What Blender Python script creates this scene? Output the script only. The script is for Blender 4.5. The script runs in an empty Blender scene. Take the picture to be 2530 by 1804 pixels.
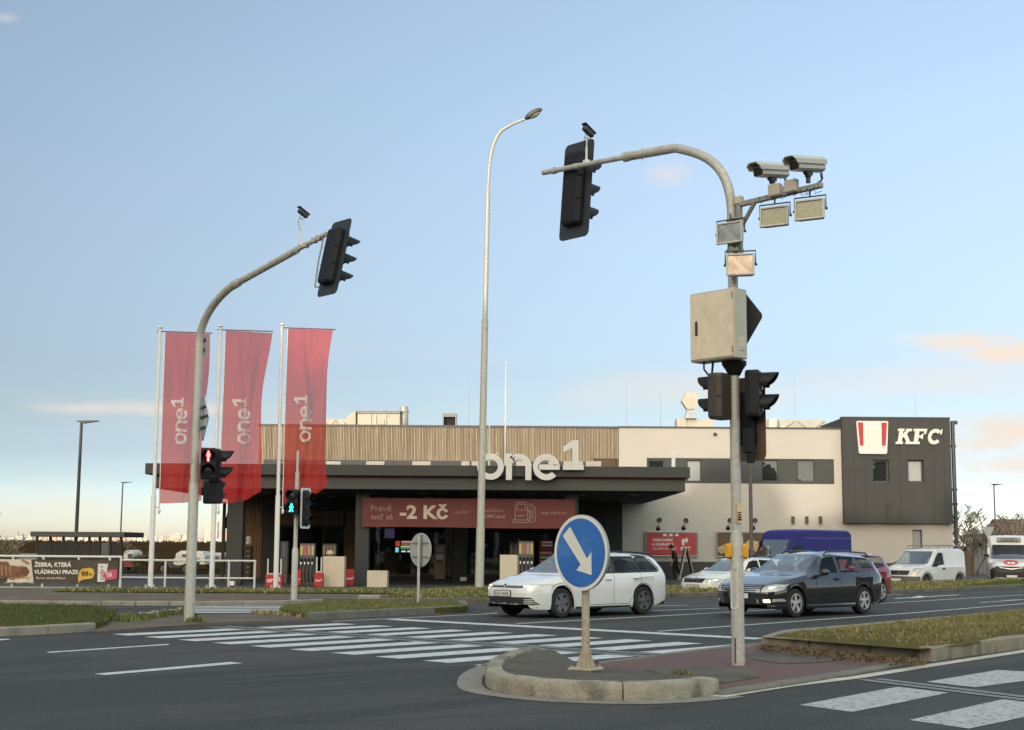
import bpy, bmesh, math, random
import numpy as np
from mathutils import Vector, Matrix
from mathutils.bvhtree import BVHTree
from mathutils.geometry import tessellate_polygon
random.seed(7)
R = math.radians
sc = bpy.context.scene
COL = sc.collection
# ------------------------------------------------------------------ camera
CH = 1.62; F = 3387.0; CX, CY = 1265.0, 902.0
PITCH = math.atan((1342.7 - CY) / F); ROLL = 0.0072
CR = Matrix.Rotation(math.pi / 2 + PITCH, 3, 'X') @ Matrix.Rotation(ROLL, 3, 'Z')
CAM = Vector((0, 0, CH))
cd = bpy.data.cameras.new('camera'); cam = bpy.data.objects.new('camera', cd); COL.objects.link(cam)
cam.matrix_world = Matrix.Translation(CAM) @ CR.to_4x4()
cd.sensor_width = 36; cd.lens = 36 * F / 2530.0; cd.clip_end = 20000; cd.clip_start = .05
sc.camera = cam
def ray(x, y): return CR @ Vector(((x - CX) / F, -(y - CY) / F, -1))
def P(x, y, Y):                      # measured photo point on the plane at distance Y
    d = ray(x, y); return CAM + d * (Y / d.y)
def G(x, y, z=0.0):                  # measured photo point on the level z
    d = ray(x, y); return CAM + d * ((z - CH) / d.z)
ANG = R(42); U = Vector((math.cos(ANG), math.sin(ANG), 0)); V = Vector((-math.sin(ANG), math.cos(ANG), 0)); Z = Vector((0, 0, 1))

# ------------------------------------------------------------------ materials
MATS = {}
def nt(m):
    m.use_nodes = True; return m.node_tree.nodes, m.node_tree.links
def M(name, col, rough=.6, metal=0., var=.12, scale=3., bump=0., bscale=60., spec=.5, coat=0., emit=0., stretch=None, spots=None, col2=None, alpha=1.):
    if name in MATS: return MATS[name]
    m = bpy.data.materials.new(name); n, l = nt(m); b = n['Principled BSDF']
    b.inputs['Roughness'].default_value = rough; b.inputs['Metallic'].default_value = metal
    b.inputs['Specular IOR Level'].default_value = spec
    b.inputs['Coat Weight'].default_value = coat; b.inputs['Coat Roughness'].default_value = .05
    c = (*col, 1)
    tc = n.new('ShaderNodeTexCoord'); mp = n.new('ShaderNodeMapping'); l.new(tc.outputs['Object'], mp.inputs[0])
    if stretch: mp.inputs['Scale'].default_value = stretch
    no = n.new('ShaderNodeTexNoise'); no.inputs['Scale'].default_value = scale; no.inputs['Detail'].default_value = 6; no.inputs['Roughness'].default_value = .65
    l.new(mp.outputs[0], no.inputs['Vector'])
    mr = n.new('ShaderNodeMapRange'); mr.inputs[1].default_value = .3; mr.inputs[2].default_value = .7
    l.new(no.outputs[0], mr.inputs[0])
    mx = n.new('ShaderNodeMix'); mx.data_type = 'RGBA'; l.new(mr.outputs[0], mx.inputs[0])
    if col2 is None:
        mx.inputs[6].default_value = (*[max(0, v * (1 - var)) for v in col], 1); mx.inputs[7].default_value = (*[min(1, v * (1 + var)) for v in col], 1)
    else:
        mx.inputs[6].default_value = c; mx.inputs[7].default_value = (*col2, 1)
    out = mx.outputs[2]
    if spots:                           # (scale, threshold, colour, amount)
        n2 = n.new('ShaderNodeTexNoise'); n2.inputs['Scale'].default_value = spots[0]; n2.inputs['Detail'].default_value = 3
        l.new(mp.outputs[0], n2.inputs['Vector'])
        r2 = n.new('ShaderNodeMapRange'); r2.inputs[1].default_value = spots[1]; r2.inputs[2].default_value = spots[1] + .12; r2.inputs[4].default_value = spots[3]
        l.new(n2.outputs[0], r2.inputs[0])
        m2 = n.new('ShaderNodeMix'); m2.data_type = 'RGBA'; l.new(r2.outputs[0], m2.inputs[0]); l.new(out, m2.inputs[6]); m2.inputs[7].default_value = (*spots[2], 1)
        out = m2.outputs[2]
    l.new(out, b.inputs['Base Color'])
    if emit: l.new(out, b.inputs['Emission Color']); b.inputs['Emission Strength'].default_value = emit
    if bump:
        nb = n.new('ShaderNodeTexNoise'); nb.inputs['Scale'].default_value = bscale; nb.inputs['Detail'].default_value = 4; l.new(mp.outputs[0], nb.inputs['Vector'])
        bp = n.new('ShaderNodeBump'); bp.inputs['Strength'].default_value = bump; bp.inputs['Distance'].default_value = .02; l.new(nb.outputs[0], bp.inputs['Height']); l.new(bp.outputs[0], b.inputs['Normal'])
    if alpha < 1: b.inputs['Alpha'].default_value = alpha
    MATS[name] = m; return m
def glass(name, tint=(.02, .025, .03), trans=.35, rough=.02, fk=1.1, f0=.05):
    if name in MATS: return MATS[name]
    m = bpy.data.materials.new(name); n, l = nt(m); n.remove(n['Principled BSDF']); o = n['Material Output']
    gl = n.new('ShaderNodeBsdfGlossy'); gl.inputs['Roughness'].default_value = rough; gl.inputs['Color'].default_value = (.9, .93, .95, 1)
    df = n.new('ShaderNodeBsdfDiffuse'); df.inputs['Color'].default_value = (*tint, 1)
    tr = n.new('ShaderNodeBsdfTransparent'); tr.inputs['Color'].default_value = (.92, .94, .94, 1)
    m1 = n.new('ShaderNodeMixShader'); m1.inputs[0].default_value = trans; l.new(df.outputs[0], m1.inputs[1]); l.new(tr.outputs[0], m1.inputs[2])
    fr = n.new('ShaderNodeFresnel'); fr.inputs[0].default_value = 1.5
    tc = n.new('ShaderNodeTexCoord'); no = n.new('ShaderNodeTexNoise'); no.inputs['Scale'].default_value = 1.3; l.new(tc.outputs['Object'], no.inputs['Vector'])
    bp = n.new('ShaderNodeBump'); bp.inputs['Strength'].default_value = .04; bp.inputs['Distance'].default_value = .05; l.new(no.outputs[0], bp.inputs['Height']); l.new(bp.outputs[0], gl.inputs['Normal'])
    ad = n.new('ShaderNodeMath'); ad.operation = 'MULTIPLY_ADD'; ad.inputs[1].default_value = fk; ad.inputs[2].default_value = f0; l.new(fr.outputs[0], ad.inputs[0])
    m2 = n.new('ShaderNodeMixShader'); l.new(ad.outputs[0], m2.inputs[0]); l.new(m1.outputs[0], m2.inputs[1]); l.new(gl.outputs[0], m2.inputs[2])
    l.new(m2.outputs[0], o.inputs['Surface']); MATS[name] = m; return m
def emis(name, col, s):
    if name in MATS: return MATS[name]
    m = bpy.data.materials.new(name); n, l = nt(m); b = n['Principled BSDF']; b.inputs['Base Color'].default_value = (*[c * .5 for c in col], 1)
    tc = n.new('ShaderNodeTexCoord'); no = n.new('ShaderNodeTexNoise'); no.inputs['Scale'].default_value = 9; l.new(tc.outputs['Object'], no.inputs['Vector'])
    mr = n.new('ShaderNodeMapRange'); mr.inputs[3].default_value = s * .8; mr.inputs[4].default_value = s * 1.2; l.new(no.outputs[0], mr.inputs[0]); l.new(mr.outputs[0], b.inputs['Emission Strength'])
    b.inputs['Emission Color'].default_value = (*col, 1); MATS[name] = m; return m

# ------------------------------------------------------------------ mesh helpers
class MB:
    def __init__(s): s.v = []; s.f = []; s.mi = []; s.m = 0
    def add(s, vs, fs, mat=None):
        o = len(s.v); s.v += [tuple(v) for v in vs]
        for f in fs: s.f.append([o + i for i in f]); s.mi.append(s.m if mat is None else mat)
        return s
    def box(s, c, d, rot=None, mat=None, bev=0.):
        x, y, z = d[0] / 2, d[1] / 2, d[2] / 2; c = Vector(c)
        if bev > 0:
            b = min(bev, x * .9, y * .9, z * .9); vs = []; 
            for sx in (-1, 1):
                for sy in (-1, 1):
                    for sz in (-1, 1):
                        vs += [(sx * x, sy * (y - b), sz * (z - b)), (sx * (x - b), sy * y, sz * (z - b)), (sx * (x - b), sy * (y - b), sz * z)]
            bm = bmesh.new()
            for v in vs: bm.verts.new(v)
            bmesh.ops.convex_hull(bm, input=bm.verts); bm.verts.index_update()
            vs = [v.co.copy() for v in bm.verts]; fs = [[v.index for v in f.verts] for f in bm.faces]; bm.free()
        else:
            vs = [Vector((sx * x, sy * y, sz * z)) for sx in (-1, 1) for sy in (-1, 1) for sz in (-1, 1)]
            fs = [(0, 1, 3, 2), (4, 6, 7, 5), (0, 4, 5, 1), (2, 3, 7, 6), (0, 2, 6, 4), (1, 5, 7, 3)]
        vs = [(rot @ Vector(v) if rot is not None else Vector(v)) + c for v in vs]
        return s.add(vs, fs, mat)
    def tube(s, pts, rad, n=10, mat=None, caps=True):
        pts = [Vector(p) for p in pts]; rr = rad if isinstance(rad, (list, tuple)) else [rad] * len(pts)
        vs = []; fs = []; prev = None
        for i, p in enumerate(pts):
            t = (pts[min(i + 1, len(pts) - 1)] - pts[max(i - 1, 0)])
            if t.length < 1e-9: t = Vector((0, 0, 1))
            t.normalize()
            if prev is None:
                a = Vector((1, 0, 0)) if abs(t.x) < .9 else Vector((0, 1, 0)); e = t.cross(a).normalized()
            else:
                e = (prev - t * prev.dot(t)).normalized()
            prev = e; g = t.cross(e)
            for k in range(n):
                an = 2 * math.pi * k / n; vs.append(p + (e * math.cos(an) + g * math.sin(an)) * rr[i])
        for i in range(len(pts) - 1):
            for k in range(n):
                fs.append((i * n + k, i * n + (k + 1) % n, (i + 1) * n + (k + 1) % n, (i + 1) * n + k))
        if caps: fs.append(list(range(n))[::-1]); fs.append([(len(pts) - 1) * n + k for k in range(n)])
        return s.add(vs, fs, mat)
    def lathe(s, prof, n=24, mat=None, fn=None):    # prof: (r, a); axis z unless fn maps
        vs = []; fs = []
        for r_, a in prof:
            for k in range(n):
                an = 2 * math.pi * k / n; v = Vector((r_ * math.cos(an), r_ * math.sin(an), a)); vs.append(fn(v) if fn else v)
        for i in range(len(prof) - 1):
            for k in range(n): fs.append((i * n + k, i * n + (k + 1) % n, (i + 1) * n + (k + 1) % n, (i + 1) * n + k))
        return s.add(vs, fs, mat)
    def prism(s, poly, h, fn=None, mat=None, z0=0.):    # poly 2D CCW list, extruded z0..z0+h ; fn maps Vector
        n = len(poly); vs = [Vector((p[0], p[1], z0)) for p in poly] + [Vector((p[0], p[1], z0 + h)) for p in poly]
        tri = tessellate_polygon([[Vector((p[0], p[1], 0)) for p in poly]])
        fs = [tuple(t) for t in tri] + [tuple(i + n for i in t) for t in tri]
        fs += [(i, (i + 1) % n, n + (i + 1) % n, n + i) for i in range(n)]
        if fn: vs = [fn(v) for v in vs]
        return s.add(vs, fs, mat)
    def flat(s, poly3, mat=None): return s.add(poly3, [list(range(len(poly3)))], mat)
    def sphere(s, c, r, n=12, m=8, mat=None, sc3=(1, 1, 1)):
        c = Vector(c); vs = []; fs = []
        for i in range(m + 1):
            th = math.pi * i / m
            for k in range(n):
                an = 2 * math.pi * k / n; vs.append(c + Vector((sc3[0] * r * math.sin(th) * math.cos(an), sc3[1] * r * math.sin(th) * math.sin(an), sc3[2] * r * math.cos(th))))
        for i in range(m):
            for k in range(n): fs.append((i * n + k, (i + 1) * n + k, (i + 1) * n + (k + 1) % n, i * n + (k + 1) % n))
        return s.add(vs, fs, mat)
    def build(s, name, mats, parent=None, smooth=None, fix=True):
        me = bpy.data.meshes.new(name); me.from_pydata(s.v, [], s.f)
        if not isinstance(mats, (list, tuple)): mats = [mats]
        for m in mats: me.materials.append(m)
        me.polygons.foreach_set('material_index', s.mi)
        if fix:
            bm = bmesh.new(); bm.from_mesh(me)
            if smooth: bmesh.ops.remove_doubles(bm, verts=bm.verts, dist=1e-5)
            bmesh.ops.recalc_face_normals(bm, faces=bm.faces); bm.to_mesh(me); bm.free()
        if smooth:
            me.shade_smooth(); me.set_sharp_from_angle(angle=R(smooth))
        o = bpy.data.objects.new(name, me); COL.objects.link(o)
        if parent is not None: o.parent = parent
        return o
def tag(o, label=None, cat=None, group=None, kind=None):
    if label: o['label'] = label
    if cat: o['category'] = cat
    if group: o['group'] = group
    if kind: o['kind'] = kind
    return o
def thing(name, label, cat, loc=(0, 0, 0), rz=0., group=None):
    o = bpy.data.objects.new(name, None); COL.objects.link(o); o.location = loc; o.rotation_euler = (0, 0, rz)
    o.empty_display_size = .1
    return tag(o, label, cat, group)
def copy_thing(root, loc, rz=None, label=None):
    r = root.copy(); COL.objects.link(r); r.location = loc
    if rz is not None: r.rotation_euler = (0, 0, rz)
    if label: r['label'] = label
    for ch in list(root.children):
        c = ch.copy(); COL.objects.link(c); c.parent = r
        for g in list(ch.children):
            d = g.copy(); COL.objects.link(d); d.parent = c
    return r
def struct(name, mb, m, **k): return tag(mb.build(name, m, **k), kind='structure')
_txt = {}
def text_geo(s, size=1., bold=0., ext=.0, shear=0., spacing=1.):
    k = (s, size, bold, ext, shear, spacing)
    if k in _txt: return _txt[k]
    cu = bpy.data.curves.new('lettering', 'FONT'); cu.body = s; cu.size = size; cu.offset = bold; cu.extrude = ext; cu.shear = shear; cu.space_character = spacing
    cu.resolution_u = 3
    o = bpy.data.objects.new('lettering', cu); COL.objects.link(o)
    dg = bpy.context.evaluated_depsgraph_get(); e = o.evaluated_get(dg); me = e.to_mesh()
    vs = [v.co.copy() for v in me.vertices]; fs = [list(p.vertices) for p in me.polygons]; e.to_mesh_clear()
    bpy.data.objects.remove(o); bpy.data.curves.remove(cu)
    xs = [v.x for v in vs] or [0]; ys = [v.y for v in vs] or [0]
    _txt[k] = (vs, fs, min(xs), max(xs), min(ys), max(ys)); return _txt[k]
def text_fit(mb, s, fn, x0, y0, x1, y1, bold=.0, shear=0., ext=0., mat=None, spacing=1.):
    """lettering stretched to the rectangle x0..x1, y0..y1 of a plane given by fn(Vector(x,y,h))"""
    vs, fs, a, b, c, d = text_geo(s, 1., bold, ext, shear, spacing)
    mb.add([fn(Vector((x0 + (v.x - a) / (b - a) * (x1 - x0), y0 + (v.y - c) / (d - c) * (y1 - y0), v.z))) for v in vs], fs, mat)
def rrect(x0, y0, x1, y1, r, n=4):
    out = []
    for cx, cy, a0 in ((x1 - r, y0 + r, -90), (x1 - r, y1 - r, 0), (x0 + r, y1 - r, 90), (x0 + r, y0 + r, 180)):
        for i in range(n + 1):
            a = R(a0 + 90 * i / n); out.append((cx + r * math.cos(a), cy + r * math.sin(a)))
    return out
def circ(cx, cy, r, n=24, ry=None): return [(cx + r * math.cos(2 * math.pi * i / n), cy + (ry or r) * math.sin(2 * math.pi * i / n)) for i in range(n)]
def frame_of(o, ax, ay):   # plane map: x along ax, y along ay, h along normal
    o = Vector(o); ax = Vector(ax).normalized(); ay = Vector(ay).normalized(); nz = ax.cross(ay)
    return lambda v: o + ax * v.x + ay * v.y + nz * v.z
def rotz(a): return Matrix.Rotation(a, 3, 'Z')

# ------------------------------------------------------------------ palette
def make_asphalt():
    m = bpy.data.materials.new('asphalt'); n, l = nt(m); b = n['Principled BSDF']; b.inputs['Roughness'].default_value = .78; b.inputs['Specular IOR Level'].default_value = .18
    tc = n.new('ShaderNodeTexCoord'); mp = n.new('ShaderNodeMapping'); mp.inputs['Rotation'].default_value = (0, 0, -ANG); l.new(tc.outputs['Object'], mp.inputs[0])
    ms = n.new('ShaderNodeMapping'); ms.inputs['Scale'].default_value = (.06, .8, 1); l.new(mp.outputs[0], ms.inputs[0])
    def noise(src, sc_, det=5, rough=.6): q = n.new('ShaderNodeTexNoise'); q.inputs['Scale'].default_value = sc_; q.inputs['Detail'].default_value = det; q.inputs['Roughness'].default_value = rough; l.new(src, q.inputs['Vector']); return q.outputs[0]
    def rng(v, a, b_, c=0., d=1.): q = n.new('ShaderNodeMapRange'); q.inputs[1].default_value = a; q.inputs[2].default_value = b_; q.inputs[3].default_value = c; q.inputs[4].default_value = d; l.new(v, q.inputs[0]); return q.outputs[0]
    def mix(f, a, b_):
        q = n.new('ShaderNodeMix'); q.data_type = 'RGBA'; l.new(f, q.inputs[0])
        for k, v in ((6, a), (7, b_)):
            if isinstance(v, tuple): q.inputs[k].default_value = (*v, 1)
            else: l.new(v, q.inputs[k])
        return q.outputs[2]
    c = mix(rng(noise(ms.outputs[0], 1.0), .42, .58), (.029, .031, .030), (.060, .059, .055))       # polished lanes
    c = mix(rng(noise(mp.outputs[0], .22, 4), .50, .58, 0, .7), c, (.034, .037, .037))              # older patches
    c = mix(rng(noise(mp.outputs[0], 26, 4, .8), .46, .64, 0, .5), c, (.105, .103, .098))            # aggregate
    c = mix(rng(noise(mp.outputs[0], 80, 2, .8), .56, .64, 0, .75), c, (.17, .165, .155))
    c = mix(rng(noise(mp.outputs[0], 50, 2, .8), .57, .66, 0, .75), c, (.012, .012, .013))
    c = mix(rng(noise(mp.outputs[0], 1.1, 3), .66, .74, 0, .45), c, (.016, .016, .017))              # oil and damp spots
    l.new(c, b.inputs['Base Color'])
    bp = n.new('ShaderNodeBump'); bp.inputs['Strength'].default_value = .7; bp.inputs['Distance'].default_value = .01; l.new(noise(mp.outputs[0], 90, 4, .8), bp.inputs['Height']); l.new(bp.outputs[0], b.inputs['Normal'])
    MATS['asphalt'] = m; return m
asphalt = make_asphalt()
concrete = M('kerb_stone', (.27, .245, .20), .9, var=.25, scale=2.2, bump=.6, bscale=40, spots=(1.7, .58, (.11, .105, .095), .75))
black_pl = M('black_plastic', (.012, .013, .015), .5, var=.2, scale=8, spec=.25)
galv = M('galvanised_steel', (.46, .45, .405), .55, .25, var=.16, scale=14, bump=.15, bscale=90, spots=(5, .62, (.2, .17, .12), .4))
white_paint = M('white_powder_coat', (.64, .64, .62), .45, var=.06)
dark_metal = M('dark_metal', (.045, .047, .047), .5, .2)
red_sign = M('red_sign', (.36, .025, .03), .55, var=.08)
white_sign = M('white_sign', (.78, .77, .74), .5, var=.04)
# ------------------------------------------------------------------ sky, sun
SUN_EL = R(7); SUN_AZ = R(205)        # compass-like: direction to the sun, from +Y clockwise; behind the camera, to the left
w = bpy.data.worlds.new('World'); sc.world = w; w.use_nodes = True
n = w.node_tree.nodes; l = w.node_tree.links; bg = n['Background']
sky = n.new('ShaderNodeTexSky'); sky.sky_type = 'NISHITA'; sky.sun_disc = False
sky.sun_elevation = SUN_EL; sky.sun_rotation = SUN_AZ; sky.air_density = 1.0; sky.dust_density = .5; sky.ozone_density = 2.0; sky.altitude = 0
tc = n.new('ShaderNodeTexCoord'); sx = n.new('ShaderNodeSeparateXYZ'); l.new(tc.outputs['Generated'], sx.inputs[0])
SKYGAIN = n.new('ShaderNodeMix'); SKYGAIN.data_type = 'RGBA'; SKYGAIN.blend_type = 'MULTIPLY'; SKYGAIN.inputs[0].default_value = 1
l.new(sky.outputs[0], SKYGAIN.inputs[6])
ramp = n.new('ShaderNodeValToRGB'); l.new(sx.outputs[2], ramp.inputs[0])
RS = [(0, (1.52, 1.76, 3.1)), (.01, (1.52, 1.76, 3.15)), (.033, (1.2, 1.5, 2.75)), (.045, (.99, 1.19, 2.05)), (.063, (.93, .97, 1.5)), (.09, (.99, .93, 1.18)), (.122, (1.08, .94, 1.1)), (.194, (1.42, 1.16, 1.18)), (.252, (1.70, 1.31, 1.27)), (.306, (1.84, 1.46, 1.34)), (.40, (2.1, 1.6, 1.43)), (.62, (5.3, 3.55, 2.5)), (1.0, (6.2, 4.0, 2.7))]
while len(ramp.color_ramp.elements) < len(RS): ramp.color_ramp.elements.new(.5)
for e, (p, c) in zip(ramp.color_ramp.elements, RS): e.position = p; e.color = (*c, 1)
sidem = n.new('ShaderNodeMath'); sidem.operation = 'MULTIPLY_ADD'; sidem.inputs[1].default_value = .28; sidem.inputs[2].default_value = 1.0; l.new(sx.outputs[0], sidem.inputs[0])
sidev = n.new('ShaderNodeVectorMath'); sidev.operation = 'SCALE'; l.new(ramp.outputs[0], sidev.inputs[0]); l.new(sidem.outputs[0], sidev.inputs['Scale'])
backm = n.new('ShaderNodeMapRange'); backm.interpolation_type = 'SMOOTHSTEP'; backm.inputs[1].default_value = .2; backm.inputs[2].default_value = -.6; backm.inputs[3].default_value = 1.; backm.inputs[4].default_value = 2.9; l.new(sx.outputs[1], backm.inputs[0])
backv = n.new('ShaderNodeVectorMath'); backv.operation = 'SCALE'; l.new(sidev.outputs[0], backv.inputs[0]); l.new(backm.outputs[0], backv.inputs['Scale'])
warm = n.new('ShaderNodeMix'); warm.data_type = 'RGBA'; wf = n.new('ShaderNodeMapRange'); wf.inputs[1].default_value = 1.; wf.inputs[2].default_value = 2.9; l.new(backm.outputs[0], wf.inputs[0]); l.new(wf.outputs[0], warm.inputs[0]); warm.inputs[6].default_value = (1, 1, 1, 1); warm.inputs[7].default_value = (1.12, 1.0, .74, 1)
wmul = n.new('ShaderNodeVectorMath'); wmul.operation = 'MULTIPLY'; l.new(backv.outputs[0], wmul.inputs[0]); l.new(warm.outputs[2], wmul.inputs[1]); l.new(wmul.outputs[0], SKYGAIN.inputs[7])
# clouds: stretched noise low over the horizon
mp = n.new('ShaderNodeMapping'); mp.inputs['Scale'].default_value = (2.2, 2.2, 13); l.new(tc.outputs['Generated'], mp.inputs[0])
no = n.new('ShaderNodeTexNoise'); no.inputs['Scale'].default_value = 2.6; no.inputs['Detail'].default_value = 7; no.inputs['Roughness'].default_value = .55; l.new(mp.outputs[0], no.inputs['Vector'])
c1 = n.new('ShaderNodeMapRange'); c1.inputs[1].default_value = .52; c1.inputs[2].default_value = .8; l.new(no.outputs[0], c1.inputs[0])
hz = n.new('ShaderNodeMapRange'); hz.inputs[1].default_value = .20; hz.inputs[2].default_value = .02; l.new(sx.outputs[2], hz.inputs[0])
cm = n.new('ShaderNodeMath'); cm.operation = 'MULTIPLY'; l.new(c1.outputs[0], cm.inputs[0]); l.new(hz.outputs[0], cm.inputs[1])
cx_ = n.new('ShaderNodeMapRange'); cx_.inputs[1].default_value = -.25; cx_.inputs[2].default_value = .3; cx_.inputs[3].default_value = .45; cx_.inputs[4].default_value = 1.; l.new(sx.outputs[0], cx_.inputs[0])
cm2 = n.new('ShaderNodeMath'); cm2.operation = 'MULTIPLY'; l.new(cm.outputs[0], cm2.inputs[0]); l.new(cx_.outputs[0], cm2.inputs[1])
# one small soft cloud higher up and a pink bank to the right
def puff(direction, rx, rz_, amp, nscale):
    d = Vector(direction).normalized()
    vm = n.new('ShaderNodeVectorMath'); vm.operation = 'SUBTRACT'; l.new(tc.outputs['Generated'], vm.inputs[0]); vm.inputs[1].default_value = d
    sc_ = n.new('ShaderNodeVectorMath'); sc_.operation = 'MULTIPLY'; l.new(vm.outputs[0], sc_.inputs[0]); sc_.inputs[1].default_value = (1 / rx, 1 / rx, 1 / rz_)
    ns = n.new('ShaderNodeTexNoise'); ns.inputs['Scale'].default_value = nscale; ns.inputs['Detail'].default_value = 6; l.new(tc.outputs['Generated'], ns.inputs['Vector'])
    wm = n.new('ShaderNodeVectorMath'); wm.operation = 'MULTIPLY_ADD'; l.new(ns.outputs['Color'], wm.inputs[0]); wm.inputs[1].default_value = (1.5, 1.5, 1.5); l.new(sc_.outputs[0], wm.inputs[2])
    w2 = n.new('ShaderNodeVectorMath'); w2.operation = 'SUBTRACT'; l.new(wm.outputs[0], w2.inputs[0]); w2.inputs[1].default_value = (.75, .75, .75)
    ln = n.new('ShaderNodeVectorMath'); ln.operation = 'LENGTH'; l.new(w2.outputs[0], ln.inputs[0])
    mr = n.new('ShaderNodeMapRange'); mr.interpolation_type = 'SMOOTHSTEP'; mr.inputs[1].default_value = 1.15; mr.inputs[2].default_value = .1; mr.inputs[4].default_value = amp; l.new(ln.outputs['Value'], mr.inputs[0])
    return mr.outputs[0]
acc = cm2.outputs[0]
for args in ((ray(1655, 432), .020, .012, .42, 40), (ray(2390, 842), .045, .008, 1., 30), (ray(2500, 872), .05, .011, 1.1, 30), (ray(2330, 832), .04, .005, .7, 30), (ray(2510, 1062), .06, .016, 1.05, 26), (ray(2450, 1090), .05, .010, .9, 26), (ray(2520, 1150), .07, .014, .8, 26), (ray(250, 1010), .06, .006, .5, 20), (ray(420, 1015), .06, .007, .6, 20), (ray(1660, 965), .12, .018, .4, 12), (ray(2300, 940), .12, .02, .4, 12), (ray(15, 45), .012, .005, .3, 40)):
    pf = puff(*args); mx = n.new('ShaderNodeMath'); mx.operation = 'MAXIMUM'; l.new(acc, mx.inputs[0]); l.new(pf, mx.inputs[1]); acc = mx.outputs[0]
CLOUDMIX = n.new('ShaderNodeMix'); CLOUDMIX.data_type = 'RGBA'; l.new(acc, CLOUDMIX.inputs[0]); l.new(SKYGAIN.outputs[2], CLOUDMIX.inputs[6])
CLOUDMIX.inputs[7].default_value = (4.95, 4.3, 3.7, 1)
l.new(CLOUDMIX.outputs[2], bg.inputs[0]); bg.inputs[1].default_value = .12
sd = bpy.data.lights.new('sun', 'SUN'); so = bpy.data.objects.new('sun', sd); COL.objects.link(so)
sd.energy = 1.6; sd.angle = R(.5); sd.color = (1, .88, .74)
dsun = Vector((math.sin(SUN_AZ) * math.cos(SUN_EL), math.cos(SUN_AZ) * math.cos(SUN_EL), math.sin(SUN_EL)))
so.rotation_euler = dsun.to_track_quat('Z', 'Y').to_euler(); so.location = (0, 0, 30)
sc.view_settings.view_transform = 'Standard'; sc.view_settings.look = 'None'; sc.view_settings.exposure = 0.66; sc.view_settings.gamma = 1
sc.cycles.max_bounces = 8; sc.cycles.transparent_max_bounces = 12
# ------------------------------------------------------------------ ground
LOT = -.25
def sheet(name, pts, m, z=None):
    mb = MB(); mb.flat([Vector((p[0], p[1], p[2] if z is None else z)) for p in pts]); return struct(name, mb, m, fix=False)
soil = M('field_soil', (.042, .027, .014), .95, var=.3, scale=.05, stretch=(1, 6, 1), bump=.6, bscale=3, spots=(.02, .55, (.055, .045, .02), .8), spec=0.)
sheet('ground', [(-9000, -3000, -.34), (9000, -3000, -.34), (9000, 12000, -.34), (-9000, 12000, -.34)], soil)
lotm = M('forecourt_asphalt', (.055, .056, .058), .85, var=.2, scale=.4, bump=.3, bscale=100)
sheet('forecourt', [(-40, 42, LOT), (-26, 38, LOT), (70, 30, LOT), (110, 130, LOT), (30, 130, LOT), (-13, 96, LOT), (-13, 79, LOT), (-40, 77, LOT)], lotm)
# road: near junction, its far edge follows the measured kerb
edgepx = [(0, 1495), (250, 1496), (500, 1497), (700, 1494), (800, 1490), (940, 1490), (1195, 1489), (1430, 1482), (1660, 1475), (1930, 1471), (2200, 1466.5), (2370, 1459.5), (2530, 1451.6)]
EDGE = [G(x, y, 0) for x, y in edgepx]
e0 = EDGE[0]; e1 = EDGE[-1]
EDGE = [Vector((-140, e0.y - 2, 0)), Vector((-40, e0.y - .4, 0))] + EDGE + [e1 + U * 40, e1 + U * 200]
sheet('road', [Vector((-140, -80, 0)), Vector((180, -80, 0)), Vector((180, 100, 0))] + EDGE[::-1], asphalt)
# pavement + verge behind the far kerb
def slab(name, pts, m, drop=.12):
    mb = MB(); k = len(pts); mb.flat(pts); lo = [Vector((p.x, p.y, p.z - drop)) for p in pts]; mb.add(pts + lo, [(i, (i + 1) % k, k + (i + 1) % k, k + i) for i in range(k)]); return struct(name, mb, m, fix=False)
def kerb_run(mb, line, h=.13, wd=.15, side=1, z0=-.05, seg=1.0, gap=.012):
    """stone blocks along a polyline, with dark joints"""
    for a, b in zip(line[:-1], line[1:]):
        d = (b - a); L = d.length; k = max(1, round(L / seg)); d.normalize(); nrm = Vector((-d.y, d.x, 0)) * side
        for i in range(k):
            s0, s1 = L * i / k + gap / 2, L * (i + 1) / k - gap / 2
            c = a + d * ((s0 + s1) / 2) + nrm * (wd / 2); dz = random.uniform(-.004, .004)
            mb.box((c.x, c.y, (h + z0) / 2 + dz + a.z), (s1 - s0, wd, h - z0), rotz(math.atan2(d.y, d.x)), bev=.02)
mb = MB(); kerb_run(mb, [Vector((-40, e0.y - .4, 0))] + EDGE[2:7], .11, .2, 1); struct('kerb', mb, concrete)
mb = MB(); kerb_run(mb, EDGE[5 + 2:] [:len(EDGE) - 8], .13, .2, 1); struct('kerb', mb, M('kerb_stone_old', (.13, .115, .085), .95, var=.3, scale=2, bump=.5, bscale=40))
pave = M('pavement', (.14, .12, .097), .9, spec=.1, var=.25, scale=.8, bump=.5, bscale=90, spots=(3, .62, (.07, .055, .04), .7))
pv = [Vector((-40, e0.y - .1, .1))] + [Vector((p.x, p.y + .18, .1)) for p in EDGE[2:8]]
slab('pavement', pv + [Vector((-2.2, 40.6, .1)), Vector((-4, 41.2, .1)), Vector((-9, 41, .1)), Vector((-40, 40.5, .1))], pave)
grassm = M('grass_ground', (.07, .085, .026), .95, spec=0, var=.35, scale=1.4, col2=(.10, .095, .035), bump=.8, bscale=30)
VF = [Vector((-13.5, 40.9, .12)), Vector((-9, 41.05, .12)), Vector((-4, 41.25, .12)), Vector((-2.2, 40.6, .12))] + [Vector((p.x, p.y, .12)) + Vector((-.1, .18, 0)) for p in EDGE[7:-1]]
VB = [Vector((-13.5, 47.6, -.05)), Vector((-9, 47.6, -.05)), Vector((-4, 47.3, -.02)), Vector((-2.2, 47.2, 0))]
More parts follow.
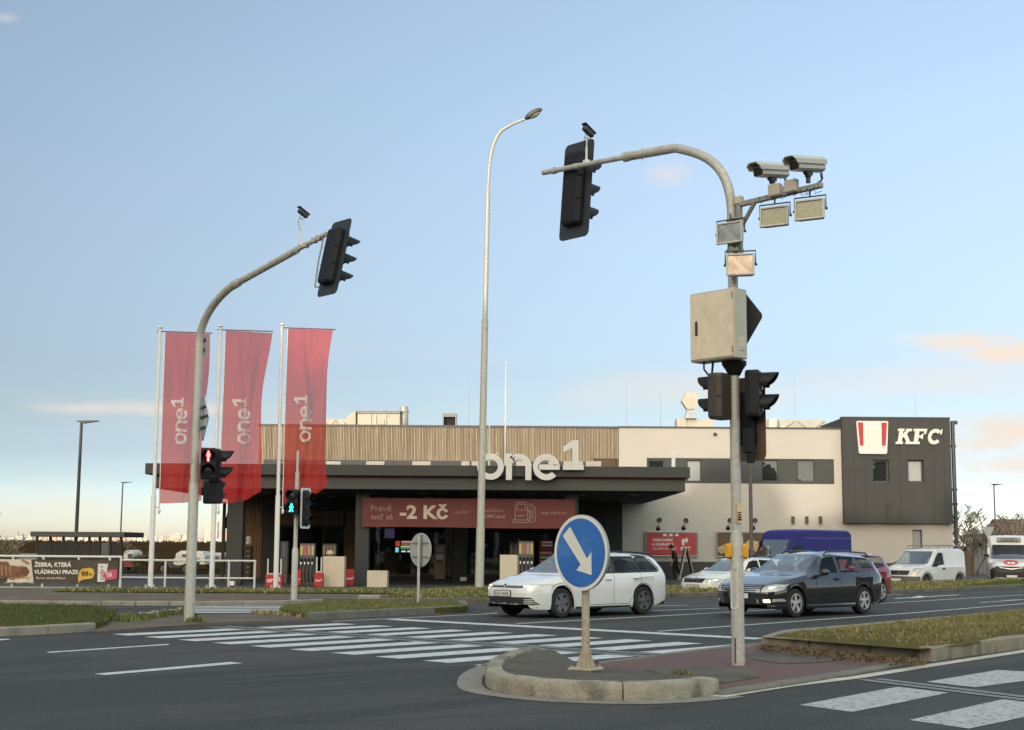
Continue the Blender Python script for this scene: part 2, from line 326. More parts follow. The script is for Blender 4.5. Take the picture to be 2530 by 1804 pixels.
bk = [(1195, 1453), (1430, 1452), (1660, 1451), (1930, 1444), (2200, 1438), (2370, 1435), (2530, 1433)]
VB += [G(x, y, .02) for x, y in bk]; VB += [VB[-1] + U * 40]
VB = VB[:3] + [Vector((-2.2, 47.0, 0))] + VB[4:]
while len(VF) > len(VB): VF.pop()
while len(VB) > len(VF): VB.pop()
mb = MB()
for i in range(len(VF) - 1):
    for j in range(6):
        a, b = j / 6, (j + 1) / 6; f = lambda p, q, t: p.lerp(q, t) + Vector((0, 0, .06 * math.sin(math.pi * t)))
        mb.add([f(VF[i], VB[i], a), f(VF[i + 1], VB[i + 1], a), f(VF[i + 1], VB[i + 1], b), f(VF[i], VB[i], b)], [(0, 1, 2, 3)])
for i in range(len(VF) - 1):     # earth bank down to the forecourt
    mb.add([VB[i], VB[i + 1], VB[i + 1] + Vector((0, .5, -.4)), VB[i] + Vector((0, .5, -.4))], [(0, 1, 2, 3)])
struct('verge', mb, grassm, smooth=60)
def blades(name, spots, mats, hr=(.05, .14), wd=.012, lean=.5):
    """spots: list of points; one tuft of grass blades at each"""
    mb = MB()
    for p, k, sc_ in spots:
        for _ in range(k):
            a = random.uniform(0, 6.283); r_ = random.uniform(0, .07) ; b = p + Vector((math.cos(a) * r_, math.sin(a) * r_, 0)); h = random.uniform(*hr) * sc_
            t = random.uniform(0, 6.283); ln = random.uniform(0, lean) * h; w_ = wd * random.uniform(.6, 1.4); q = random.uniform(0, 6.283)
            e = Vector((math.cos(q), math.sin(q), 0)) * w_; tip = b + Vector((math.cos(t) * ln, math.sin(t) * ln, h)); mid = b.lerp(tip, .55) + Vector((0, 0, h * .12))
            mb.add([b - e, b + e, mid + e * .7, tip, mid - e * .7], [(0, 1, 2, 3, 4)], random.choices(range(len(mats)), [3, 3, 2][:len(mats)])[0])
    o = mb.build(name, mats, fix=False); return tag(o, kind='stuff')
gA = M('grass_blade_green', (.085, .125, .03), .8, var=.3, scale=2); gB = M('grass_blade_olive', (.19, .18, .065), .8, var=.3, scale=2); gC = M('grass_blade_dry', (.36, .28, .135), .85, var=.3, scale=2)
def scatter_strip(Fl, Bl, dens, k, s_):
    out = []
    for i in range(len(Fl) - 1):
        a, b, c, d = Fl[i], Fl[i + 1], Bl[i + 1], Bl[i]
        area = ((b - a).length + (c - d).length) / 2 * ((d - a).length + (c - b).length) / 2
        for _ in range(int(area * dens)):
            s, t = random.random(), random.random(); p = a.lerp(b, s).lerp(d.lerp(c, s), t); p = p + Vector((0, 0, .06 * math.sin(math.pi * t) - .01))
            out.append((p, k, s_ * random.uniform(.5, 1.3)))
    return out
vs_ = scatter_strip(VF[:-1], VB[:-1], 14, 5, 1.)
tag(blades('verge_grass', vs_, [gA, gB, gC], (.05, .11), .02), 'short green grass on the verge before the forecourt', 'grass')

# ------------------------------------------------------------------ islands
def kerb_island(outline, h=.14, wd=.16, z=.0):
    mb = MB(); kerb_run(mb, outline, h, wd, 1); return mb
def Gs(pts, z=0.): return [G(x, y, z) for x, y in pts]
# island at the left, grass with a kerb in front
iaf = Gs([(-260, 1578), (0, 1573), (120, 1567), (238, 1560)])
mb = MB(); kerb_run(mb, iaf, .15, .2, 1, seg=1.4); struct('kerb', mb, concrete)
ia = [G(-260, 1556, .14), G(0, 1551, .14), G(120, 1545, .14), G(236, 1539, .14), G(262, 1533, .13), G(280, 1522, .1), G(286, 1512, .1), G(225, 1501, .08), G(0, 1497, .08), G(-260, 1497, .08)]
slab('island_ground', ia, grassm)
cA = []
def inpoly(x, y, poly):
    c = False; j = len(poly) - 1
    for i in range(len(poly)):
        if (poly[i].y > y) != (poly[j].y > y) and x < (poly[j].x - poly[i].x) * (y - poly[i].y) / (poly[j].y - poly[i].y) + poly[i].x: c = not c
        j = i
    return c
def scatter_poly(poly, n_, k, s_, z):
    xs = [p.x for p in poly]; ys = [p.y for p in poly]; out = []; tries = 0
    while len(out) < n_ and tries < n_ * 20:
        tries += 1; x, y = random.uniform(min(xs), max(xs)), random.uniform(min(ys), max(ys))
        if inpoly(x, y, poly): out.append((Vector((x, y, z - .01)), k, s_ * random.uniform(.5, 1.3)))
    return out
tag(blades('island_grass', scatter_poly(ia, 3500, 6, 1., .12), [M('grass_blade_dark', (.055, .072, .022), .85, var=.3), gA, M('grass_blade_brown', (.11, .09, .04), .85, var=.3)], (.03, .08), .009), 'dark green grass on the left traffic island', 'grass')
# paved crossing refuge round the left mast
pa = [G(x, y, .04) for x, y in ((238, 1560), (500, 1540), (772, 1529.5), (765, 1515), (690, 1511), (640, 1516.5), (420, 1520.5), (286, 1514), (262, 1533), (240, 1545))]
slab('refuge_pavement', pa, pave)
mb = MB(); kerb_run(mb, Gs([(238, 1562), (500, 1542), (772, 1531)]), .035, .15, 1); struct('kerb', mb, M('kerb_flush', (.12, .115, .105), .9, var=.25, scale=2, bump=.4))
tag(blades('weeds', [(G(x + random.uniform(-14, 14), y + random.uniform(-2, 2), .04), 6, random.uniform(.5, 1.5)) for x, y in [(300, 1533), (330, 1530), (365, 1527), (400, 1523), (430, 1519), (470, 1536), (445, 1517), (415, 1520), (350, 1533), (320, 1536), (385, 1525), (490, 1536)] for _ in range(12)], [gA, gB], (.05, .13), .018), 'low dark weeds in the paving around the left mast', 'weeds')
# middle island with the small round sign
ib = [G(768, 1516, .14), G(960, 1507, .14), G(1120, 1500, .14), G(1156, 1497, .14), G(1130, 1493, .13), G(1000, 1489, .12), G(900, 1487, .12), G(800, 1493, .1), G(700, 1503, .1), G(690, 1509, .1)]
slab('island_ground', ib, grassm)
mb = MB(); kerb_run(mb, Gs([(770, 1533.5), (960, 1523), (1120, 1515), (1158, 1511), (1150, 1499)]), .16, .2, 1, seg=1.6); struct('kerb', mb, M('kerb_grey', (.15, .145, .12), .9, var=.25, scale=2, bump=.5, bscale=40, spots=(2, .6, (.08, .08, .07), .6)))
tag(blades('island_grass', scatter_poly(ib, 3000, 6, 1., .13), [gA, gB, gB], (.03, .08), .010), 'green grass on the small middle traffic island', 'grass')
tag(blades('weeds', [(G(x + random.uniform(-14, 14), y + random.uniform(-2, 2), .04), 6, random.uniform(.5, 1.3)) for x, y in [(660, 1518), (690, 1519), (720, 1521), (750, 1524), (640, 1516)] for _ in range(14)], [gC, gB], (.05, .1), .018), 'dry brown weeds at the tip of the middle island', 'weeds')
bs = MB(); c = G(911, 1489, 0); bs.box((c.x, c.y + .1, .07), (.62, .3, .26), rotz(.1), bev=.04); tag(bs.build('kerb_block', concrete), 'single pale stone block ending the kerb before the verge', 'kerb block')
# ------------------------------------------------------------------ near median island
nose = [(1345, 1629), (1290, 1633), (1240, 1648), (1206, 1668), (1199, 1687), (1212, 1703), (1260, 1714), (1374, 1726), (1500, 1731), (1602, 1731), (1700, 1725), (1781, 1716)]
nz = Gs(nose, 0.)
def smooth_line(pts, k=4):
    out = []
    for i in range(len(pts) - 1):
        p0, p1, p2, p3 = pts[max(i - 1, 0)], pts[i], pts[i + 1], pts[min(i + 2, len(pts) - 1)]
        for j in range(k):
            t = j / k; out.append(.5 * ((2 * p1) + (p2 - p0) * t + (2 * p0 - 5 * p1 + 4 * p2 - p3) * t * t + (3 * p1 - p0 - 3 * p2 + p3) * t ** 3))
    return out + [pts[-1]]
ns_ = smooth_line(nz, 5)
def offset_line(line, d):
    out = []
    for i, p in enumerate(line):
        t = (line[min(i + 1, len(line) - 1)] - line[max(i - 1, 0)]); t.z = 0; t.normalize(); out.append(p + Vector((-t.y, t.x, 0)) * d)
    return out
inn = offset_line(ns_, .2)
KH = .185
cum = [0.]
for a, b in zip(ns_[:-1], ns_[1:]): cum.append(cum[-1] + (b - a).length)
tot = cum[-1]; mb = MB(); joints = [tot * t for t in (0, .1, .2, .36, .43, .615, .82, 1.)]
# separate stone blocks with worn rounded arrises and dark joints
def at_len(line, s):
    for i in range(len(cum) - 1):
        if cum[i + 1] >= s - 1e-9:
            t = (s - cum[i]) / max(1e-9, cum[i + 1] - cum[i]); return line[i].lerp(line[i + 1], t)
    return line[-1]
for j0, j1 in zip(joints[:-1], joints[1:]):
    k = max(3, int((j1 - j0) / .08)); rows = []
    for i in range(k + 1):
        s = j0 + .007 + (j1 - j0 - .014) * i / k; o_, n_ = at_len(ns_, s), at_len(inn, s); dr = (n_ - o_).normalized()
        e = 0 if 0 < i < k else .012; hh = KH * min(1., .45 + s / .35 if s < .2 else 1.)
        wob = .006 * math.sin(s * 23) + random.uniform(-.005, .005)
        rows.append([o_ + dr * (e - .0) + Vector((0, 0, -.05)), o_ + dr * (wob + e) + Vector((0, 0, hh * .5)), o_ + dr * (.004 + wob * .6 + e) + Vector((0, 0, hh - .03 - e + random.uniform(-.004, .004))), o_ + dr * (.028 + wob) + Vector((0, 0, hh - .003 - e)), n_ - dr * .012 + Vector((0, 0, hh - e)), n_ + Vector((0, 0, hh - .02 - e)), n_ + Vector((0, 0, -.05))])
    vs = [v for r_ in rows for v in r_]; q = len(rows[0]); fs = [(i * q + t, (i + 1) * q + t, (i + 1) * q + t + 1, i * q + t + 1) for i in range(k) for t in range(q - 1)]
    fs += [list(range(q)), [k * q + t for t in range(q)][::-1]]
    mb.add(vs, fs)
struct('kerb', mb, M('kerb_worn_stone', (.31, .28, .22), .92, var=.3, scale=3, bump=.9, bscale=28, spots=(2.3, .52, (.13, .12, .10), .8)), smooth=50)
# asphalt apron inside the nose
ap = [p + Vector((0, 0, KH - .035)) for p in inn]
mid_end = G(1800, 1679, .12)
apr = M('island_asphalt', (.125, .112, .098), .92, spec=.1, var=.22, scale=1.2, bump=.8, bscale=110, spots=(150, .6, (.19, .175, .155), .5))
mb = MB()
back = [G(1346, 1627, .12), G(1470, 1643, .05)]
cen = G(1480, 1668, KH - .03)
ring = ap + [G(1788, 1690, .09), G(1720, 1678, .06), G(1640, 1664, .045), G(1480, 1645, .04), G(1400, 1636, .08)]
for i in range(len(ring)): mb.add([ring[i], ring[(i + 1) % len(ring)], cen], [(0, 1, 2)])
struct('island_top', mb, apr)
# flush paving of the crossing
setts = bpy.data.materials.new('red_setts'); nn, ll = nt(setts); bb = nn['Principled BSDF']; bb.inputs['Roughness'].default_value = .9
t_ = nn.new('ShaderNodeTexCoord'); m_ = nn.new('ShaderNodeMapping'); m_.inputs['Rotation'].default_value = (0, 0, -ANG); ll.new(t_.outputs['Object'], m_.inputs[0])
br = nn.new('ShaderNodeTexBrick'); br.inputs['Scale'].default_value = 5.; br.inputs['Color1'].default_value = (.17, .075, .065, 1); br.inputs['Color2'].default_value = (.12, .062, .055, 1); br.inputs['Mortar'].default_value = (.06, .05, .045, 1); br.inputs['Mortar Size'].default_value = .025
ll.new(m_.outputs[0], br.inputs['Vector']); n5 = nn.new('ShaderNodeTexNoise'); n5.inputs['Scale'].default_value = 2.5; n5.inputs['Detail'].default_value = 8; ll.new(t_.outputs['Object'], n5.inputs['Vector'])
m5 = nn.new('ShaderNodeMix'); m5.data_type = 'RGBA'; r5 = nn.new('ShaderNodeMapRange'); r5.inputs[1].default_value = .45; r5.inputs[2].default_value = .75; r5.inputs[4].default_value = .75; ll.new(n5.outputs[0], r5.inputs[0]); ll.new(r5.outputs[0], m5.inputs[0]); ll.new(br.outputs[0], m5.inputs[6]); m5.inputs[7].default_value = (.085, .075, .065, 1); ll.new(m5.outputs[2], bb.inputs['Base Color'])
b5 = nn.new('ShaderNodeBump'); b5.inputs['Strength'].default_value = .5; b5.inputs['Distance'].default_value = .01; ll.new(br.outputs['Fac'], b5.inputs['Height']); b5.invert = True; ll.new(b5.outputs[0], bb.inputs['Normal'])
fl = [G(x, y, .03) for x, y in ((1350, 1628), (1470, 1641), (1640, 1621), (1802, 1602), (1875, 1596), (2000, 1604), (2150, 1616), (2262, 1632), (2282, 1632), (2180, 1650), (2000, 1680), (1784, 1710), (1690, 1700), (1480, 1660))]
slab('crossing_paving', fl, setts, .05)
wst = M('worn_asphalt_patch', (.125, .113, .098), .92, spec=.1, var=.25, scale=1.5, bump=.6, bscale=90)
mb = MB(); mb.flat([G(x, y, .036) for x, y in ((1700, 1645), (1590, 1655), (1660, 1668), (1760, 1684), (1800, 1686), (1880, 1672), (1860, 1655))]); mb.flat([G(x, y, .036) for x, y in ((1855, 1628), (1835, 1612), (1900, 1606), (2050, 1614), (2110, 1624), (2040, 1636), (1930, 1640))]); struct('paving_patch', mb, wst, fix=False)
mb = MB(); kerb_run(mb, Gs([(2296, 1637), (2180, 1657), (2000, 1688), (1790, 1720)])[::-1], .045, .2, 1); kerb_run(mb, Gs([(1475, 1642), (1640, 1620), (1802, 1600), (1878, 1594)])[::-1], .04, .12, 1); struct('kerb', mb, M('kerb_flush_grey', (.16, .15, .125), .9, var=.25, scale=2, bump=.5))
# grassed median beyond
mf = Gs([(1930, 1574), (1879, 1595)]); 
mfr = Gs([(1879, 1595), (2000, 1603), (2150, 1614), (2306, 1635)])
mb = MB()
line1 = Gs([(2306, 1635), (2400, 1620), (2530, 1603), (2800, 1560), (3600, 1460)])
kerb_run(mb, line1, .2, .22, 1, seg=.9)
line2 = Gs([(3300, 1440), (2900, 1478), (2467, 1526), (2200, 1552), (1930, 1577), (1880, 1594)])
kerb_run(mb, line2, .14, .16, 1, seg=1.)
kerb_run(mb, [line2[-1] , G(2000, 1603), G(2150, 1615), G(2300, 1634)], .14, .16, 1, seg=1.3)
struct('kerb', mb, M('kerb_brown_stone', (.26, .225, .165), .92, var=.3, scale=2, bump=.8, bscale=30, spots=(2, .55, (.09, .08, .06), .75)))
md = [G(1885, 1575, .13), G(2000, 1584, .13), G(2150, 1595, .14), G(2280, 1605, .18), G(2400, 1590, .19), G(2530, 1565, .19), G(2800, 1530, .19), G(3500, 1445, .19), G(3250, 1428, .13), G(2900, 1465, .13), G(2467, 1513, .13), G(2200, 1540, .13), G(1930, 1566, .13)]
mc = G(2420, 1550, .28); drysoil = M('dry_turf', (.16, .125, .06), .95, spec=0, var=.35, scale=2.5, bump=.9, bscale=30, col2=(.07, .075, .028))
mb = MB()
for i in range(len(md)):
    a, b = md[i], md[(i + 1) % len(md)]; c1_, c2_ = a.lerp(mc, .35) + Vector((0, 0, .03)), b.lerp(mc, .35) + Vector((0, 0, .03)); mb.add([a, b, c2_, c1_], [(0, 1, 2, 3)]); mb.add([c1_, c2_, mc], [(0, 1, 2)])
struct('median_ground', mb, drysoil, smooth=70)
ins = [p.lerp(mc, .11) for p in md]; bvm = BVHTree.FromPolygons([tuple(v) for v in mb.v], mb.f)
sp = []
for p, k, s_ in scatter_poly(ins, 15000, 6, 1., 0):
    hit = bvm.ray_cast(Vector((p.x, p.y, 5)), Vector((0, 0, -1)))
    if hit[0] is not None and p.y < 42: sp.append((hit[0] - Vector((0, 0, .01)), k, s_))
tag(blades('median_grass', sp, [gC, gB, gA], (.03, .08), .0055, .9), 'dry straw coloured grass on the near median', 'grass')
lf = M('fallen_leaf', (.14, .065, .025), .8, var=.4, scale=6); mb = MB()
for _ in range(700):
    t = random.random() ** 1.2; x = 1885 + t * 410 + random.uniform(-10, 10); y0 = 1597 + (x - 1885) * .092; y = y0 + random.uniform(0, 12 + 9 * math.sin(t * 3.1)); p = G(x, min(y, y0 + 22), .06) + Vector((0, 0, random.uniform(0, .05)))
    a = random.uniform(0, 6.28); s = random.uniform(.012, .034); e = Vector((math.cos(a), math.sin(a), random.uniform(-.5, .5))) * s; g = Vector((-math.sin(a), math.cos(a), random.uniform(-.6, .6))) * s * .6
    mb.add([p - e, p + g, p + e, p - g], [(0, 1, 2, 3)])
tag(mb.build('fallen_leaves', lf, fix=False), 'brown fallen leaves and litter along the median kerb', 'leaves', kind='stuff')
tag(blades('weeds', [(G(1880 + 400 * t + random.uniform(-8, 8), 1597 + 400 * t * .092 + random.uniform(0, 12), .05), 5, random.uniform(.4, 1.)) for t in [random.random() for _ in range(420)]] + [(G(1690 + random.uniform(-22, 22), 1667 + random.uniform(-4, 3), .12), 6, random.uniform(.4, 1.)) for _ in range(26)], [M('weed_dark', (.06, .045, .022), .9, var=.3), M('weed_brown', (.13, .085, .04), .9, var=.3), gB], (.03, .09), .005), 'brown weeds growing along the kerb of the near median', 'weeds')
# ------------------------------------------------------------------ road markings
paint = M('road_paint', (.50, .51, .51), .75, var=.16, scale=5, bump=.2, bscale=90, spots=(7, .60, (.16, .165, .17), .75))
paint_worn = M('road_paint_worn', (.40, .40, .39), .8, var=.2, scale=5, spots=(14, .53, (.12, .12, .12), .8), bump=.2)
guide = M('tactile_guide_paint', (.26, .265, .26), .8, var=.2, scale=4, spots=(6, .58, (.10, .10, .10), .7))
MZ = .005
def strip(mb, a, b, w_, z=MZ, w2=None):
    d = (b - a); d.z = 0; d.normalize(); n_ = Vector((-d.y, d.x, 0)); o_ = Vector((0, 0, z)); w2 = w2 or w_
    mb.flat([a - n_ * w_ / 2 + o_, b - n_ * w2 / 2 + o_, b + n_ * w2 / 2 + o_, a + n_ * w_ / 2 + o_])
mk = MB()
A = [(277, 1567.6), (348, 1574.7), (421, 1580.6), (502, 1587.7), (597, 1594.7), (685, 1602.8), (788, 1611.5), (902, 1620), (1027, 1632), (1169, 1644)]
B = [(837, 1540.6), (921, 1545.5), (999, 1551), (1097, 1557), (1192, 1563), (1294, 1567.7), (1408, 1572.7), (1527, 1579.6), (1662, 1586.4), (1800, 1594)]
Aw = [G(*p) for p in A]; Bw = [G(*p) for p in B]
fa = lambda L, i: L[0].lerp(L[-1], i / 9)
wv = (Aw[-1] - Aw[0]).normalized(); wv2 = (Bw[-1] - Bw[0]).normalized()
stepA = (Aw[-1] - Aw[0]).length / 9; stepB = (Bw[-1] - Bw[0]).length / 9
g0, g1 = G(538, 1549), G(1634, 1621.5)
for i in range(10):
    a, b = fa(Aw, i), fa(Bw, i); a2, b2 = a + wv * stepA * .52, b + wv2 * stepB * .52
    o_ = Vector((0, 0, MZ)); tm = .475
    m1, m2 = a.lerp(b, tm), a2.lerp(b2, tm); q1, q2 = a.lerp(b, .60), a2.lerp(b2, .60)
    mk.flat([a + o_, m1 + o_, m2 + o_, a2 + o_]); mk.flat([q1 + o_, b + o_, b2 + o_, q2 + o_])
def poly(mb, pts, z=MZ): mb.flat([G(x, y, z) for x, y in pts])
sl0, sl1 = G(967, 1530.5), G(1880, 1579); strip(mk, sl0, sl1, .45)
for a, b, w_ in (((1276, 1541.5), (1700, 1518.6), .12), ((1700, 1518.6), (2151, 1493), .12), ((2151, 1493), (2530, 1470), .12), ((1625, 1560.5), (2220, 1517.5), .12), ((2220, 1517.5), (2700, 1478), .12),
                 ((1614, 1509.5), (1780, 1503), .12), ((1614, 1498), (1700, 1495.5), .12), ((1158, 1520), (1230, 1515), .12), ((2209, 1479.5), (2370, 1470), .2), ((2181, 1470), (2227, 1468), .12), ((2480, 1484), (2560, 1480), .12), ((2420, 1489.5), (2520, 1482.5), .12)):
    strip(mk, G(*a), G(*b), w_)
strip(mk, G(820, 1536), G(1230, 1516), .10)
poly(mk, [(232, 1665), (260, 1667.8), (600, 1638.6), (569, 1635.5)]); poly(mk, [(114, 1611), (123, 1613), (420, 1593), (414, 1591)]); poly(mk, [(-30, 1581), (-20, 1584), (26, 1580), (18, 1578)])
# direction arrow beyond the dark car
poly(mk, [(2245, 1478.5), (2268, 1472), (2290, 1473.5), (2276, 1477)], MZ + .003)
struct('road_marking', mk, paint, fix=False)
mk = MB()
for a, b in ((g0, g1),):
    d = (b - a).normalized(); n_ = Vector((-d.y, d.x, 0))
    for off in (-.24, -.13, .13, .24): strip(mk, a + n_ * off, b + n_ * off, .075, MZ + .003)
a, b = G(2150, 1679.5), G(2560, 1730); d = (b - a).normalized(); n_ = Vector((-d.y, d.x, 0))
for off in (-.17, -.09, .07, .15): strip(mk, a + n_ * off, b + n_ * off, .06, MZ + .003)
struct('tactile_marking', mk, guide, fix=False)
mk = MB()
q = lambda pts: [(1730 + x / 2.8475, 1450 + y / 2.8475) for x, y in pts]
for pts in ([(700, 830), (1390, 703), (1750, 745), (1070, 880)], [(1470, 937), (2130, 790), (2600, 850), (1890, 997)], [(1590, 668), (2090, 585), (2600, 612), (2600, 620), (1940, 706)], [(2330, 1060), (2900, 930), (3300, 960), (2700, 1120)]): poly(mk, q(pts))
struct('road_marking', mk, paint_worn, fix=False)
# border line round the nose of the median and along its edge
mk = MB()
ol = offset_line(ns_[6:], -.33); il = offset_line(ns_[6:], -.04); ext = 0
for i in range(len(ol) - 1):
    o_ = Vector((0, 0, MZ)); mk.flat([ol[i] + o_, ol[i + 1] + o_, il[i + 1] + o_, il[i] + o_])
struct('road_marking', mk, M('gutter_concrete', (.22, .205, .175), .9, var=.25, scale=3, bump=.4, spots=(3, .58, (.12, .11, .09), .7)), fix=False)
mk = MB(); pts = q([(120, 775), (600, 700), (1100, 640), (1640, 553), (2278, 455), (2700, 375), (3300, 240)]); pw = [G(*p) for p in pts]
for i in range(len(pw) - 1): strip(mk, pw[i], pw[i + 1], .20, MZ + .002)
struct('road_marking', mk, M('edge_line_paint', (.47, .45, .38), .8, var=.18, scale=4, spots=(5, .58, (.2, .19, .16), .6)), fix=False)
# slip road crossing behind the left mast
mk = MB()
for i in range(5):
    t = i / 5; y0 = 1499 + i * 3.9; x0 = 470 - i * 32; x1 = 745 - i * 18
    strip(mk, G(x0, y0), G(x1, y0 - 1.5), .42)
struct('road_marking', mk, paint, fix=False)
# cracks and tar seams in the asphalt
mk = MB(); crk = M('tar_seam', (.018, .018, .019), .7)
def crack(x0, y0, x1, y1, w_=.02, nn_=14):
    prev = None
    for i in range(nn_ + 1):
        t = i / nn_; p = G(x0 + (x1 - x0) * t, y0 + (y1 - y0) * t + random.uniform(-.6, .6))
        if prev is not None: strip(mk, prev, p, w_, .003)
        prev = p
crack(690, 1672, 1210, 1643, .03); crack(560, 1650, 900, 1632, .02); crack(0, 1640, 230, 1625, .02); crack(1100, 1716, 1180, 1711, .015); crack(700, 1790, 1500, 1755, .012)
struct('road_marking', mk, crk, fix=False)
# ------------------------------------------------------------------ trees behind the viewer that keep the street in shade
mb = MB(); wood = M('dark_wood_mass', (.03, .035, .016), .95, var=.4, scale=.4)
rw = random.Random(3)
for row, (yy, hh) in enumerate(((-52, 19.6), (-58, 22.5))):
    for i in range(70):
        x = -190 + i * 4.4 + rw.uniform(-1, 1); h = hh + rw.uniform(-1.6, 1.4) if not 28 < x < 80 else rw.uniform(9, 14); r_ = rw.uniform(3.0, 4.2)
        for k in range(5):
            z_ = h * (k + .5) / 5; q_ = r_ * (1. if k < 4 else .75); mb.sphere((x + rw.uniform(-.5, .5), yy + rw.uniform(-1, 1), min(z_, h - q_ * .55)), q_, 9, 6, sc3=(1, 1, .95))
o = mb.build('far_wood', wood, fix=False); tag(o, 'dark wood standing behind the viewer across the road', 'trees', kind='stuff')
# ------------------------------------------------------------------ traffic lights
lens_off = [M('lens_red_dark', (.08, .008, .008), .15, var=.3, scale=20), M('lens_amber_dark', (.09, .045, .005), .15, var=.3, scale=20), M('lens_green_dark', (.004, .05, .035), .15, var=.3, scale=20)]
board = M('signal_backboard', (.022, .027, .034), .5, var=.15, scale=4)
def signal_head(name, label, n_=3, pitch=.335, width=.36, depth=.24, board_w=0., white_rim=False, lit=None, group=None, visor=.24, man=False, taper=.8, body=None):
    """looks along +x, hung with its back at x = 0 and its top at z = 0"""
    body = body or black_pl
    t = thing(name, label, 'traffic light', group=group); H = pitch * n_ + .03
    mb = MB(); w2, wb = width / 2, width / 2 * taper
    pr = [(-w2, depth), (w2, depth), (w2, depth * .35), (wb, 0), (-wb, 0), (-w2, depth * .35)]
    vs = []; rows_ = [(0, .9), (-.04, 1.), (-H + .04, 1.), (-H, .9)]
    for z_, k in rows_: vs += [(depth * .4 + (p[1] - depth * .4) * (1 if k == 1 else .85), p[0] * k, z_) for p in pr]
    fs = [(i * 6 + a, i * 6 + (a + 1) % 6, (i + 1) * 6 + (a + 1) % 6, (i + 1) * 6 + a) for i in range(3) for a in range(6)] + [tuple(range(6)), tuple(range(18, 24))]
    mb.add(vs, fs)
    for i in range(1, n_): mb.box((depth / 2, 0, -.015 - pitch * i), (depth * .9, width * 1.012, .012))
    mb.build('housing', body, t)
    for i in range(n_):
        zc = -.015 - pitch * (i + .5); r_ = pitch * .43
        ml = MB(); ml.lathe([(0, .03), (r_ * .6, .024), (r_, .004)], 20, fn=lambda v: Vector((depth + v.z, v.x, zc + v.y)))
        on = lit is not None and lit[0] == i
        if man and on:
            ml.build('lens', M('lens_man_dark', (.01, .012, .012), .3), t)
            mm = MB(); mf_ = lambda v: Vector((depth + .032 + v.z, v.x * r_, zc + v.y * r_))
            if lit[1] == 'stand': shapes = [circ(0, .62, .17, 12), [(-.2, .42), (.2, .42), (.3, .3), (.26, -.1), (.17, -.1), (.15, -.85), (.02, -.85), (-.02, -.85), (-.15, -.85), (-.17, -.1), (-.26, -.1), (-.3, .3)][::-1]]
            else: shapes = [circ(.0, .62, .16, 12), [(-.12, .45), (.16, .45), (.42, .0), (.3, -.05), (.14, .2), (.1, -.15), (.4, -.75), (.22, -.85), (-.02, -.3), (-.3, -.85), (-.48, -.78), (-.16, -.1), (-.14, .2), (-.34, 0), (-.44, .08)][::-1]]
            for q_ in shapes: mm.prism(q_, .004, fn=mf_)
            mm.build('lit_figure', emis('lit_red', (1, .05, .05), 9.) if lit[1] == 'stand' else emis('lit_green', (.02, .9, .6), 6.), t)
        elif man: ml.build('lens', M('lens_man_dark', (.01, .012, .012), .3), t)
        else: ml.build('lens', lens_off[i if n_ == 3 else (0, 2)[i]], t, smooth=40)
        if visor:
            vb = MB(); ro, N_ = r_ * 1.08, 16; vs = []
            for j in range(N_ + 1):
                a = R(-25 + 230 * j / N_); L = visor * (.55 + .45 * max(0, math.sin(a)) ** .7) if math.sin(a) > -.1 else visor * .4
                for rr, xx in ((ro, depth - .01), (ro, depth + L), (ro - .008, depth + L), (ro - .008, depth - .01)): vs.append((xx, rr * math.cos(a), zc + rr * math.sin(a)))
            fs = [(j * 4 + a, j * 4 + (a + 1) % 4, (j + 1) * 4 + (a + 1) % 4, (j + 1) * 4 + a) for j in range(N_) for a in range(4)]
            vb.add(vs, fs + [(0, 1, 2, 3), (N_ * 4, N_ * 4 + 1, N_ * 4 + 2, N_ * 4 + 3)]); vb.build('visor', black_pl, t, smooth=40)
    if board_w:
        pb = MB(); hb = H + .42 if board_w > .5 else H + .2; ybw = board_w / 2; pol = rrect(-ybw, -H / 2 - hb / 2, ybw, -H / 2 + hb / 2, .09 if board_w > .5 else .06, 5)
        pb.prism(pol, .008, fn=lambda v: Vector((depth * .62 + v.z, v.x, v.y))); pb.build('backboard', board, t)
        if white_rim:
            rb = MB(); inn_ = rrect(-ybw + .055, -H / 2 - hb / 2 + .055, ybw - .055, -H / 2 + hb / 2 - .055, .04, 5); k = len(pol); vs = []
            for (a, b) in zip(pol, inn_): vs += [(depth * .62 - .004, a[0], a[1]), (depth * .62 - .004, b[0], b[1]), (depth * .62 + .012, a[0], a[1]), (depth * .62 + .012, b[0], b[1])]
            fs = []
            for i in range(k): j = (i + 1) % k; fs += [(4 * i, 4 * j, 4 * j + 1, 4 * i + 1), (4 * i + 2, 4 * i + 3, 4 * j + 3, 4 * j + 2), (4 * i, 4 * i + 2, 4 * j + 2, 4 * j)]
            rb.add(vs, fs); rb.build('rim', white_paint, t)
    return t
def place(t, loc, rz, tilt=0., sx=1.):
    t.matrix_world = Matrix.Translation(loc) @ Matrix.Rotation(rz, 4, 'Z') @ Matrix.Rotation(tilt, 4, 'Y') @ Matrix.Scale(sx, 4)
def bez(pts, k=14):
    out = []
    for i in range(0, len(pts) - 1, 3):
        a, b, c, d = pts[i:i + 4]
        for j in range(k): t = j / k; out.append(a * (1 - t) ** 3 + b * 3 * t * (1 - t) ** 2 + c * 3 * t * t * (1 - t) + d * t ** 3)
    return out + [pts[-1]]
VX = -V
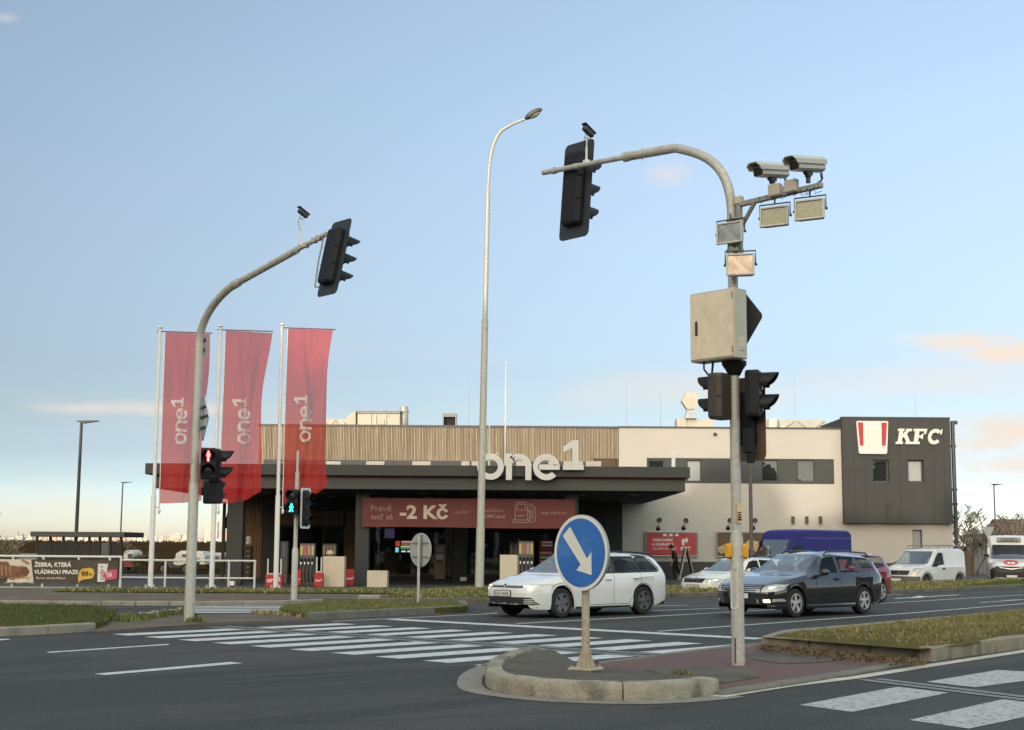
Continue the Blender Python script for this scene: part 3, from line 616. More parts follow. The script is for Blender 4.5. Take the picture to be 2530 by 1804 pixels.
# ---- right mast on the near median, 17.4 m away
rb_ = G(1824, 1638, .06); RX, RY = rb_.x, rb_.y
def on_arm(x, y, base, dirv):     # point on the vertical plane through a mast along dirv
    d = ray(x, y); nrm = Vector((-dirv.y, dirv.x, 0)); t = (base - CAM).dot(nrm) / d.dot(nrm); return CAM + d * t
mast = thing('signal_mast', 'galvanised mast on the near median with its arm curving over the road to the left', 'signal mast', (RX, RY, rb_.z))
base = Vector((RX, RY, 0)); lo = Vector((RX, RY, rb_.z))
ztop = on_arm(1806, 540, base, V).z
def local(pts): return [p - lo for p in pts]
mb = MB(); zt1 = P(1824, 1318, RY).z; mb.tube([(0, 0, -.05), (0, 0, zt1 - .08 - lo.z), (0, 0, zt1 + .05 - lo.z)], [.089, .089, .07], 20); mb.tube([(0, 0, zt1 + .04 - lo.z), (0, 0, ztop - lo.z + .02)], .07, 20)
for zz in (1068, 1131): z_ = P(1815, zz, RY).z - lo.z; mb.tube([(0, 0, z_ - .018), (0, 0, z_ + .018)], .0735, 20)
z_ = P(1806, 1066, RY).z - lo.z; mb.build('pole', galv, mast, smooth=40)
a0 = Vector((RX, RY, ztop)); pm = on_arm(1668, 366, base, V); pe = on_arm(1342, 427, base, V); pj = on_arm(1545, 388, base, V)
top = on_arm(1736, 378, base, V)
pth = bez([a0, a0 + Vector((0, 0, .75)), top + (top - pm) * .28 + Vector((0, 0, -.0)), pm], 16)
mb = MB(); mb.tube(local(pth + [pj]), .068, 18); mb.build('curved_arm', galv, mast, smooth=40)
mb = MB(); mb.tube(local([pj, pe]), .042, 14); mb.tube(local([pj + (pe - pj) * -.04, pj + (pe - pj) * .01]), .076, 16)
for t in (.1,): 
    p = pj.lerp(pm, .35) - lo
    for e in ((0, 0, .1), (0, 0, -.1)): mb.tube([p, p + Vector(e)], .009, 6)
mb.tube(local([pe.lerp(pj, .12), pe.lerp(pj, .16)]), .055, 12); mb.tube(local([pe.lerp(pj, .4) , pe.lerp(pj, .45)]), .05, 12)
mb.build('arm_tube', galv, mast, smooth=40)
mb = MB(); tv = Vector((-.55, -.83, 0)).normalized(); cvz = P(1800, 1455, RY - .1).z - lo.z; ta_ = math.atan2(tv.y, tv.x); fr_ = lambda v: Vector(((.090 + v.z) * math.cos(ta_ + v.x / .092), (.090 + v.z) * math.sin(ta_ + v.x / .092), cvz + v.y))
hh_ = (P(1800, 1407, RY).z - P(1800, 1505, RY).z) / 2; mb.prism(rrect(-.06, -hh_, .055, hh_, .03), .012, fn=fr_); mb.build('inspection_cover', M('cover_grey', (.56, .55, .50), .6, var=.1), mast)
mb = MB(); mb.tube([tv * .092, tv * .092 + Vector((0, 0, .33))], .011, 6); mb.build('earth_strip', M('rust', (.16, .07, .03), .8, .3), mast)
# overhead head
hp = pe.lerp(pj, .40); hd = signal_head('traffic_light', 'big overhead traffic light seen from behind at the end of the right curved arm', 3, .385, .37, .25, .66, visor=.34)
ht = on_arm(1402, 372, base, V)
place(hd, Vector((ht.x, ht.y, ht.z)) + U * .1, ANG, R(5))
def post_cam(label, foot, h, ang):
    t = thing('detector_camera', label, 'camera', foot)
    mb = MB(); mb.tube([(0, 0, 0), (0, 0, h * .6)], .022, 8); mb.tube([(0, 0, h * .58), (.01, 0, h)], .013, 8); mb.box((0, 0, 0), (.11, .11, .08), bev=.01); mb.box((.02, 0, h), (.07, .06, .05), bev=.01); mb.build('bracket', white_paint, t)
    mb = MB(); cable = [Vector((-.03, 0, h * .55)), Vector((-.07, 0, h * .8)), Vector((-.05, 0, h * 1.0)), Vector((-.02, 0, h + .06))]; mb.tube(cable, .006, 5); mb.build('cable', black_pl, t)
    mb = MB(); rr = Matrix.Rotation(R(28), 3, 'Y'); mb.box((.05, 0, h + .12), (.28, .11, .11), rr, bev=.02); mb.box((.07, 0, h + .185), (.34, .13, .012), rr); mb.build('camera_body', dark_metal, t); t.rotation_euler = (0, 0, ang); t.scale = (.8,) * 3; return t
post_cam('small detector camera on a post above the right curved arm', on_arm(1449, 405, base, V) + Vector((0, 0, .03)), .50, ANG)
# camera bracket, cameras, floodlights
bk0 = on_arm(1806, 505, base, -V); arm0 = on_arm(1826, 506, base, -V); arm1 = on_arm(2031, 457, base, -V)
br_ = thing('camera_bracket', 'steel bracket arm reaching right from the top of the near median mast', 'bracket', lo)
mb = MB(); rz_ = math.atan2(-V.y, -V.x); dv = (arm1 - arm0)
mid = (arm0 + arm1) / 2 - lo; pit = math.atan2(dv.z, Vector((dv.x, dv.y)).length)
rot = rotz(rz_) @ Matrix.Rotation(-pit, 3, 'Y'); mb.box(mid, (dv.length, .07, .07), rot, bev=.008)
up0 = on_arm(1826, 500, base, -V) ; up1 = on_arm(1829, 650, base, -V); mb.box((up0 + up1) / 2 - lo, (.07, .07, (up0 - up1).length), rotz(rz_), bev=.008)
k0, k1 = on_arm(1832, 560, base, -V), on_arm(1866, 498, base, -V); mb.tube(local([k0, k1]), .032, 8)
for yy in (545, 620):
    c = on_arm(1816, yy, base, -V); mb.box(c - lo, (.2, .16, .05), rotz(rz_), bev=.01)
mb.build('arm', M('galv_bracket', (.30, .30, .27), .5, .3, var=.1, scale=8), br_)
box_m = M('junction_box_plastic', (.52, .48, .40), .6, var=.06)
for (x, y, w_, h_) in ((1922, 472, .19, .17), (1962, 462, .19, .17), (1826, 496, .11, .12)):
    mb = MB(); c = on_arm(x, y, base, -V) - U * (.06 if w_ > .15 else 0); mb.box(c - lo, (w_, .1, h_), rotz(rz_), bev=.014); mb.build('junction_box', box_m, br_)
mb = MB()
for i in range(9):
    a = on_arm(1880 + i * 17, 488 - i * 3.2, base, -V) - U * .04 - lo; mb.tube([a, a + Vector((.03 * random.uniform(-1, 1), 0, -.05 - .05 * random.random())), a + Vector((.09, -.03, random.uniform(-.07, .0)))], .005, 5)
mb.build('cable', black_pl, br_)
def cctv(label, px):
    p = on_arm(*px, base, -V); t = thing('enforcement_camera', label, 'camera', p, ANG + math.pi); cm_ = M('camera_housing', (.50, .48, .43), .5, var=.06)
    # looks along +x ; mounted at z = 0
    mb = MB(); mb.tube([(0, 0, 0), (0, 0, .09)], .03, 10); mb.sphere((0, 0, .1), .045, 10, 8); mb.box((0, 0, .13), (.14, .07, .05), bev=.01); mb.build('mount', dark_metal, t)
    rr = Matrix.Rotation(R(9), 3, 'Y'); c0 = Vector((.03, 0, .235))
    sec = [(-.085, -.06), (-.05, -.085), (.05, -.085), (.085, -.06), (.085, .05), (-.085, .05)]
    mb = MB(); vs = []
    for x in (-.30, .27): vs += [c0 + rr @ Vector((x, a, b)) for a, b in sec]
    mb.add(vs, [(i, (i + 1) % 6, 6 + (i + 1) % 6, 6 + i) for i in range(6)] + [tuple(range(6)), tuple(range(6, 12))]); mb.build('housing', cm_, t)
    mb = MB(); vs = []; hood = [(-.105, .0), (-.105, .06), (-.06, .105), (.06, .105), (.105, .06), (.105, .0), (.095, .0), (.095, .055), (.055, .094), (-.055, .094), (-.095, .055), (-.095, .0)]
    for x in (-.32, .38): vs += [c0 + rr @ Vector((x + (.0 if b > .01 else -.05 if x > 0 else 0), a, b)) for a, b in hood]
    mb.add(vs, [(i, (i + 1) % 12, 12 + (i + 1) % 12, 12 + i) for i in range(12)] + [(0, 1, 10, 11), (1, 2, 9, 10), (2, 3, 8, 9), (3, 4, 7, 8), (4, 5, 6, 7)] + [(12, 13, 22, 23), (13, 14, 21, 22), (14, 15, 20, 21), (15, 16, 19, 20), (16, 17, 18, 19)]); mb.build('sunshield', cm_, t)
    mb = MB(); mb.box(c0 + rr @ Vector((.276, 0, -.015)), (.008, .13, .11), rr); mb.build('front_window', glass('lens_glass', (.01, .01, .012), 0, .05, .3, .0), t)
    mb = MB(); 
    for k in range(3): mb.tube([c0 + rr @ Vector((-.3, .02 * (k - 1), -.03)), Vector((-.34 + .03 * k, .03 * (k - 1), .1)), Vector((-.2 + .05 * k, 0, -.02))], .006, 5)
    mb.build('cable', black_pl, t); t.scale = (1.02,) * 3; return t
cctv('pale speed enforcement camera above the junction boxes, the lower left of the two', (1908, 466)); cctv('pale speed enforcement camera at the outer end of the bracket, the higher right one', (1997, 452))
refl_m = M('lamp_reflector', (.30, .29, .20), .35, .3, var=.25, scale=30)
def flood(label, px, w_, h_, rz, tilt=R(-6), face=None, dep=.12, n_base=None):
    p = on_arm(*px, base, -V) if n_base is None else n_base; t = thing('floodlight', label, 'floodlight', p, rz); rr = Matrix.Rotation(tilt, 3, 'Y')   # shines along +x
    fm = M('floodlight_frame', (.55, .53, .48), .5, var=.06)
    mb = MB()
    for (y, z, a, b) in ((-w_ / 2 + .012, 0, .024, h_), (w_ / 2 - .012, 0, .024, h_)): mb.box(rr @ Vector((0, y, z)), (.05, a, b), rr, bev=.004)
    for z in (-h_ / 2 + .012, h_ / 2 - .012): mb.box(rr @ Vector((.001, 0, z)), (.05, w_ - .05, .024), rr, bev=.004)
    mb.build('frame', fm, t)
    mb = MB(); k = .8; vs = [rr @ Vector(v) for v in [(-.02, -w_ / 2 + .01, -h_ / 2 + .01), (-.02, w_ / 2 - .01, -h_ / 2 + .01), (-.02, w_ / 2 - .01, h_ / 2 - .01), (-.02, -w_ / 2 + .01, h_ / 2 - .01), (-dep, -w_ / 2 * k, -h_ / 2 * k), (-dep, w_ / 2 * k, -h_ / 2 * k), (-dep, w_ / 2 * k, h_ / 2 * k), (-dep, -w_ / 2 * k, h_ / 2 * k)]]
    mb.add(vs, [(0, 1, 5, 4), (1, 2, 6, 5), (2, 3, 7, 6), (3, 0, 4, 7), (4, 5, 6, 7)]); mb.build('back_shell', M('floodlight_shell', (.42, .40, .36), .5, var=.08), t)
    mb = MB(); mb.box(rr @ Vector((0, 0, 0)), (.012, w_ - .05, h_ - .05), rr); mb.build('front_glass', face or refl_m, t)
    mb = MB(); mb.tube([(-.03, -w_ / 2 - .012, -.0), (-.03, -w_ / 2 - .016, h_ / 2 + .04), (-.03, w_ / 2 + .016, h_ / 2 + .04), (-.03, w_ / 2 + .012, 0)], .011, 6); mb.tube([(-.03, 0, h_ / 2 + .04), (-.03, 0, h_ / 2 + .12)], .012, 6); mb.sphere((-.03, w_ / 2 + .02, 0), .02, 8, 6); mb.sphere((-.03, -w_ / 2 - .02, 0), .02, 8, 6); mb.build('yoke', dark_metal, t); return t
mirror = M('flood_glass', (.24, .235, .22), .2, .75, var=.45, scale=4, spots=(3, .55, (.10, .085, .07), .6))
fz = math.atan2(-.86, -.5)
flood('floodlight with a ribbed panel under the bracket arm, the lower left one', (1913, 535), .40, .28, fz); flood('floodlight with a ribbed panel hanging at the outer end of the bracket arm', (2000, 518), .40, .28, fz)
fa_ = Vector((math.cos(fz), math.sin(fz), 0))
flood('square floodlight clamped to the mast just below the bracket, mirror-like glass', None, .40, .30, math.atan2(-.80, -.6), R(-2), mirror, .1, on_arm(1812, 580, base, V) + fa_ * .14)
flood('deep square floodlight on the mast directly above the grey cabinet', None, .38, .30, math.atan2(-.97, -.22), R(-2), mirror, .22, on_arm(1842, 660, base, -V) + fa_ * .2)
# cabinet
cab = thing('equipment_cabinet', 'beige metal cabinet fixed high on the near median mast', 'cabinet', (0, 0, 0))
cz0 = P(1811, 888, RY - .2).z; cz1 = P(1808, 716, RY - .2).z; chh = cz1 - cz0; cc = Vector((RX, RY, (cz0 + cz1) / 2)) - U * .17 + V * .13
cab.location = cc; cab.rotation_euler = (0, 0, ANG)       # local -x faces -U, local y along V
cabm = M('cabinet_paint', (.68, .60, .45), .65, var=.1, scale=5, spots=(9, .60, (.76, .70, .57), .6))
mb = MB(); mb.box((0, 0, 0), (.28, .78, chh), bev=.012); mb.build('case', M('cabinet_case', (.47, .45, .37), .6, var=.08), cab)
mb = MB(); mb.box((-.146, 0, .0), (.016, .74, chh - .05), bev=.006); mb.build('door', cabm, cab)
mb = MB(); mb.box((-.158, .26, -.02), (.02, .045, .20), bev=.01); mb.build('handle', M('handle_dark', (.03, .018, .016), .5), cab)
mb = MB(); mb.box((.02, -.394, -.28), (.12, .012, .18), bev=.004); mb.box((.02, -.402, -.28), (.07, .008, .11)); mb.build('vent', box_m, cab)
for z_ in (chh / 2 - .1, -chh / 2 + .12): mb = MB(); mb.box((-.15, -.365, z_), (.03, .016, .09), bev=.003); mb.build('hinge', M('hinge_metal', (.33, .31, .26), .5), cab)
mb = MB(); f_ = lambda v: Vector((-.1555 - v.z, .03 - v.x, .27 + v.y))
mb.prism(rrect(-.03, -.045, .03, .075, .012), .001, fn=f_); mb.prism(rrect(-.045, -.09, .045, -.065, .004), .001, fn=f_); mb.build('sticker', M('sticker_white', (.66, .63, .56), .6), cab)
mb = MB(); mb.lathe([(.05, 0), (.17, 0), (.17, -.05), (.12, -.12), (.08, -.2)], 16, fn=lambda v: v + Vector((.17, -.13, -chh / 2))); mb.tube([(.0, .1, -chh / 2), (.0, .12, -chh / 2 - .16), (.1, .12, -chh / 2 - .2), (.17, -.05, -chh / 2 - .22)], .016, 8); mb.tube([(-.05, .22, -chh / 2 + .02), (-.05, .22, -chh / 2 - .1), (.05, .15, -chh / 2 - .26)], .013, 8); mb.build('cable_gland', black_pl, cab, smooth=40)
# diamond sign seen from behind
def diamond(label, loc, rz, s, mats, two=False):
    t = thing('road_sign', label, 'road sign', loc, rz); h = s / math.sqrt(2); mb = MB()
    pts = []
    for k in range(4):
        a = R(90 * k); c = Vector((math.cos(a), math.sin(a))) * (h - .05)
        for j in (-1, 0, 1): b = R(90 * k + j * 40); pts.append((c.x + .05 * math.cos(b), c.y + .05 * math.sin(b)))
    mb.prism(pts, .02, fn=lambda v: Vector((v.z, v.x, v.y))); mb.build('plate', mats[0], t)
    if two:
        mb = MB()
        for z_ in (-.2, .02, .22): mb.box((-.012, 0, z_), (.03, (h - abs(z_)) * 2 - .03, .045))
        mb.build('rail', dark_metal, t)
    return t
diamond('dark back of a diamond road sign sticking out behind the beige cabinet', P(1838, 789, RY + .15), ANG - R(12), .52, [M('sign_back', (.06, .06, .058), .6, .3)])
# heads below the cabinet
hd2 = signal_head('traffic_light', 'brown backed two lamp signal on the left side of the near mast', 2, .30, .30, .20, 0, visor=.22, body=M('aged_black_plastic', (.045, .034, .028), .5, var=.15, scale=6))
# looks left-away along +V; its back is turned towards the camera
place(hd2, Vector((RX, RY, P(1775, 925, RY).z)) - U * .20 - V * .02, R(42 + 97))
hd3 = signal_head('traffic_light', 'black two lamp pedestrian signal on the right side of the near mast facing right', 2, .30, .30, .20, 0, visor=.24)
place(hd3, Vector((RX, RY, P(1860, 920, RY).z)) + U * .02 - V * .19, R(42 - 62))
hd4 = signal_head('traffic_light', 'black traffic light behind the mast turned away, only its dark edge showing', 3, .235, .26, .2, .56, visor=.2)
for o_ in hd4.children:
    if o_.name.startswith('backboard'): o_.data.materials[0] = M('board_brown', (.13, .085, .055), .55, var=.2, scale=3)
place(hd4, Vector((RX, RY, P(1850, 1138, RY).z + 1.155 - .21)) + U * .12 - V * .05, ANG)
mb = MB(); z_ = P(1850, 1058, RY).z; z2 = P(1850, 1120, RY).z; mb.box((0, 0, 0), (.12, .13, z_ - z2), rotz(ANG), bev=.01); mb.box((.02, -.02, -(z_ - z2) / 2 - .07), (.08, .09, .14), rotz(ANG), bev=.01)
o = mb.build('sounder_box', black_pl); o.location = Vector((RX, RY, (z_ + z2) / 2)) + Vector((.17, -.08, 0)); tag(o, 'small black box hanging below the right pedestrian signal', 'signal box')
# striped sensor and push buttons
mb = MB(); z1, z0 = P(1820, 1244, RY).z, P(1820, 1292, RY).z; f_ = frame_of(Vector((RX, RY, z0)) + tv * .0 + Vector((.02, -.076, 0)), (.97, .25, 0), (0, 0, 1)); hh2 = z1 - z0
mb.prism(rrect(-.035, 0, .035, hh2, .012), .03, fn=f_); o = mb.build('striped_sensor', M('sensor_cream', (.60, .47, .25), .5, var=.05)); tag(o, 'cream and black striped sensor on the mast', 'sensor')
mb = MB(); 
for k in range(4):
    for x_ in (-.022, .006): mb.box(f_(Vector((x_ + .008, hh2 * (.16 + .12 * k), .032))), (.026, .006, hh2 * (.088 - .012 * k)), rotz(math.atan2(.25, .97)))
q_ = mb.build('stripe', black_pl); q_.parent = o
yel = M('button_yellow', (.75, .36, .015), .5, var=.06)
for side, lab in ((-1, 'yellow pedestrian push button box on the left side of the mast'), (1, 'yellow pedestrian push button box on the right side of the mast')):
    zc = P(1820, 1361, RY).z; c = Vector((RX + side * .112, RY - .02, zc)); t = thing('push_button', lab, 'push button', c, R(20) * -side)
    mb = MB(); mb.box((0, 0, 0), (.075, .10, .19), bev=.015); mb.build('case', yel, t); mb = MB(); mb.box((side * .0, -.054, -.005), (.045, .01, .13), bev=.004); mb.build('face', M('button_amber', (.68, .30, .01), .4), t); mb = MB(); mb.lathe([(0, -.115), (.022, -.112), (.026, -.095)], 12); mb.build('button', M('button_dark', (.3, .15, .02), .5), t)
# ---- round blue keep-right sign
sb = G(1447, 1655, KH - .03); t = thing('keep_right_sign', 'round blue sign with a white arrow pointing down right on a grey post', 'road sign', sb, ANG)   # face looks along local -x
zc = P(1451, 1366, sb.y).z - sb.z; r_ = .447
mb = MB(); mb.lathe([(0, 0), (r_ - .004, 0), (r_, .012), (r_, .035), (r_ - .03, .04), (r_ - .03, .03), (0, .03)], 48, fn=lambda v: Vector((-.085 + v.z, v.x, v.y + zc))); mb.build('plate', M('sign_plate_grey', (.33, .33, .32), .5, .3), t, smooth=40)
mb = MB(); mb.lathe([(r_ - .042, 0), (r_ - .001, 0)], 48, fn=lambda v: Vector((-.087 - v.z, v.x, v.y + zc))); mb.build('border', M('sign_white_border', (.74, .73, .71), .45, var=.04), t)
blue = M('sign_blue', (.022, .125, .45), .35, var=.18, scale=2.2, col2=(.035, .17, .52), spots=(2.5, .54, (.09, .25, .56), .5)); mb = MB(); mb.lathe([(0, 0), (r_ - .045, 0)], 48, fn=lambda v: Vector((-.088, v.x, v.y + zc))); mb.build('blue_face', blue, t)
pol = [(-x * .447, y * .447) for x, y in ((-.667, .448), (-.39, .686), (.246, -.148), (.407, .02), (.416, -.574), (-.149, -.457), (.013, -.308))]
mb = MB(); mb.prism(pol, .0015, fn=lambda v: Vector((-.0885 - v.z, v.x, v.y + zc))); mb.build('arrow', M('sign_white_arrow', (.72, .71, .66), .45, var=.04), t)
postm = M('sign_post_cream', (.40, .345, .245), .75, var=.2, scale=8, spots=(14, .56, (.30, .25, .17), .7))
mb = MB(); mb.tube([(0, 0, 0), (0, 0, zc + .1)], .047, 18); mb.build('post', postm, t, smooth=40)
mb = MB(); mb.box((0, 0, .012), (.32, .32, .024), rotz(R(15)), bev=.005)
for k in range(4):
    a = R(15 + 90 * k + 45); f_ = frame_of((0, 0, .024), (math.cos(a), math.sin(a), 0), (0, 0, 1)); mb.prism([(.045, 0), (.12, 0), (.048, .22)], .012, fn=f_, z0=-.006); a2 = R(15 + 90 * k + 45); mb.tube([(.17 * math.cos(a2), .17 * math.sin(a2), .02), (.17 * math.cos(a2), .17 * math.sin(a2), .05)], .016, 6)
mb.tube([(.0, -.06, .33), (0, .06, .33)], .022, 8)
mb.build('foot_plate', postm, t)
# ---- left mast
lb = G(467, 1535, .04); lo = lb.copy(); base = Vector((lb.x, lb.y, 0)); mast2 = thing('signal_mast', 'grey mast on the left island with its arm bending up to the right', 'signal mast', lb)
b1 = on_arm(497, 790, base, -V); 
zb_ = b1.z; bend0 = Vector((lb.x, lb.y, on_arm(487, 850, base, -V).z)); pb1 = on_arm(582, 702, base, -V); pE = on_arm(806, 578, base, -V); pk = on_arm(735, 617, base, -V)
mb = MB(); zr_ = P(470, 1200, lb.y).z - lo.z; mb.tube([(0, 0, -.05), (0, 0, zr_), (0, 0, zr_ + .1)], [.105, .100, .083], 20); mb.tube([(0, 0, zr_ + .08), (0, 0, bend0.z - lo.z + .02)], [.083, .08], 20)
for yy in (868, 1015, 1050, 1190, 1225): z_ = P(470, yy, lb.y).z - lo.z; mb.tube([(0, 0, z_ - .015), (0, 0, z_ + .015)], .088 if yy < 1200 else .104, 20)
mb.build('pole', galv, mast2, smooth=40)
pth = bez([bend0, bend0 + Vector((0, 0, .62)), pb1 + (pb1 - pE) * .14, pb1], 16)
mb = MB(); mb.tube(local(pth), .079, 18); mb.build('curved_arm', galv, mast2, smooth=40)
mb = MB(); mb.tube(local([pb1, pk]), .066, 16); mb.tube(local([pb1 + (pb1 - pk) * .04, pb1 + (pk - pb1) * .05]), .086, 16); mb.tube(local([pk, pE]), .044, 14)
for t_ in (.3, .6, .75): p = pk.lerp(pE, t_) - lo; mb.box(p, (.1, .1, .1), rotz(ANG), bev=.01)
mb.build('arm_tube', galv, mast2, smooth=40)
for x, y in ((476, 888), (476, 916)):
    pass
hd = signal_head('traffic_light', 'overhead traffic light seen from behind at the end of the left mast arm', 3, .335, .36, .26, .62, visor=.34)
ht = on_arm(820, 560, base, -V); place(hd, ht + U * .02 + Vector((0, 0, -.02)), ANG, R(12))
post_cam('small detector camera on a post above the left mast arm', on_arm(742, 606, base, -V) + Vector((0, 0, .02)), .62, ANG)
mb = MB(); c0_ = on_arm(800, 585, base, -V); c1_ = on_arm(778, 709, base, -V); mb.tube([c0_, (c0_ + c1_) / 2 + Vector((-.02, 0, 0)), c1_], .016, 6); mb.tube([c1_, c1_ + Vector((.16, .0, .0))], .016, 6); o = mb.build('head_strut', galv); o.parent = hd; o.matrix_parent_inverse = hd.matrix_world.inverted()
# signs and heads on the left mast
t = diamond('diamond road sign on the left mast seen nearly edge-on, pale with dark rails', P(486, 1033, lb.y + .1) + Vector((.13, 0, 0)), R(25), .66, [M('sign_back_pale', (.5, .53, .55), .5, .2)], True)
mb = MB(); mb.prism(rrect(0, 0, .20, .42, .03), .008, fn=frame_of(P(488, 880, lb.y + .12), (.96, .28, 0), (0, 0, 1))); o = mb.build('small_sign', M('sign_pinkish', (.45, .33, .32), .6)); tag(o, 'small pale plate with dark round marks behind the left mast top', 'road sign')
f_ = frame_of(P(488, 880, lb.y + .11), (.96, .28, 0), (0, 0, 1))
for (x, y, r_) in ((.11, .33, .05), (.10, .12, .055), (.05, .19, .03)): mb = MB(); mb.prism(circ(x, y, r_, 12), -.012, fn=f_); mb.build('mark', M('mark_maroon', (.06, .008, .01), .6), o)
hp = signal_head('traffic_light', 'pedestrian signal with a lit red standing man on the left mast', 2, .30, .30, .2, 0, lit=(0, 'stand'), visor=.2, man=True)
place(hp, Vector((lb.x, lb.y, P(495, 1108, lb.y - .1).z)) - V * .12 + Vector((.22, -.05, 0)), R(-78))
hq = signal_head('traffic_light', 'black traffic light below the red man on the left mast turned right', 2, .33, .34, .22, 0, visor=.26)
place(hq, Vector((lb.x, lb.y, P(515, 1108, lb.y).z)) + U * .12 + Vector((.17, .1, 0)), R(8))
hq = signal_head('traffic_light', 'lowest dark signal on the left mast, seen from behind', 2, .22, .42, .24, 0, visor=.15)
place(hq, Vector((lb.x, lb.y, P(515, 1186, lb.y).z)) + U * .10 + Vector((.16, .1, 0)), R(42))
# ---- middle pedestrian signal
mbse = G(726, 1482, .1); t = thing('signal_post', 'thin grey post with the green man signal before the forecourt', 'signal post', mbse)
mb = MB(); z1 = P(726, 1360, mbse.y).z - mbse.z; z2 = P(728, 1117, mbse.y).z - mbse.z; mb.tube([(0, 0, -.05), (0, 0, z1), (0, 0, z1 + .08)], [.085, .085, .06], 16); mb.tube([(0, 0, z1 + .06), (0, 0, z2 * .86)], .055, 16); mb.tube([(0, 0, z2 * .86), (0, 0, z2)], .035, 12); mb.lathe([(.04, z2), (.02, z2 + .03), (0, z2 + .05)], 12); mb.build('pole', galv, t, smooth=40)
hg = signal_head('traffic_light', 'pedestrian signal with a lit green walking man on the thin post', 2, .31, .32, .2, 0, lit=(1, 'walk'), visor=.2, man=True)
place(hg, Vector((mbse.x, mbse.y, P(722, 1210, mbse.y).z)) + Vector((-.03, -.07, 0)), R(-104))
hw_ = signal_head('traffic_light', 'three lamp signal with a white rimmed board on the thin post turned right', 3, .28, .27, .2, .42, True, visor=.2)
place(hw_, Vector((mbse.x, mbse.y, P(750, 1214, mbse.y).z - .02)) + Vector((.15, -.08, 0)), R(-28))
# ---- back of a small round sign
rs = G(1033, 1492, .12); t = thing('road_sign', 'grey back of a round sign on a thin post on the middle island', 'road sign', rs, ANG); zc = P(1043, 1359, rs.y).z - rs.z; r_ = .42
mb = MB(); mb.lathe([(0, 0), (r_, 0), (r_, .02), (r_ - .02, .02), (0, .006)], 36, fn=lambda v: Vector((.045 + v.z, v.x, v.y + zc))); mb.build('plate', M('sign_back_light', (.40, .41, .41), .5, .3, var=.06), t, smooth=40)
mb = MB(); mb.tube([(0, 0, 0), (0, 0, zc + .36)], .033, 12); mb.build('post', M('post_light', (.46, .455, .42), .6, var=.1), t, smooth=40)
mb = MB()
for z_ in (-.17, .17): mb.box((.03, 0, zc + z_), (.03, .62, .035))
mb.box((.028, -.06, zc), (.03, .05, .74)); mb.build('rail', M('galv_dull', (.2, .2, .19), .6, .3), t)
# ---- tall street lamp in the centre
lb2 = G(1184, 1456, .05); t = thing('street_lamp', 'tall grey street lamp in the middle of the verge with a curved neck', 'street lamp', lb2)
yl = lb2.y; zl1 = P(1190, 1304, yl).z - lb2.z; zl2 = P(1202, 790, yl).z - lb2.z; zl3 = P(1209, 480, yl).z - lb2.z; topx = lambda x, y: P(x, y, yl) - lb2
lean = lambda z_: Vector((z_ * .012, 0, z_))
pts = [Vector((0, 0, -.1)), lean(zl1), lean(zl1 + .02), lean(zl2), lean(zl2 + .02), lean(zl3)]
mb = MB(); mb.tube(pts[:2], [.155, .145], 18); mb.tube([pts[1] + Vector((0, 0, -.02)), pts[3]], [.13, .115], 18); mb.tube([pts[3] - Vector((0, 0, .05)), pts[5]], [.088, .08], 16); mb.build('pole', galv, t, smooth=40)
neckp = bez([lean(zl3), lean(zl3) + Vector((.02, 0, 1.2)), topx(1214, 348), topx(1240, 322)], 12) + [topx(1268, 306), topx(1296, 295)]
mb = MB(); mb.tube(neckp, [.058] * (len(neckp) - 2) + [.05, .045], 14); mb.build('neck', galv, t, smooth=40)
mb = MB(); lc = topx(1318, 282); hd_ = (topx(1337, 271) - topx(1298, 294)); rr = hd_.to_track_quat('X', 'Z').to_matrix()
vs = MB(); vs.sphere((0, 0, 0), 1, 16, 10); mb.add([lc + rr @ Vector((v[0] * .37, v[1] * .2, v[2] * (.14 if v[2] > 0 else .10))) for v in vs.v], vs.f); mb.build('lamp_head', M('lamp_head_grey', (.10, .10, .095), .5, .3, var=.15), t, smooth=40)
mb = MB(); mb.add([lc + rr @ Vector((v[0] * .24 + .02, v[1] * .14 - .02, -.05 + v[2] * .10)) for v in vs.v], vs.f); mb.build('lamp_bowl', M('lamp_bowl', (.30, .28, .22), .15, var=.1), t, smooth=40)
# ---- car park lamps
def led_lamp(label, px_base, px_top, Y, arm=.9, r_=.075, base_z=LOT):
    p = P(*px_base, Y); q = P(*px_top, Y); p.z = base_z; x_ = (p.x + q.x) / 2; t = thing('car_park_lamp', label, 'street lamp', (p.x, Y, base_z), 0, 'lamps with flat heads round the forecourt'); h = q.z - base_z
    mb = MB(); mb.tube([(0, 0, 0), (0, 0, h)], [r_, r_ * .7], 12); mb.build('pole', dark_metal, t, smooth=40)
    mb = MB(); mb.prism([(-.22, .0), (.15, -.09), (.25, -.06), (arm, .03), (arm, .06), (-.2, .045)], .3, fn=lambda v: Vector((v.x, v.z - .15, h + v.y))); mb.build('lamp_head', M('led_head', (.02, .022, .022), .5), t); return t
led_lamp('dark car park lamp standing before the grey slatted shed', (186, 1370), (198, 1042), 68, .85, .10)
led_lamp('distant thin car park lamp right of the slatted shed', (298, 1320), (302, 1192), 140, .9, .09, -.3)
led_lamp('distant thin car park lamp beyond the white vans on the right', (2460, 1320), (2454, 1197), 120, .9, .08, -.3)

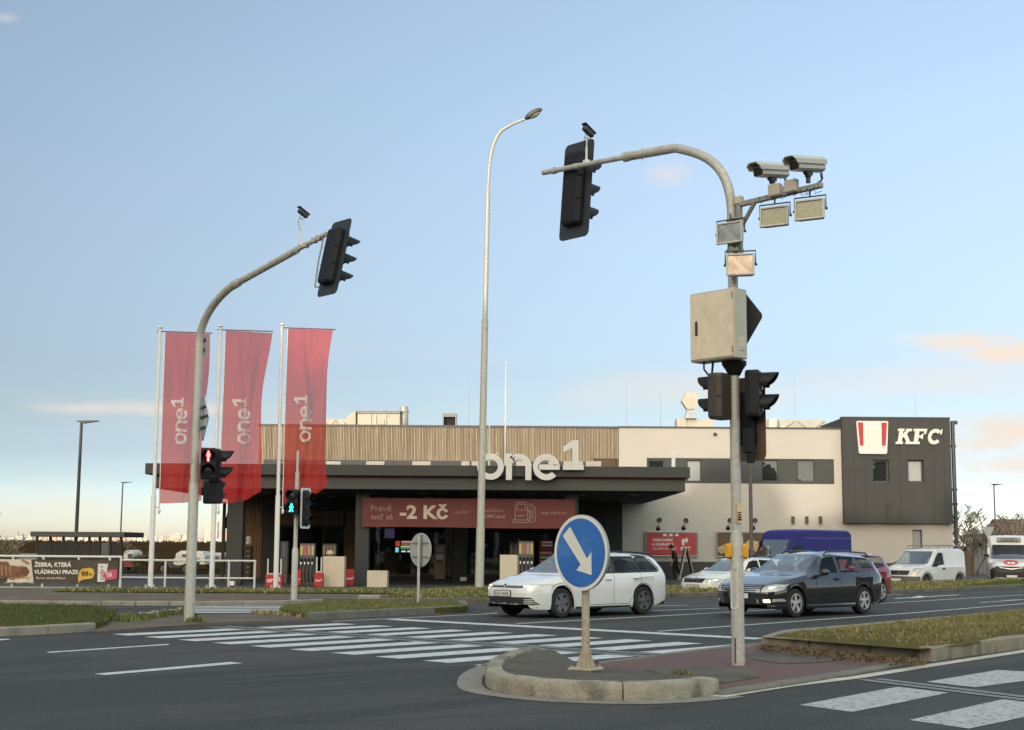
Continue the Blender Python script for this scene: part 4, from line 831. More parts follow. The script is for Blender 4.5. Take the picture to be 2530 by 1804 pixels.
p = P(1858, 1440, 50.); t = thing('car_park_lamp', 'thin dark post rising behind the near mast, in front of the food billboard', 'street lamp', (p.x, 50., -.1), 0, 'lamps with flat heads round the forecourt'); h = P(1858, 960, 50.).z + .1
mb = MB(); hm_ = P(1858, 1195, 50.).z + .1; mb.tube([(0, 0, -.2), (0, 0, hm_), (0, 0, hm_ + .05), (0, 0, h)], [.075, .065, .05, .045], 12); mb.build('pole', M('lamp_post_brown', (.075, .07, .068), .5, .2), t, smooth=40)
mb = MB(); mb.prism([(-.2, .0), (.15, -.08), (.7, .02), (.7, .05), (-.18, .045)], .26, fn=lambda v: Vector((v.x * .5, v.z - .13, h + v.y))); mb.build('lamp_head', M('led_head', (.02, .022, .022), .5), t)
# ------------------------------------------------------------------ restaurant and filling station
def RC(x0, y0, x1, y1, Y):
    ym, xm = (y0 + y1) / 2, (x0 + x1) / 2
    return P(x0, ym, Y).x, P(x1, ym, Y).x, P(xm, y1, Y).z, P(xm, y0, Y).z
def wallbox(mb, X0, X1, Z0, Z1, Y0, Y1, mat=None, bev=0): mb.box(((X0 + X1) / 2, (Y0 + Y1) / 2, (Z0 + Z1) / 2), (X1 - X0, Y1 - Y0, Z1 - Z0), None, mat, bev)
def wallwithholes(mb, X0, X1, Z0, Z1, Y, dep, holes, mat=None):
    """front wall slab split round rectangular openings; reveals come from the slab's own thickness"""
    xs = sorted({X0, X1, *[h[0] for h in holes], *[h[1] for h in holes]}); zs = sorted({Z0, Z1, *[h[2] for h in holes], *[h[3] for h in holes]})
    ins = lambda a, b: any(h[0] < a < h[1] and h[2] < b < h[3] for h in holes)
    g = [[not ins((xs[i] + xs[i + 1]) / 2, (zs[j] + zs[j + 1]) / 2) for j in range(len(zs) - 1)] for i in range(len(xs) - 1)]
    get = lambda i, j: 0 <= i < len(xs) - 1 and 0 <= j < len(zs) - 1 and g[i][j]
    for i in range(len(xs) - 1):
        for j in range(len(zs) - 1):
            if not g[i][j]: continue
            a, b, c, d = xs[i], xs[i + 1], zs[j], zs[j + 1]; F_, B_ = Y, Y + dep
            mb.add([(a, F_, c), (b, F_, c), (b, F_, d), (a, F_, d)], [(0, 1, 2, 3)], mat)
            if not get(i - 1, j): mb.add([(a, F_, c), (a, F_, d), (a, B_, d), (a, B_, c)], [(0, 1, 2, 3)], mat)
            if not get(i + 1, j): mb.add([(b, F_, c), (b, B_, c), (b, B_, d), (b, F_, d)], [(0, 1, 2, 3)], mat)
            if not get(i, j - 1): mb.add([(a, F_, c), (a, B_, c), (b, B_, c), (b, F_, c)], [(0, 1, 2, 3)], mat)
            if not get(i, j + 1): mb.add([(a, F_, d), (b, F_, d), (b, B_, d), (a, B_, d)], [(0, 1, 2, 3)], mat)
YF = 76.0; YB = 92.0
render_m = M('cream_render', (.435, .41, .37), .9, var=.05, scale=.25, bump=.25, bscale=120, spots=(.9, .66, (.38, .36, .325), .35))
slate = M('dark_cladding', (.036, .036, .034), .7, var=.08, scale=.8, stretch=(6, 6, .4))
slate2 = M('window_band_cladding', (.042, .045, .044), .65, var=.06, scale=.6)
roof_m = M('roof_membrane', (.09, .09, .09), .9)
pane_m = glass('window_glass', (.018, .022, .024), 0., .015)
frame_m = M('window_frame_grey', (.05, .052, .05), .5)
bld = thing('restaurant_building', 'two storey cream and dark grey restaurant with timber slats on its upper storey', 'building', (0, YF, 0))
def lp(o): o.parent = bld; o.matrix_parent_inverse = Matrix.Translation((0, -YF, 0)); return o
X0c, X1t, _, ZR = RC(1529, 1059, 2351, 1400, YF); XT = P(2083, 1150, YF).x; Xw = P(640, 1100, YF).x; ZW = P(1200, 1057, YF).z
Zc = P(1800, 1059, YF).z
bx0, bx1, bz0, bz1 = RC(1598, 1133, 2061, 1195, YF)
w4 = RC(2255, 1309, 2279, 1357, YF)
mb = MB(); wallwithholes(mb, X0c, X1t, LOT - .3, Zc, YF, .3, [(bx0, bx1, bz0, bz1), w4]); wallbox(mb, X0c, X0c + .3, LOT - .3, Zc - .01, YF + .301, YB); wallbox(mb, X1t - .3, X1t, LOT - .3, Zc - .02, YF + .301, YB); wallbox(mb, X0c + .3, X1t - .3, LOT - .3, Zc - .03, YB - .3, YB)
lp(mb.build('wall', render_m))
mb = MB(); wallbox(mb, X0c - .02, XT, Zc, Zc + .09, YF - .06, YF + .4); wallbox(mb, X0c - .02, X0c + .35, Zc, Zc + .088, YF + .4, YB); lp(mb.build('parapet_cap', M('parapet_metal', (.07, .07, .068), .5, .3)))
mb = MB(); wallbox(mb, X0c + .31, X1t - .31, Zc - .5, Zc - .35, YF + .31, YB - .31); lp(mb.build('roof', roof_m))
zp = P(1600, 1387, YF).z
mb = MB(); wallbox(mb, X0c, X1t, LOT - .3, zp, YF - .035, YF - .003); lp(mb.build('plinth', M('plinth_dark', (.05, .05, .05), .8)))
# dark band with its windows
wins = [(1602, 1642, 0), (1697, 1733, 1), (1882, 1923, 0), (1970, 2013, 0)]
holes = []
for a, b, k in wins: x0, x1, z0, z1 = RC(a, 1137, b, 1190, YF); holes.append((x0, x1, z0, z1))
mb = MB(); wallwithholes(mb, bx0, bx1, bz0, bz1, YF + .03, .2, holes); lp(mb.build('window_band', slate2))
def window(hole, y, blind=False, fr=.06, par=bld):
    x0, x1, z0, z1 = hole; mb = MB()
    for (a, b, c, d) in ((x0, x0 + fr, z0, z1), (x1 - fr, x1, z0, z1), (x0 + fr, x1 - fr, z0, z0 + fr), (x0 + fr, x1 - fr, z1 - fr, z1)): wallbox(mb, a, b, c, d, y, y + .06)
    f_ = mb.build('window', frame_m); lp(f_)
    mb = MB(); wallbox(mb, x0 + fr * .9, x1 - fr * .9, z0 + fr * .9, z1 - fr * .9, y + .025, y + .035); o = mb.build('pane', M('blind_behind_glass', (.33, .35, .35), .12, var=.04, spec=.6) if blind else pane_m); o.parent = f_
    return f_
for h, (a, b, k) in zip(holes, wins): window(h, YF + .12, bool(k))
window(w4, YF + .14, True)
# dark clad tower over the right end
tx0, tx1, tz0, tz1 = RC(2084, 1033, 2351, 1293, YF - .45)
th = [RC(2157, 1136, 2197, 1192, YF - .45), RC(2243, 1136, 2283, 1192, YF - .45)]
mb = MB(); wallwithholes(mb, tx0, tx1, tz0, tz1, YF - .45, .448, th)
wallbox(mb, tx0, tx0 + .2, Zc + .1, tz1 - .01, YF + .01, YB - .5); wallbox(mb, tx1 - .2, tx1 - .001, Zc + .0, tz1 - .01, YF + .01, YB - .5); wallbox(mb, tx0 + .2, tx1 - .2, Zc + .1, tz1 - .01, YB - .7, YB - .5)
x = tx0 + .62
while x < tx1 - .2: 
    if not any(h[0] - .06 < x < h[1] + .06 for h in th): wallbox(mb, x - .010, x + .010, tz0 + .01, tz1 - .01, YF - .462, YF - .4505)
    x += .62
lp(mb.build('tower_cladding', slate))
zj = P(2200, 1163, YF).z
mb = MB(); wallbox(mb, tx0 + .01, th[0][0] - .01, zj - .012, zj + .012, YF - .466, YF - .463); wallbox(mb, th[0][1] + .01, th[1][0] - .01, zj - .012, zj + .012, YF - .466, YF - .463); wallbox(mb, th[1][1] + .01, tx1 - .01, zj - .012, zj + .012, YF - .466, YF - .463); lp(mb.build('cladding_joint', M('joint_dark', (.03, .03, .03), .8), None))
mb = MB(); wallbox(mb, tx0 - .02, tx1 + .02, tz1, tz1 + .06, YF - .48, YF + .1); lp(mb.build('parapet_cap', M('parapet_metal', (.07, .07, .068), .5)))
for k, h in enumerate(th): window(h, YF - .2, bool(k), .09)
# timber slats on the upper storey
mb = MB(); wx0, wx1 = Xw, X0c - .03; wz0 = P(1000, 1165, YF).z - .6; sl = (wx1 - wx0) / 232
rs_ = random.Random(5)
for i in range(232):
    x = wx0 + (i + .5) * sl; wallbox(mb, x - sl * .30, x + sl * .30, (bz1 - .06 if x > wx1 - 1.4 or False else wz0), ZW, YF - .07 + rs_.uniform(-.004, .004), YF - .02, rs_.randrange(3))
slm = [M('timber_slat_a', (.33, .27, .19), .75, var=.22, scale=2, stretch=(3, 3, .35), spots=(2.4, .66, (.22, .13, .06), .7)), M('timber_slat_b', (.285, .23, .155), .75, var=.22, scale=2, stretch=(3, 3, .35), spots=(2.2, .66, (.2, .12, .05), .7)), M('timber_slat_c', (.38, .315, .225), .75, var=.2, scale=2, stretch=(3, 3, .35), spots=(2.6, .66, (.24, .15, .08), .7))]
lp(mb.build('timber_slats', slm, fix=False))
mb = MB(); wallbox(mb, wx0, wx1, LOT, ZW, YF - .015, YF + .2); wallbox(mb, wx0, wx0 + .2, LOT, ZW, YF + .2, YB - 1); lp(mb.build('backing_wall', M('backing_brown', (.09, .06, .035), .9)))
mb = MB(); wallbox(mb, wx0 - .05, wx1 + .02, ZW, ZW + .12, YF - .10, YF + .3); wallbox(mb, wx0 - .05, wx0 + .3, ZW, ZW + .12, YF + .3, YB - 1); lp(mb.build('parapet_cap', M('parapet_metal', (.07, .07, .068), .5)))
mb = MB(); wallbox(mb, wx0 + .01, X0c - .04, ZW - .5, ZW - .4, YF + .21, YB - 1.2); lp(mb.build('roof', roof_m))
mb = MB(); cz0, cz1 = P(1000, 1172, YF).z, P(1000, 1138, YF).z; wallbox(mb, wx0 + .3, P(1470, 1150, YF).x, cz0 - .5, cz1, YF - .10, YF - .075); lp(mb.build('clerestory_band', M('band_dark', (.045, .047, .046), .6)))
for a, b in ((806, 842), (905, 950), (1019, 1064), (1140, 1160), (1165, 1190), (1275, 1300), (1355, 1380), (1392, 1440), (1447, 1485)):
    x0, x1, z0, z1 = RC(a, 1140, b, 1168, YF); mb = MB(); wallbox(mb, x0, x1, z0, z1, YF - .125, YF - .11); lp(mb.build('window', M('pale_window', (.36, .35, .31), .2, var=.08)))
# shop front under the canopy
YS = 73.0
def shoprect(mb, px, y0, y1, mat=None): x0, x1, z0, z1 = RC(*px, YS); wallbox(mb, x0, x1, z0, z1, y0, y1, mat)
sx0, sx1 = P(604, 1350, YS).x, P(1538, 1350, YS).x; szt = P(1000, 1205, YS).z
wlist = [RC(690, 1300, 850, 1424, YS), RC(908, 1290, 1118, 1424, YS), RC(1155, 1290, 1432, 1424, YS)]
mb = MB(); wallwithholes(mb, sx0, sx1, LOT - .1, szt, YS, .2, wlist); wallbox(mb, sx0, sx0 + .2, LOT - .1, szt, YS + .2, YF - .1); lp(mb.build('shop_front', M('shop_wall_dark', (.028, .028, .027), .75)))
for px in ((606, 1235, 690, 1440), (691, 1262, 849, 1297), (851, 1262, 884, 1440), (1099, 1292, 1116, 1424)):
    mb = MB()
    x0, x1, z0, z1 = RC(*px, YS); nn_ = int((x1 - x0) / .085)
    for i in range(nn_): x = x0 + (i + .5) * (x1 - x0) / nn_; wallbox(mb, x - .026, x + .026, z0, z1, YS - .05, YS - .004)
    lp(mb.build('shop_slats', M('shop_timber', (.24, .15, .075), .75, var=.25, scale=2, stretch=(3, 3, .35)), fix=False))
for h in wlist: window(h, YS + .08, False, .05).children[0].data.materials[0] = glass('shop_glass', (.02, .02, .02), .72, .015)
mb = MB(); wallbox(mb, sx0 + .2, sx1, LOT - .05, szt - .1, YF - .7, YF - .6); wallbox(mb, sx0 + .21, sx1, LOT - .05, LOT + .02, YS + .21, YF - .7); wallbox(mb, sx0 + .21, sx1, szt - .2, szt - .1, YS + .21, YF - .7); lp(mb.build('shop_interior', M('shop_interior_dark', (.035, .03, .026), .8)))
# goods on the shop shelves
def goods(label, px, rows, n_, seed):
    x0, x1, z0, z1 = RC(*px, YS + .9); t = thing('shop_shelf', label, 'shelf', ((x0 + x1) / 2, YS + .9, LOT)); W = x1 - x0; H = z1 - LOT; r_ = random.Random(seed); mb = MB(); g = MB()
    for k in range(rows + 1): mb.box((0, .15, .1 + (H - .1) * k / rows), (W, .36, .03))
    for s in (-1, 1): mb.box((s * W / 2, .15, H / 2), (.03, .36, H))
    for k in range(rows):
        for i in range(n_): h = r_.uniform(.4, .8) * (H - .1) / rows; g.box((-W / 2 + W * (i + .5) / n_, .08 + r_.uniform(0, .05), .115 + (H - .1) * k / rows + h / 2), (W / n_ * r_.uniform(.5, .85), .16, h), None, r_.randrange(5))
    mb.build('rack', M('rack_dark', (.05, .05, .055), .6), t)
    o = g.build('goods', [M('goods_red', (.30, .04, .03), .5), M('goods_grey', (.35, .35, .34), .5), M('goods_dark', (.05, .05, .06), .5), M('goods_cream', (.45, .38, .28), .5), M('goods_blue', (.06, .08, .18), .5)], t); o['kind'] = 'stuff'
goods('dark shelf of packed goods behind the glass right of the middle pillar', (1160, 1338, 1250, 1425), 5, 9, 1); goods('low shelf of goods behind the left shop window', (770, 1390, 842, 1425), 2, 8, 3); goods('shelf of goods behind the right end of the shop glass', (1330, 1355, 1425, 1425), 4, 9, 4)
# ---------------- canopy
YC = 59.0
can = thing('station_canopy', 'wide dark grey flat canopy over the fuel pumps with a thin red line', 'canopy', (0, YC, 0))
def cp(o): o.parent = can; o.matrix_parent_inverse = Matrix.Translation((0, -YC, 0)); return o
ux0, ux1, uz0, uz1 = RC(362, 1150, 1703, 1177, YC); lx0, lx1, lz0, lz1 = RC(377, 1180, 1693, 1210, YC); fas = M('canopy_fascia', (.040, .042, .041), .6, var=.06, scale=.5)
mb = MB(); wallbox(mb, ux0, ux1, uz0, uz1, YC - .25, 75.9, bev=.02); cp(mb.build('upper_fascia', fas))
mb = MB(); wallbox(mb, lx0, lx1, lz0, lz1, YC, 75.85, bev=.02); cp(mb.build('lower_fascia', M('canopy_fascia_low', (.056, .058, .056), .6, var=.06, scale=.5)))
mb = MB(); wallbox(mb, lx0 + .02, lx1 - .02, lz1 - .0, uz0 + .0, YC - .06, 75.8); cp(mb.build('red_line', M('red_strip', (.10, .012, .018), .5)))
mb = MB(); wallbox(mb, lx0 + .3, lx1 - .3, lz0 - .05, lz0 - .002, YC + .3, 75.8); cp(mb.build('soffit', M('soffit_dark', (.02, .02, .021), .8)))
for i in range(9):
    for yy in (61.5, 66.5): 
        mb = MB(); x = lx0 + 2 + i * (lx1 - lx0 - 4) / 8; mb.box((x, yy, lz0 - .075), (.5, .5, .05), bev=.01); cp(mb.build('lamp', M('canopy_lamp_off', (.20, .20, .19), .4)))
pil = M('pillar_dark', (.036, .038, .037), .7, var=.06, scale=.6)
for a, b, yy in ((563, 602, 60.3), (647, 679, 69.5), (879, 913, 60.3), (1120, 1152, 69.5), (1414, 1441, 69.5), (1395, 1428, 60.3)):
    x0, x1 = P(a, 1330, yy).x, P(b, 1330, yy).x; mb = MB(); wallbox(mb, x0, x1, LOT, lz0 - .05, yy - .3, yy + .3, bev=.015); cp(mb.build('pillar', pil))
# raised brand lettering
def arc(cx, cy, ro, ri, a0, a1, n_=20):
    out = []
    for i in range(n_):
        a, b = R(a0 + (a1 - a0) * i / n_), R(a0 + (a1 - a0) * (i + 1) / n_)
        out.append([(cx + ri * math.cos(a), cy + ri * math.sin(a)), (cx + ro * math.cos(a), cy + ro * math.sin(a)), (cx + ro * math.cos(b), cy + ro * math.sin(b)), (cx + ri * math.cos(b), cy + ri * math.sin(b))])
    return out
def bar(x0, y0, x1, y1, nx=1, ny=1): return [[(x0 + (x1 - x0) * i / nx, y0 + (y1 - y0) * j / ny), (x0 + (x1 - x0) * (i + 1) / nx, y0 + (y1 - y0) * j / ny), (x0 + (x1 - x0) * (i + 1) / nx, y0 + (y1 - y0) * (j + 1) / ny), (x0 + (x1 - x0) * i / nx, y0 + (y1 - y0) * (j + 1) / ny)] for i in range(nx) for j in range(ny)]
S_ = .225
LOGO = {'o': arc(.5, .5, .5, .5 - S_, 0, 360, 32),
        'n': bar(1.08, 0, 1.08 + S_, 1, 1, 4) + [[(1.305, .70), (1.31, .62), (1.40, .715), (1.38, .93)]] + arc(1.555, .525, .475, .475 - S_, 0, 135, 16) + bar(2.03 - S_, 0, 2.03, .525, 1, 3),
        'e': arc(2.59, .5, .5, .5 - S_, 11, 318, 28) + bar(2.29, .40, 3.09, .595, 4, 1),
        '1': bar(3.56, .58, 3.79, 1.53, 1, 4) + bar(3.21, .40, 3.99, .579, 3, 1) + [[(3.22, 1.06), (3.559, 1.25), (3.559, 1.53), (3.22, 1.27)]]}
def logo_mesh(mb, keys, fn, h=0.):
    for k in keys:
        for q_ in LOGO[k]:
            if h: mb.prism(q_, h, fn=fn)
            else: mb.add([fn(Vector((p[0], p[1], 0))) for p in q_], [tuple(range(len(q_)))])
lg = thing('brand_lettering', 'big white raised letters one and a superscript 1 standing on the canopy front edge', 'lettering', (0, YC - .4, 0))
x0_, x1_, z0_, z1_ = RC(1179, 1121, 1245, 1186, YC - .4); u_ = z1_ - z0_; xs_ = (P(1442, 1150, YC - .4).x - x0_) / 3.99
lm = M('letter_white', (.60, .60, .585), .5, var=.06, scale=4)
for k in ('o', 'n', 'e', '1'):
    mb = MB(); logo_mesh(mb, [k], lambda v: Vector((x0_ + v.x * xs_, .03 - v.z, z0_ + v.y * u_)), .16); mb.build('letter', lm, lg)
# the same sign on the right edge, seen from its side
lg2 = thing('brand_lettering', 'the same raised white letters on the right edge of the canopy seen edge-on', 'lettering', (ux1 - .35, 62.5, uz1 - .28), R(83))
for k in ('o', 'n', 'e', '1'): mb = MB(); logo_mesh(mb, [k], lambda v: Vector((v.x * 1.15, -v.z, v.y * .95)), .16); mb.build('letter', lm, lg2)
# red banner between the pillars
YBn = 59.85
b0, b1, c0, c1 = RC(895, 1232, 1421, 1304, YBn); ban = thing('fuel_banner', 'long dark red price banner with a pump drawing hung between the canopy pillars', 'banner', (b0, YBn, c0)); W, H = b1 - b0, c1 - c0
bm_ = MB(); nx = 40; vs = []; fs = []
sag = lambda x, z: .02 * math.sin(x * 2.1) * (z / H) + .012 * math.sin(x * 5.3 + z * 2)
for i in range(nx + 1):
    for j in range(7): x, z = W * i / nx, H * j / 6; vs.append((x, sag(x, z), z + .05 * (1 - j / 6) * math.sin(x * .7) * .3))
bm_.add(vs, [(i * 7 + j, (i + 1) * 7 + j, (i + 1) * 7 + j + 1, i * 7 + j + 1) for i in range(nx) for j in range(6)]); bm_.build('cloth', M('banner_red', (.125, .024, .023), .6, var=.1, scale=1.5), ban, smooth=60)
bt = M('banner_text', (.30, .19, .17), .6); bt2 = M('banner_text_bright', (.52, .41, .34), .6); fb = lambda v: Vector((v.x, -.03 + sag(v.x, v.y) - v.z, v.y)); px = lambda x: (x - 895) / 526 * W; pz = lambda y: (1304 - y) / 72 * H
def btxt(s, x0, y0, x1, y1, m, bold): mb = MB(); text_fit(mb, s, fb, px(x0), pz(y1), px(x1), pz(y0), bold); mb.build('lettering', m, ban, fix=False)
btxt('Právě', 916, 1249, 967, 1265, bt, .0); btxt('teď až', 916, 1271, 971, 1285, bt, .008); btxt('-2 Kč', 988, 1246, 1107, 1284, bt2, .035); btxt('na litr', 1123, 1261, 1159, 1270, bt, 0); btxt('s aplikací', 1188, 1256, 1243, 1268, bt, 0); btxt('TOPCard', 1188, 1271, 1247, 1280, bt, .03); btxt('top-card.eu', 1337, 1261, 1400, 1272, bt, .01)
mb = MB(); th_ = .035
def outline(pts, closed=True):
    q_ = pts + [pts[0]] if closed else pts
    for a, b in zip(q_[:-1], q_[1:]):
        a, b = Vector(a), Vector(b); d = (b - a).normalized(); n_ = Vector((-d.y, d.x)) * th_ / 2; a2, b2 = a - d * th_ * .3, b + d * th_ * .3; mb.add([fb(Vector((p.x, p.y, 0))) for p in (a2 - n_, b2 - n_, b2 + n_, a2 + n_)], [(0, 1, 2, 3)])
pp = lambda pts: [(px(x), pz(y)) for x, y in pts]
outline(pp([(1273, 1284), (1273, 1246), (1277, 1240), (1299, 1240), (1303, 1246), (1303, 1284)]), False); outline(pp([(1268, 1284), (1306, 1284), (1306, 1290), (1268, 1290)])); outline(pp([(1278, 1245), (1298, 1245), (1298, 1260), (1278, 1260)])); outline(pp([(1303, 1254), (1308, 1260), (1308, 1284), (1312, 1289), (1319, 1289), (1322, 1284), (1322, 1252), (1308, 1242)]), False); outline(pp([(1303, 1262), (1311, 1262), (1311, 1280), (1316, 1280), (1316, 1256), (1306, 1246)]), False)
mb.build('pump_drawing', bt, ban, fix=False)
mb = MB(); text_fit(mb, 'one1', fb, px(1278), pz(1276), px(1297), pz(1269), .02); mb.build('lettering', bt, ban, fix=False)
# KFC signs on the tower
YT = YF - .452
kf = thing('restaurant_lettering', 'white slanted letters KFC on the dark tower', 'lettering', (0, YT, 0)); k0, k1, kz0, kz1 = RC(2213, 1060, 2330, 1098, YT)
def slab(mb, kind, x0, w_, fn, h):
    s = .27; t = .16
    P_ = lambda pts: mb.prism([(x0 + (x + .19 * y) * w_, y) for x, y in pts], h, fn=fn)
    if kind == 'K':
        P_([(.08, 0), (.36, 0), (.36, 1), (.08, 1)]); P_([(-.06, 0), (.079, 0), (.079, t), (-.06, t)]); P_([(.361, 0), (.46, 0), (.46, t), (.361, t)]); P_([(-.02, 1 - t), (.079, 1 - t), (.079, 1), (-.02, 1)]); P_([(.361, 1 - t), (.44, 1 - t), (.44, 1), (.361, 1)])
        P_([(.361, .36), (.50, .50), (.80, .84), (.80, 1), (.56, 1), (.56, .88), (.361, .64)]); P_([(.501, .50), (.48, .45), (.70, t), (.64, t), (.64, 0), (1.06, 0), (1.06, t), (.96, t), (.66, .66)]); P_([(.801, .84), (.98, .84), (.98, 1), (.801, 1)])
    if kind == 'F':
        P_([(.12, 0), (.42, 0), (.42, 1), (.12, 1)]); P_([(-.04, 0), (.119, 0), (.119, t), (-.04, t)]); P_([(.421, 0), (.56, 0), (.56, t), (.421, t)]); P_([(.0, 1 - t), (.119, 1 - t), (.119, 1), (.0, 1)]); P_([(.421, 1 - t), (.76, 1 - t), (.78, .66), (.92, .66), (.98, 1), (.421, 1)]); P_([(.421, .42), (.62, .42), (.62, .34), (.74, .34), (.74, .68), (.62, .68), (.62, .58), (.421, .58)])
    if kind == 'C':
        for q_ in arc(.5, .5, .51, .27, 40, 320, 22): P_([(p[0] * .96, p[1] if 0 <= p[1] <= 1 else max(0, min(1, p[1]))) for p in q_])
        P_([(.84, .64), (.95, .64), (.97, .98), (.88, .98), (.85, .86)])
kw = (k1 - k0) / 3.15
for k, ch in enumerate('KFC'):
    mb = MB(); slab(mb, ch, k * 1.02, .92, lambda v: Vector((k0 + v.x * kw, -.02 - v.z, kz0 + v.y * (kz1 - kz0))), .09); mb.build('letter', M('letter_warm_white', (.60, .565, .52), .5, var=.03), kf)
kb = thing('logo_panel', 'white tapered logo panel with red stripes on the dark tower', 'sign', (0, YT, 0)); q0, q1, qz0, qz1 = RC(2115, 1041, 2194, 1122, YT); W, H = q1 - q0, qz1 - qz0
fk = lambda v: Vector((q0 + (.5 + (v.x - .5) * (.87 + .13 * v.y)) * W, -.02 - v.z, qz0 + v.y * H))
mb = MB(); mb.prism(rrect(0, 0, 1, 1, .05), .14, fn=fk); mb.build('panel', M('logo_white', (.58, .55, .52), .5, var=.03), kb)
mb = MB(); mb.prism([(.05, .25), (.17, .25), (.205, .955), (.045, .955)], .02, fn=lambda v: fk(v) + Vector((0, -.14, 0))); mb.build('stripe', red_sign, kb); mb = MB(); mb.prism([(.81, .25), (.93, .25), (.955, .955), (.785, .955)], .02, fn=lambda v: fk(v) + Vector((0, -.14, 0))); mb.build('stripe', red_sign, kb)
# billboards on the cream wall
def billboard(label, px, mat, cat='billboard'):
    x0, x1, z0, z1 = RC(*px, YF - .12); t = thing('billboard', label, cat, (x0, YF - .12, z0)); W, H = x1 - x0, z1 - z0; mb = MB()
    for a, b in (((0, 0), (W, 0)), ((W, 0), (W, H)), ((W, H), (0, H)), ((0, H), (0, 0))): mb.tube([(a[0], 0, a[1]), (b[0], 0, b[1])], .035, 8)
    for x, z in ((0, 0), (W, 0), (0, H), (W, H)): mb.tube([(x, 0, z), (x, .12, z)], .03, 8)
    mb.build('frame', M('alu_frame', (.36, .36, .35), .4, .5), t); mb = MB(); mb.box((W / 2, .02, H / 2), (W - .13, .02, H - .13)); mb.build('sheet', mat, t); return t, W, H
t, W, H = billboard('red billboard with parking directions and an arrow on the cream wall', (1595, 1315, 1723, 1374), M('billboard_red', (.42, .045, .045), .55, var=.07, scale=1.5)); fb2 = lambda v: Vector((v.x, .005 - v.z, v.y)); wt = M('billboard_white', (.72, .63, .60), .6)
for s, a, b, c, d in (('PARKOVÁNÍ', .145, .61, .525, .76), ('A ZAHRÁDKA', .12, .43, .55, .58), ('ZA RESTAURACÍ', .135, .26, .60, .38)): mb = MB(); text_fit(mb, s, fb2, a * W, b * H, c * W, d * H, .03); mb.build('lettering', wt if s[0] != 'Z' else M('billboard_pale', (.62, .42, .40), .6), t, fix=False)
mb = MB(); text_fit(mb, 'KFC', fb2, .67 * W, .25 * H, .87 * W, .40 * H, .04, .25); mb.build('lettering', wt, t, fix=False)
mb = MB(); mb.prism([(.70 * W, .46 * H), (.75 * W, .46 * H), (.75 * W, .60 * H), (.78 * W, .60 * H), (.78 * W, .52 * H), (.83 * W, .66 * H), (.78 * W, .80 * H), (.78 * W, .72 * H), (.70 * W, .72 * H)], .002, fn=fb2); mb.build('arrow', wt, t)
for k in range(3): mb = MB(); x = (.36 + .115 * k) * W; mb.prism([(x - .02 * W, .83 * H), (x + .05 * W, .83 * H), (x + .045 * W, .925 * H), (x - .015 * W, .925 * H)], .002, fn=fb2); mb.build('white_mark', wt, t)
t, W, H = billboard('brown food billboard partly behind the dark grey mast', (1771, 1315, 1896, 1376), M('billboard_brown', (.10, .055, .035), .55, var=.3, scale=1.2, spots=(1.1, .6, (.24, .14, .07), .6)))
for k, (x, z, a, b, m_) in enumerate(((.12, .3, .1, .17, 0), (.28, .38, .13, .2, 0), (.42, .45, .12, .22, 1), (.56, .36, .12, .2, 0), (.70, .5, .13, .2, 1), (.80, .36, .1, .15, 0), (.36, .22, .16, .1, 2), (.62, .2, .15, .1, 2))):
    mb = MB(); mb.prism([(x * W + a * W * (1 + .2 * math.sin(i * 3 + k)) * math.cos(i * .524), z * H + b * H * (1 + .2 * math.cos(i * 2.3 + k)) * math.sin(i * .524)) for i in range(12)], .003 + .0006 * k, fn=fb2); mb.build('food_picture', [M('food_tan', (.46, .28, .12), .6, var=.35, scale=5), M('food_gold', (.55, .36, .17), .6, var=.35, scale=5), M('food_dark', (.14, .06, .03), .6, var=.3, scale=5)][m_], t)
# spotlights over the billboards and small wall lamps
blk = M('lamp_black', (.012, .012, .013), .5)
for k, (x, y, x2, y2) in enumerate(((1630, 1285, 1626, 1305), (1695, 1286, 1689, 1304), (1804, 1286, 1799, 1304), (1866, 1286, 1861, 1304))):
    p = P(x, y, YF - .05); q_ = P(x2, y2, YF - .8); t = thing('spotlight', ['black spotlight on an arm above the left half of the red billboard', 'black spotlight on an arm above the right half of the red billboard', 'black spotlight on an arm above the food billboard, just left of the mast', 'black spotlight on an arm above the right end of the food billboard'][k], 'spotlight', p, 0, 'spotlights on arms above the billboards')
    mb = MB(); mb.lathe([(0, 0), (.14, 0), (.12, .07), (0, .08)], 14, fn=lambda v: Vector((v.x, .05 - v.z, v.y))); mb.build('wall_plate', blk, t); mb = MB(); mb.tube([(0, -.03, 0), q_ - p], .018, 6); mb.build('arm', M('arm_grey', (.25, .25, .24), .5, .4), t); mb = MB(); d = q_ - p; mb.lathe([(0, -.1), (.08, -.1), (.13, .06), (.12, .09), (0, .08)], 14, fn=lambda v: d + Matrix.Rotation(R(-35), 3, 'X') @ Vector((v.x, v.z, v.y))); mb.build('lamp_head', blk, t)
for k, x in enumerate((1958, 1992, 2026)):
    p = P(x, 1285, YF); mb = MB(); mb.lathe([(0, -.2), (.085, -.2), (.085, .2), (0, .2)], 14, fn=lambda v: v + Vector((0, -.11, 0))); mb.box((0, -.03, 0), (.06, .06, .12)); o = mb.build('wall_lamp', M('wall_lamp_brown', (.05, .045, .04), .5)); o.location = p; tag(o, ['small tubular wall lamp, the one nearest the billboards', 'small tubular wall lamp between two others above the blue van', 'small tubular wall lamp nearest the dark tower'][k], 'wall lamp', 'small tubular wall lamps on the cream wall')
mb = MB(); c = P(1766, 1073, YF); mb.lathe([(0, 0), (.09, 0), (.09, .16), (0, .2)], 12, fn=lambda v: c + Vector((v.x, -v.z, v.y))); tag(mb.build('wall_camera', dark_metal), 'small dark dome camera high on the cream wall', 'camera')
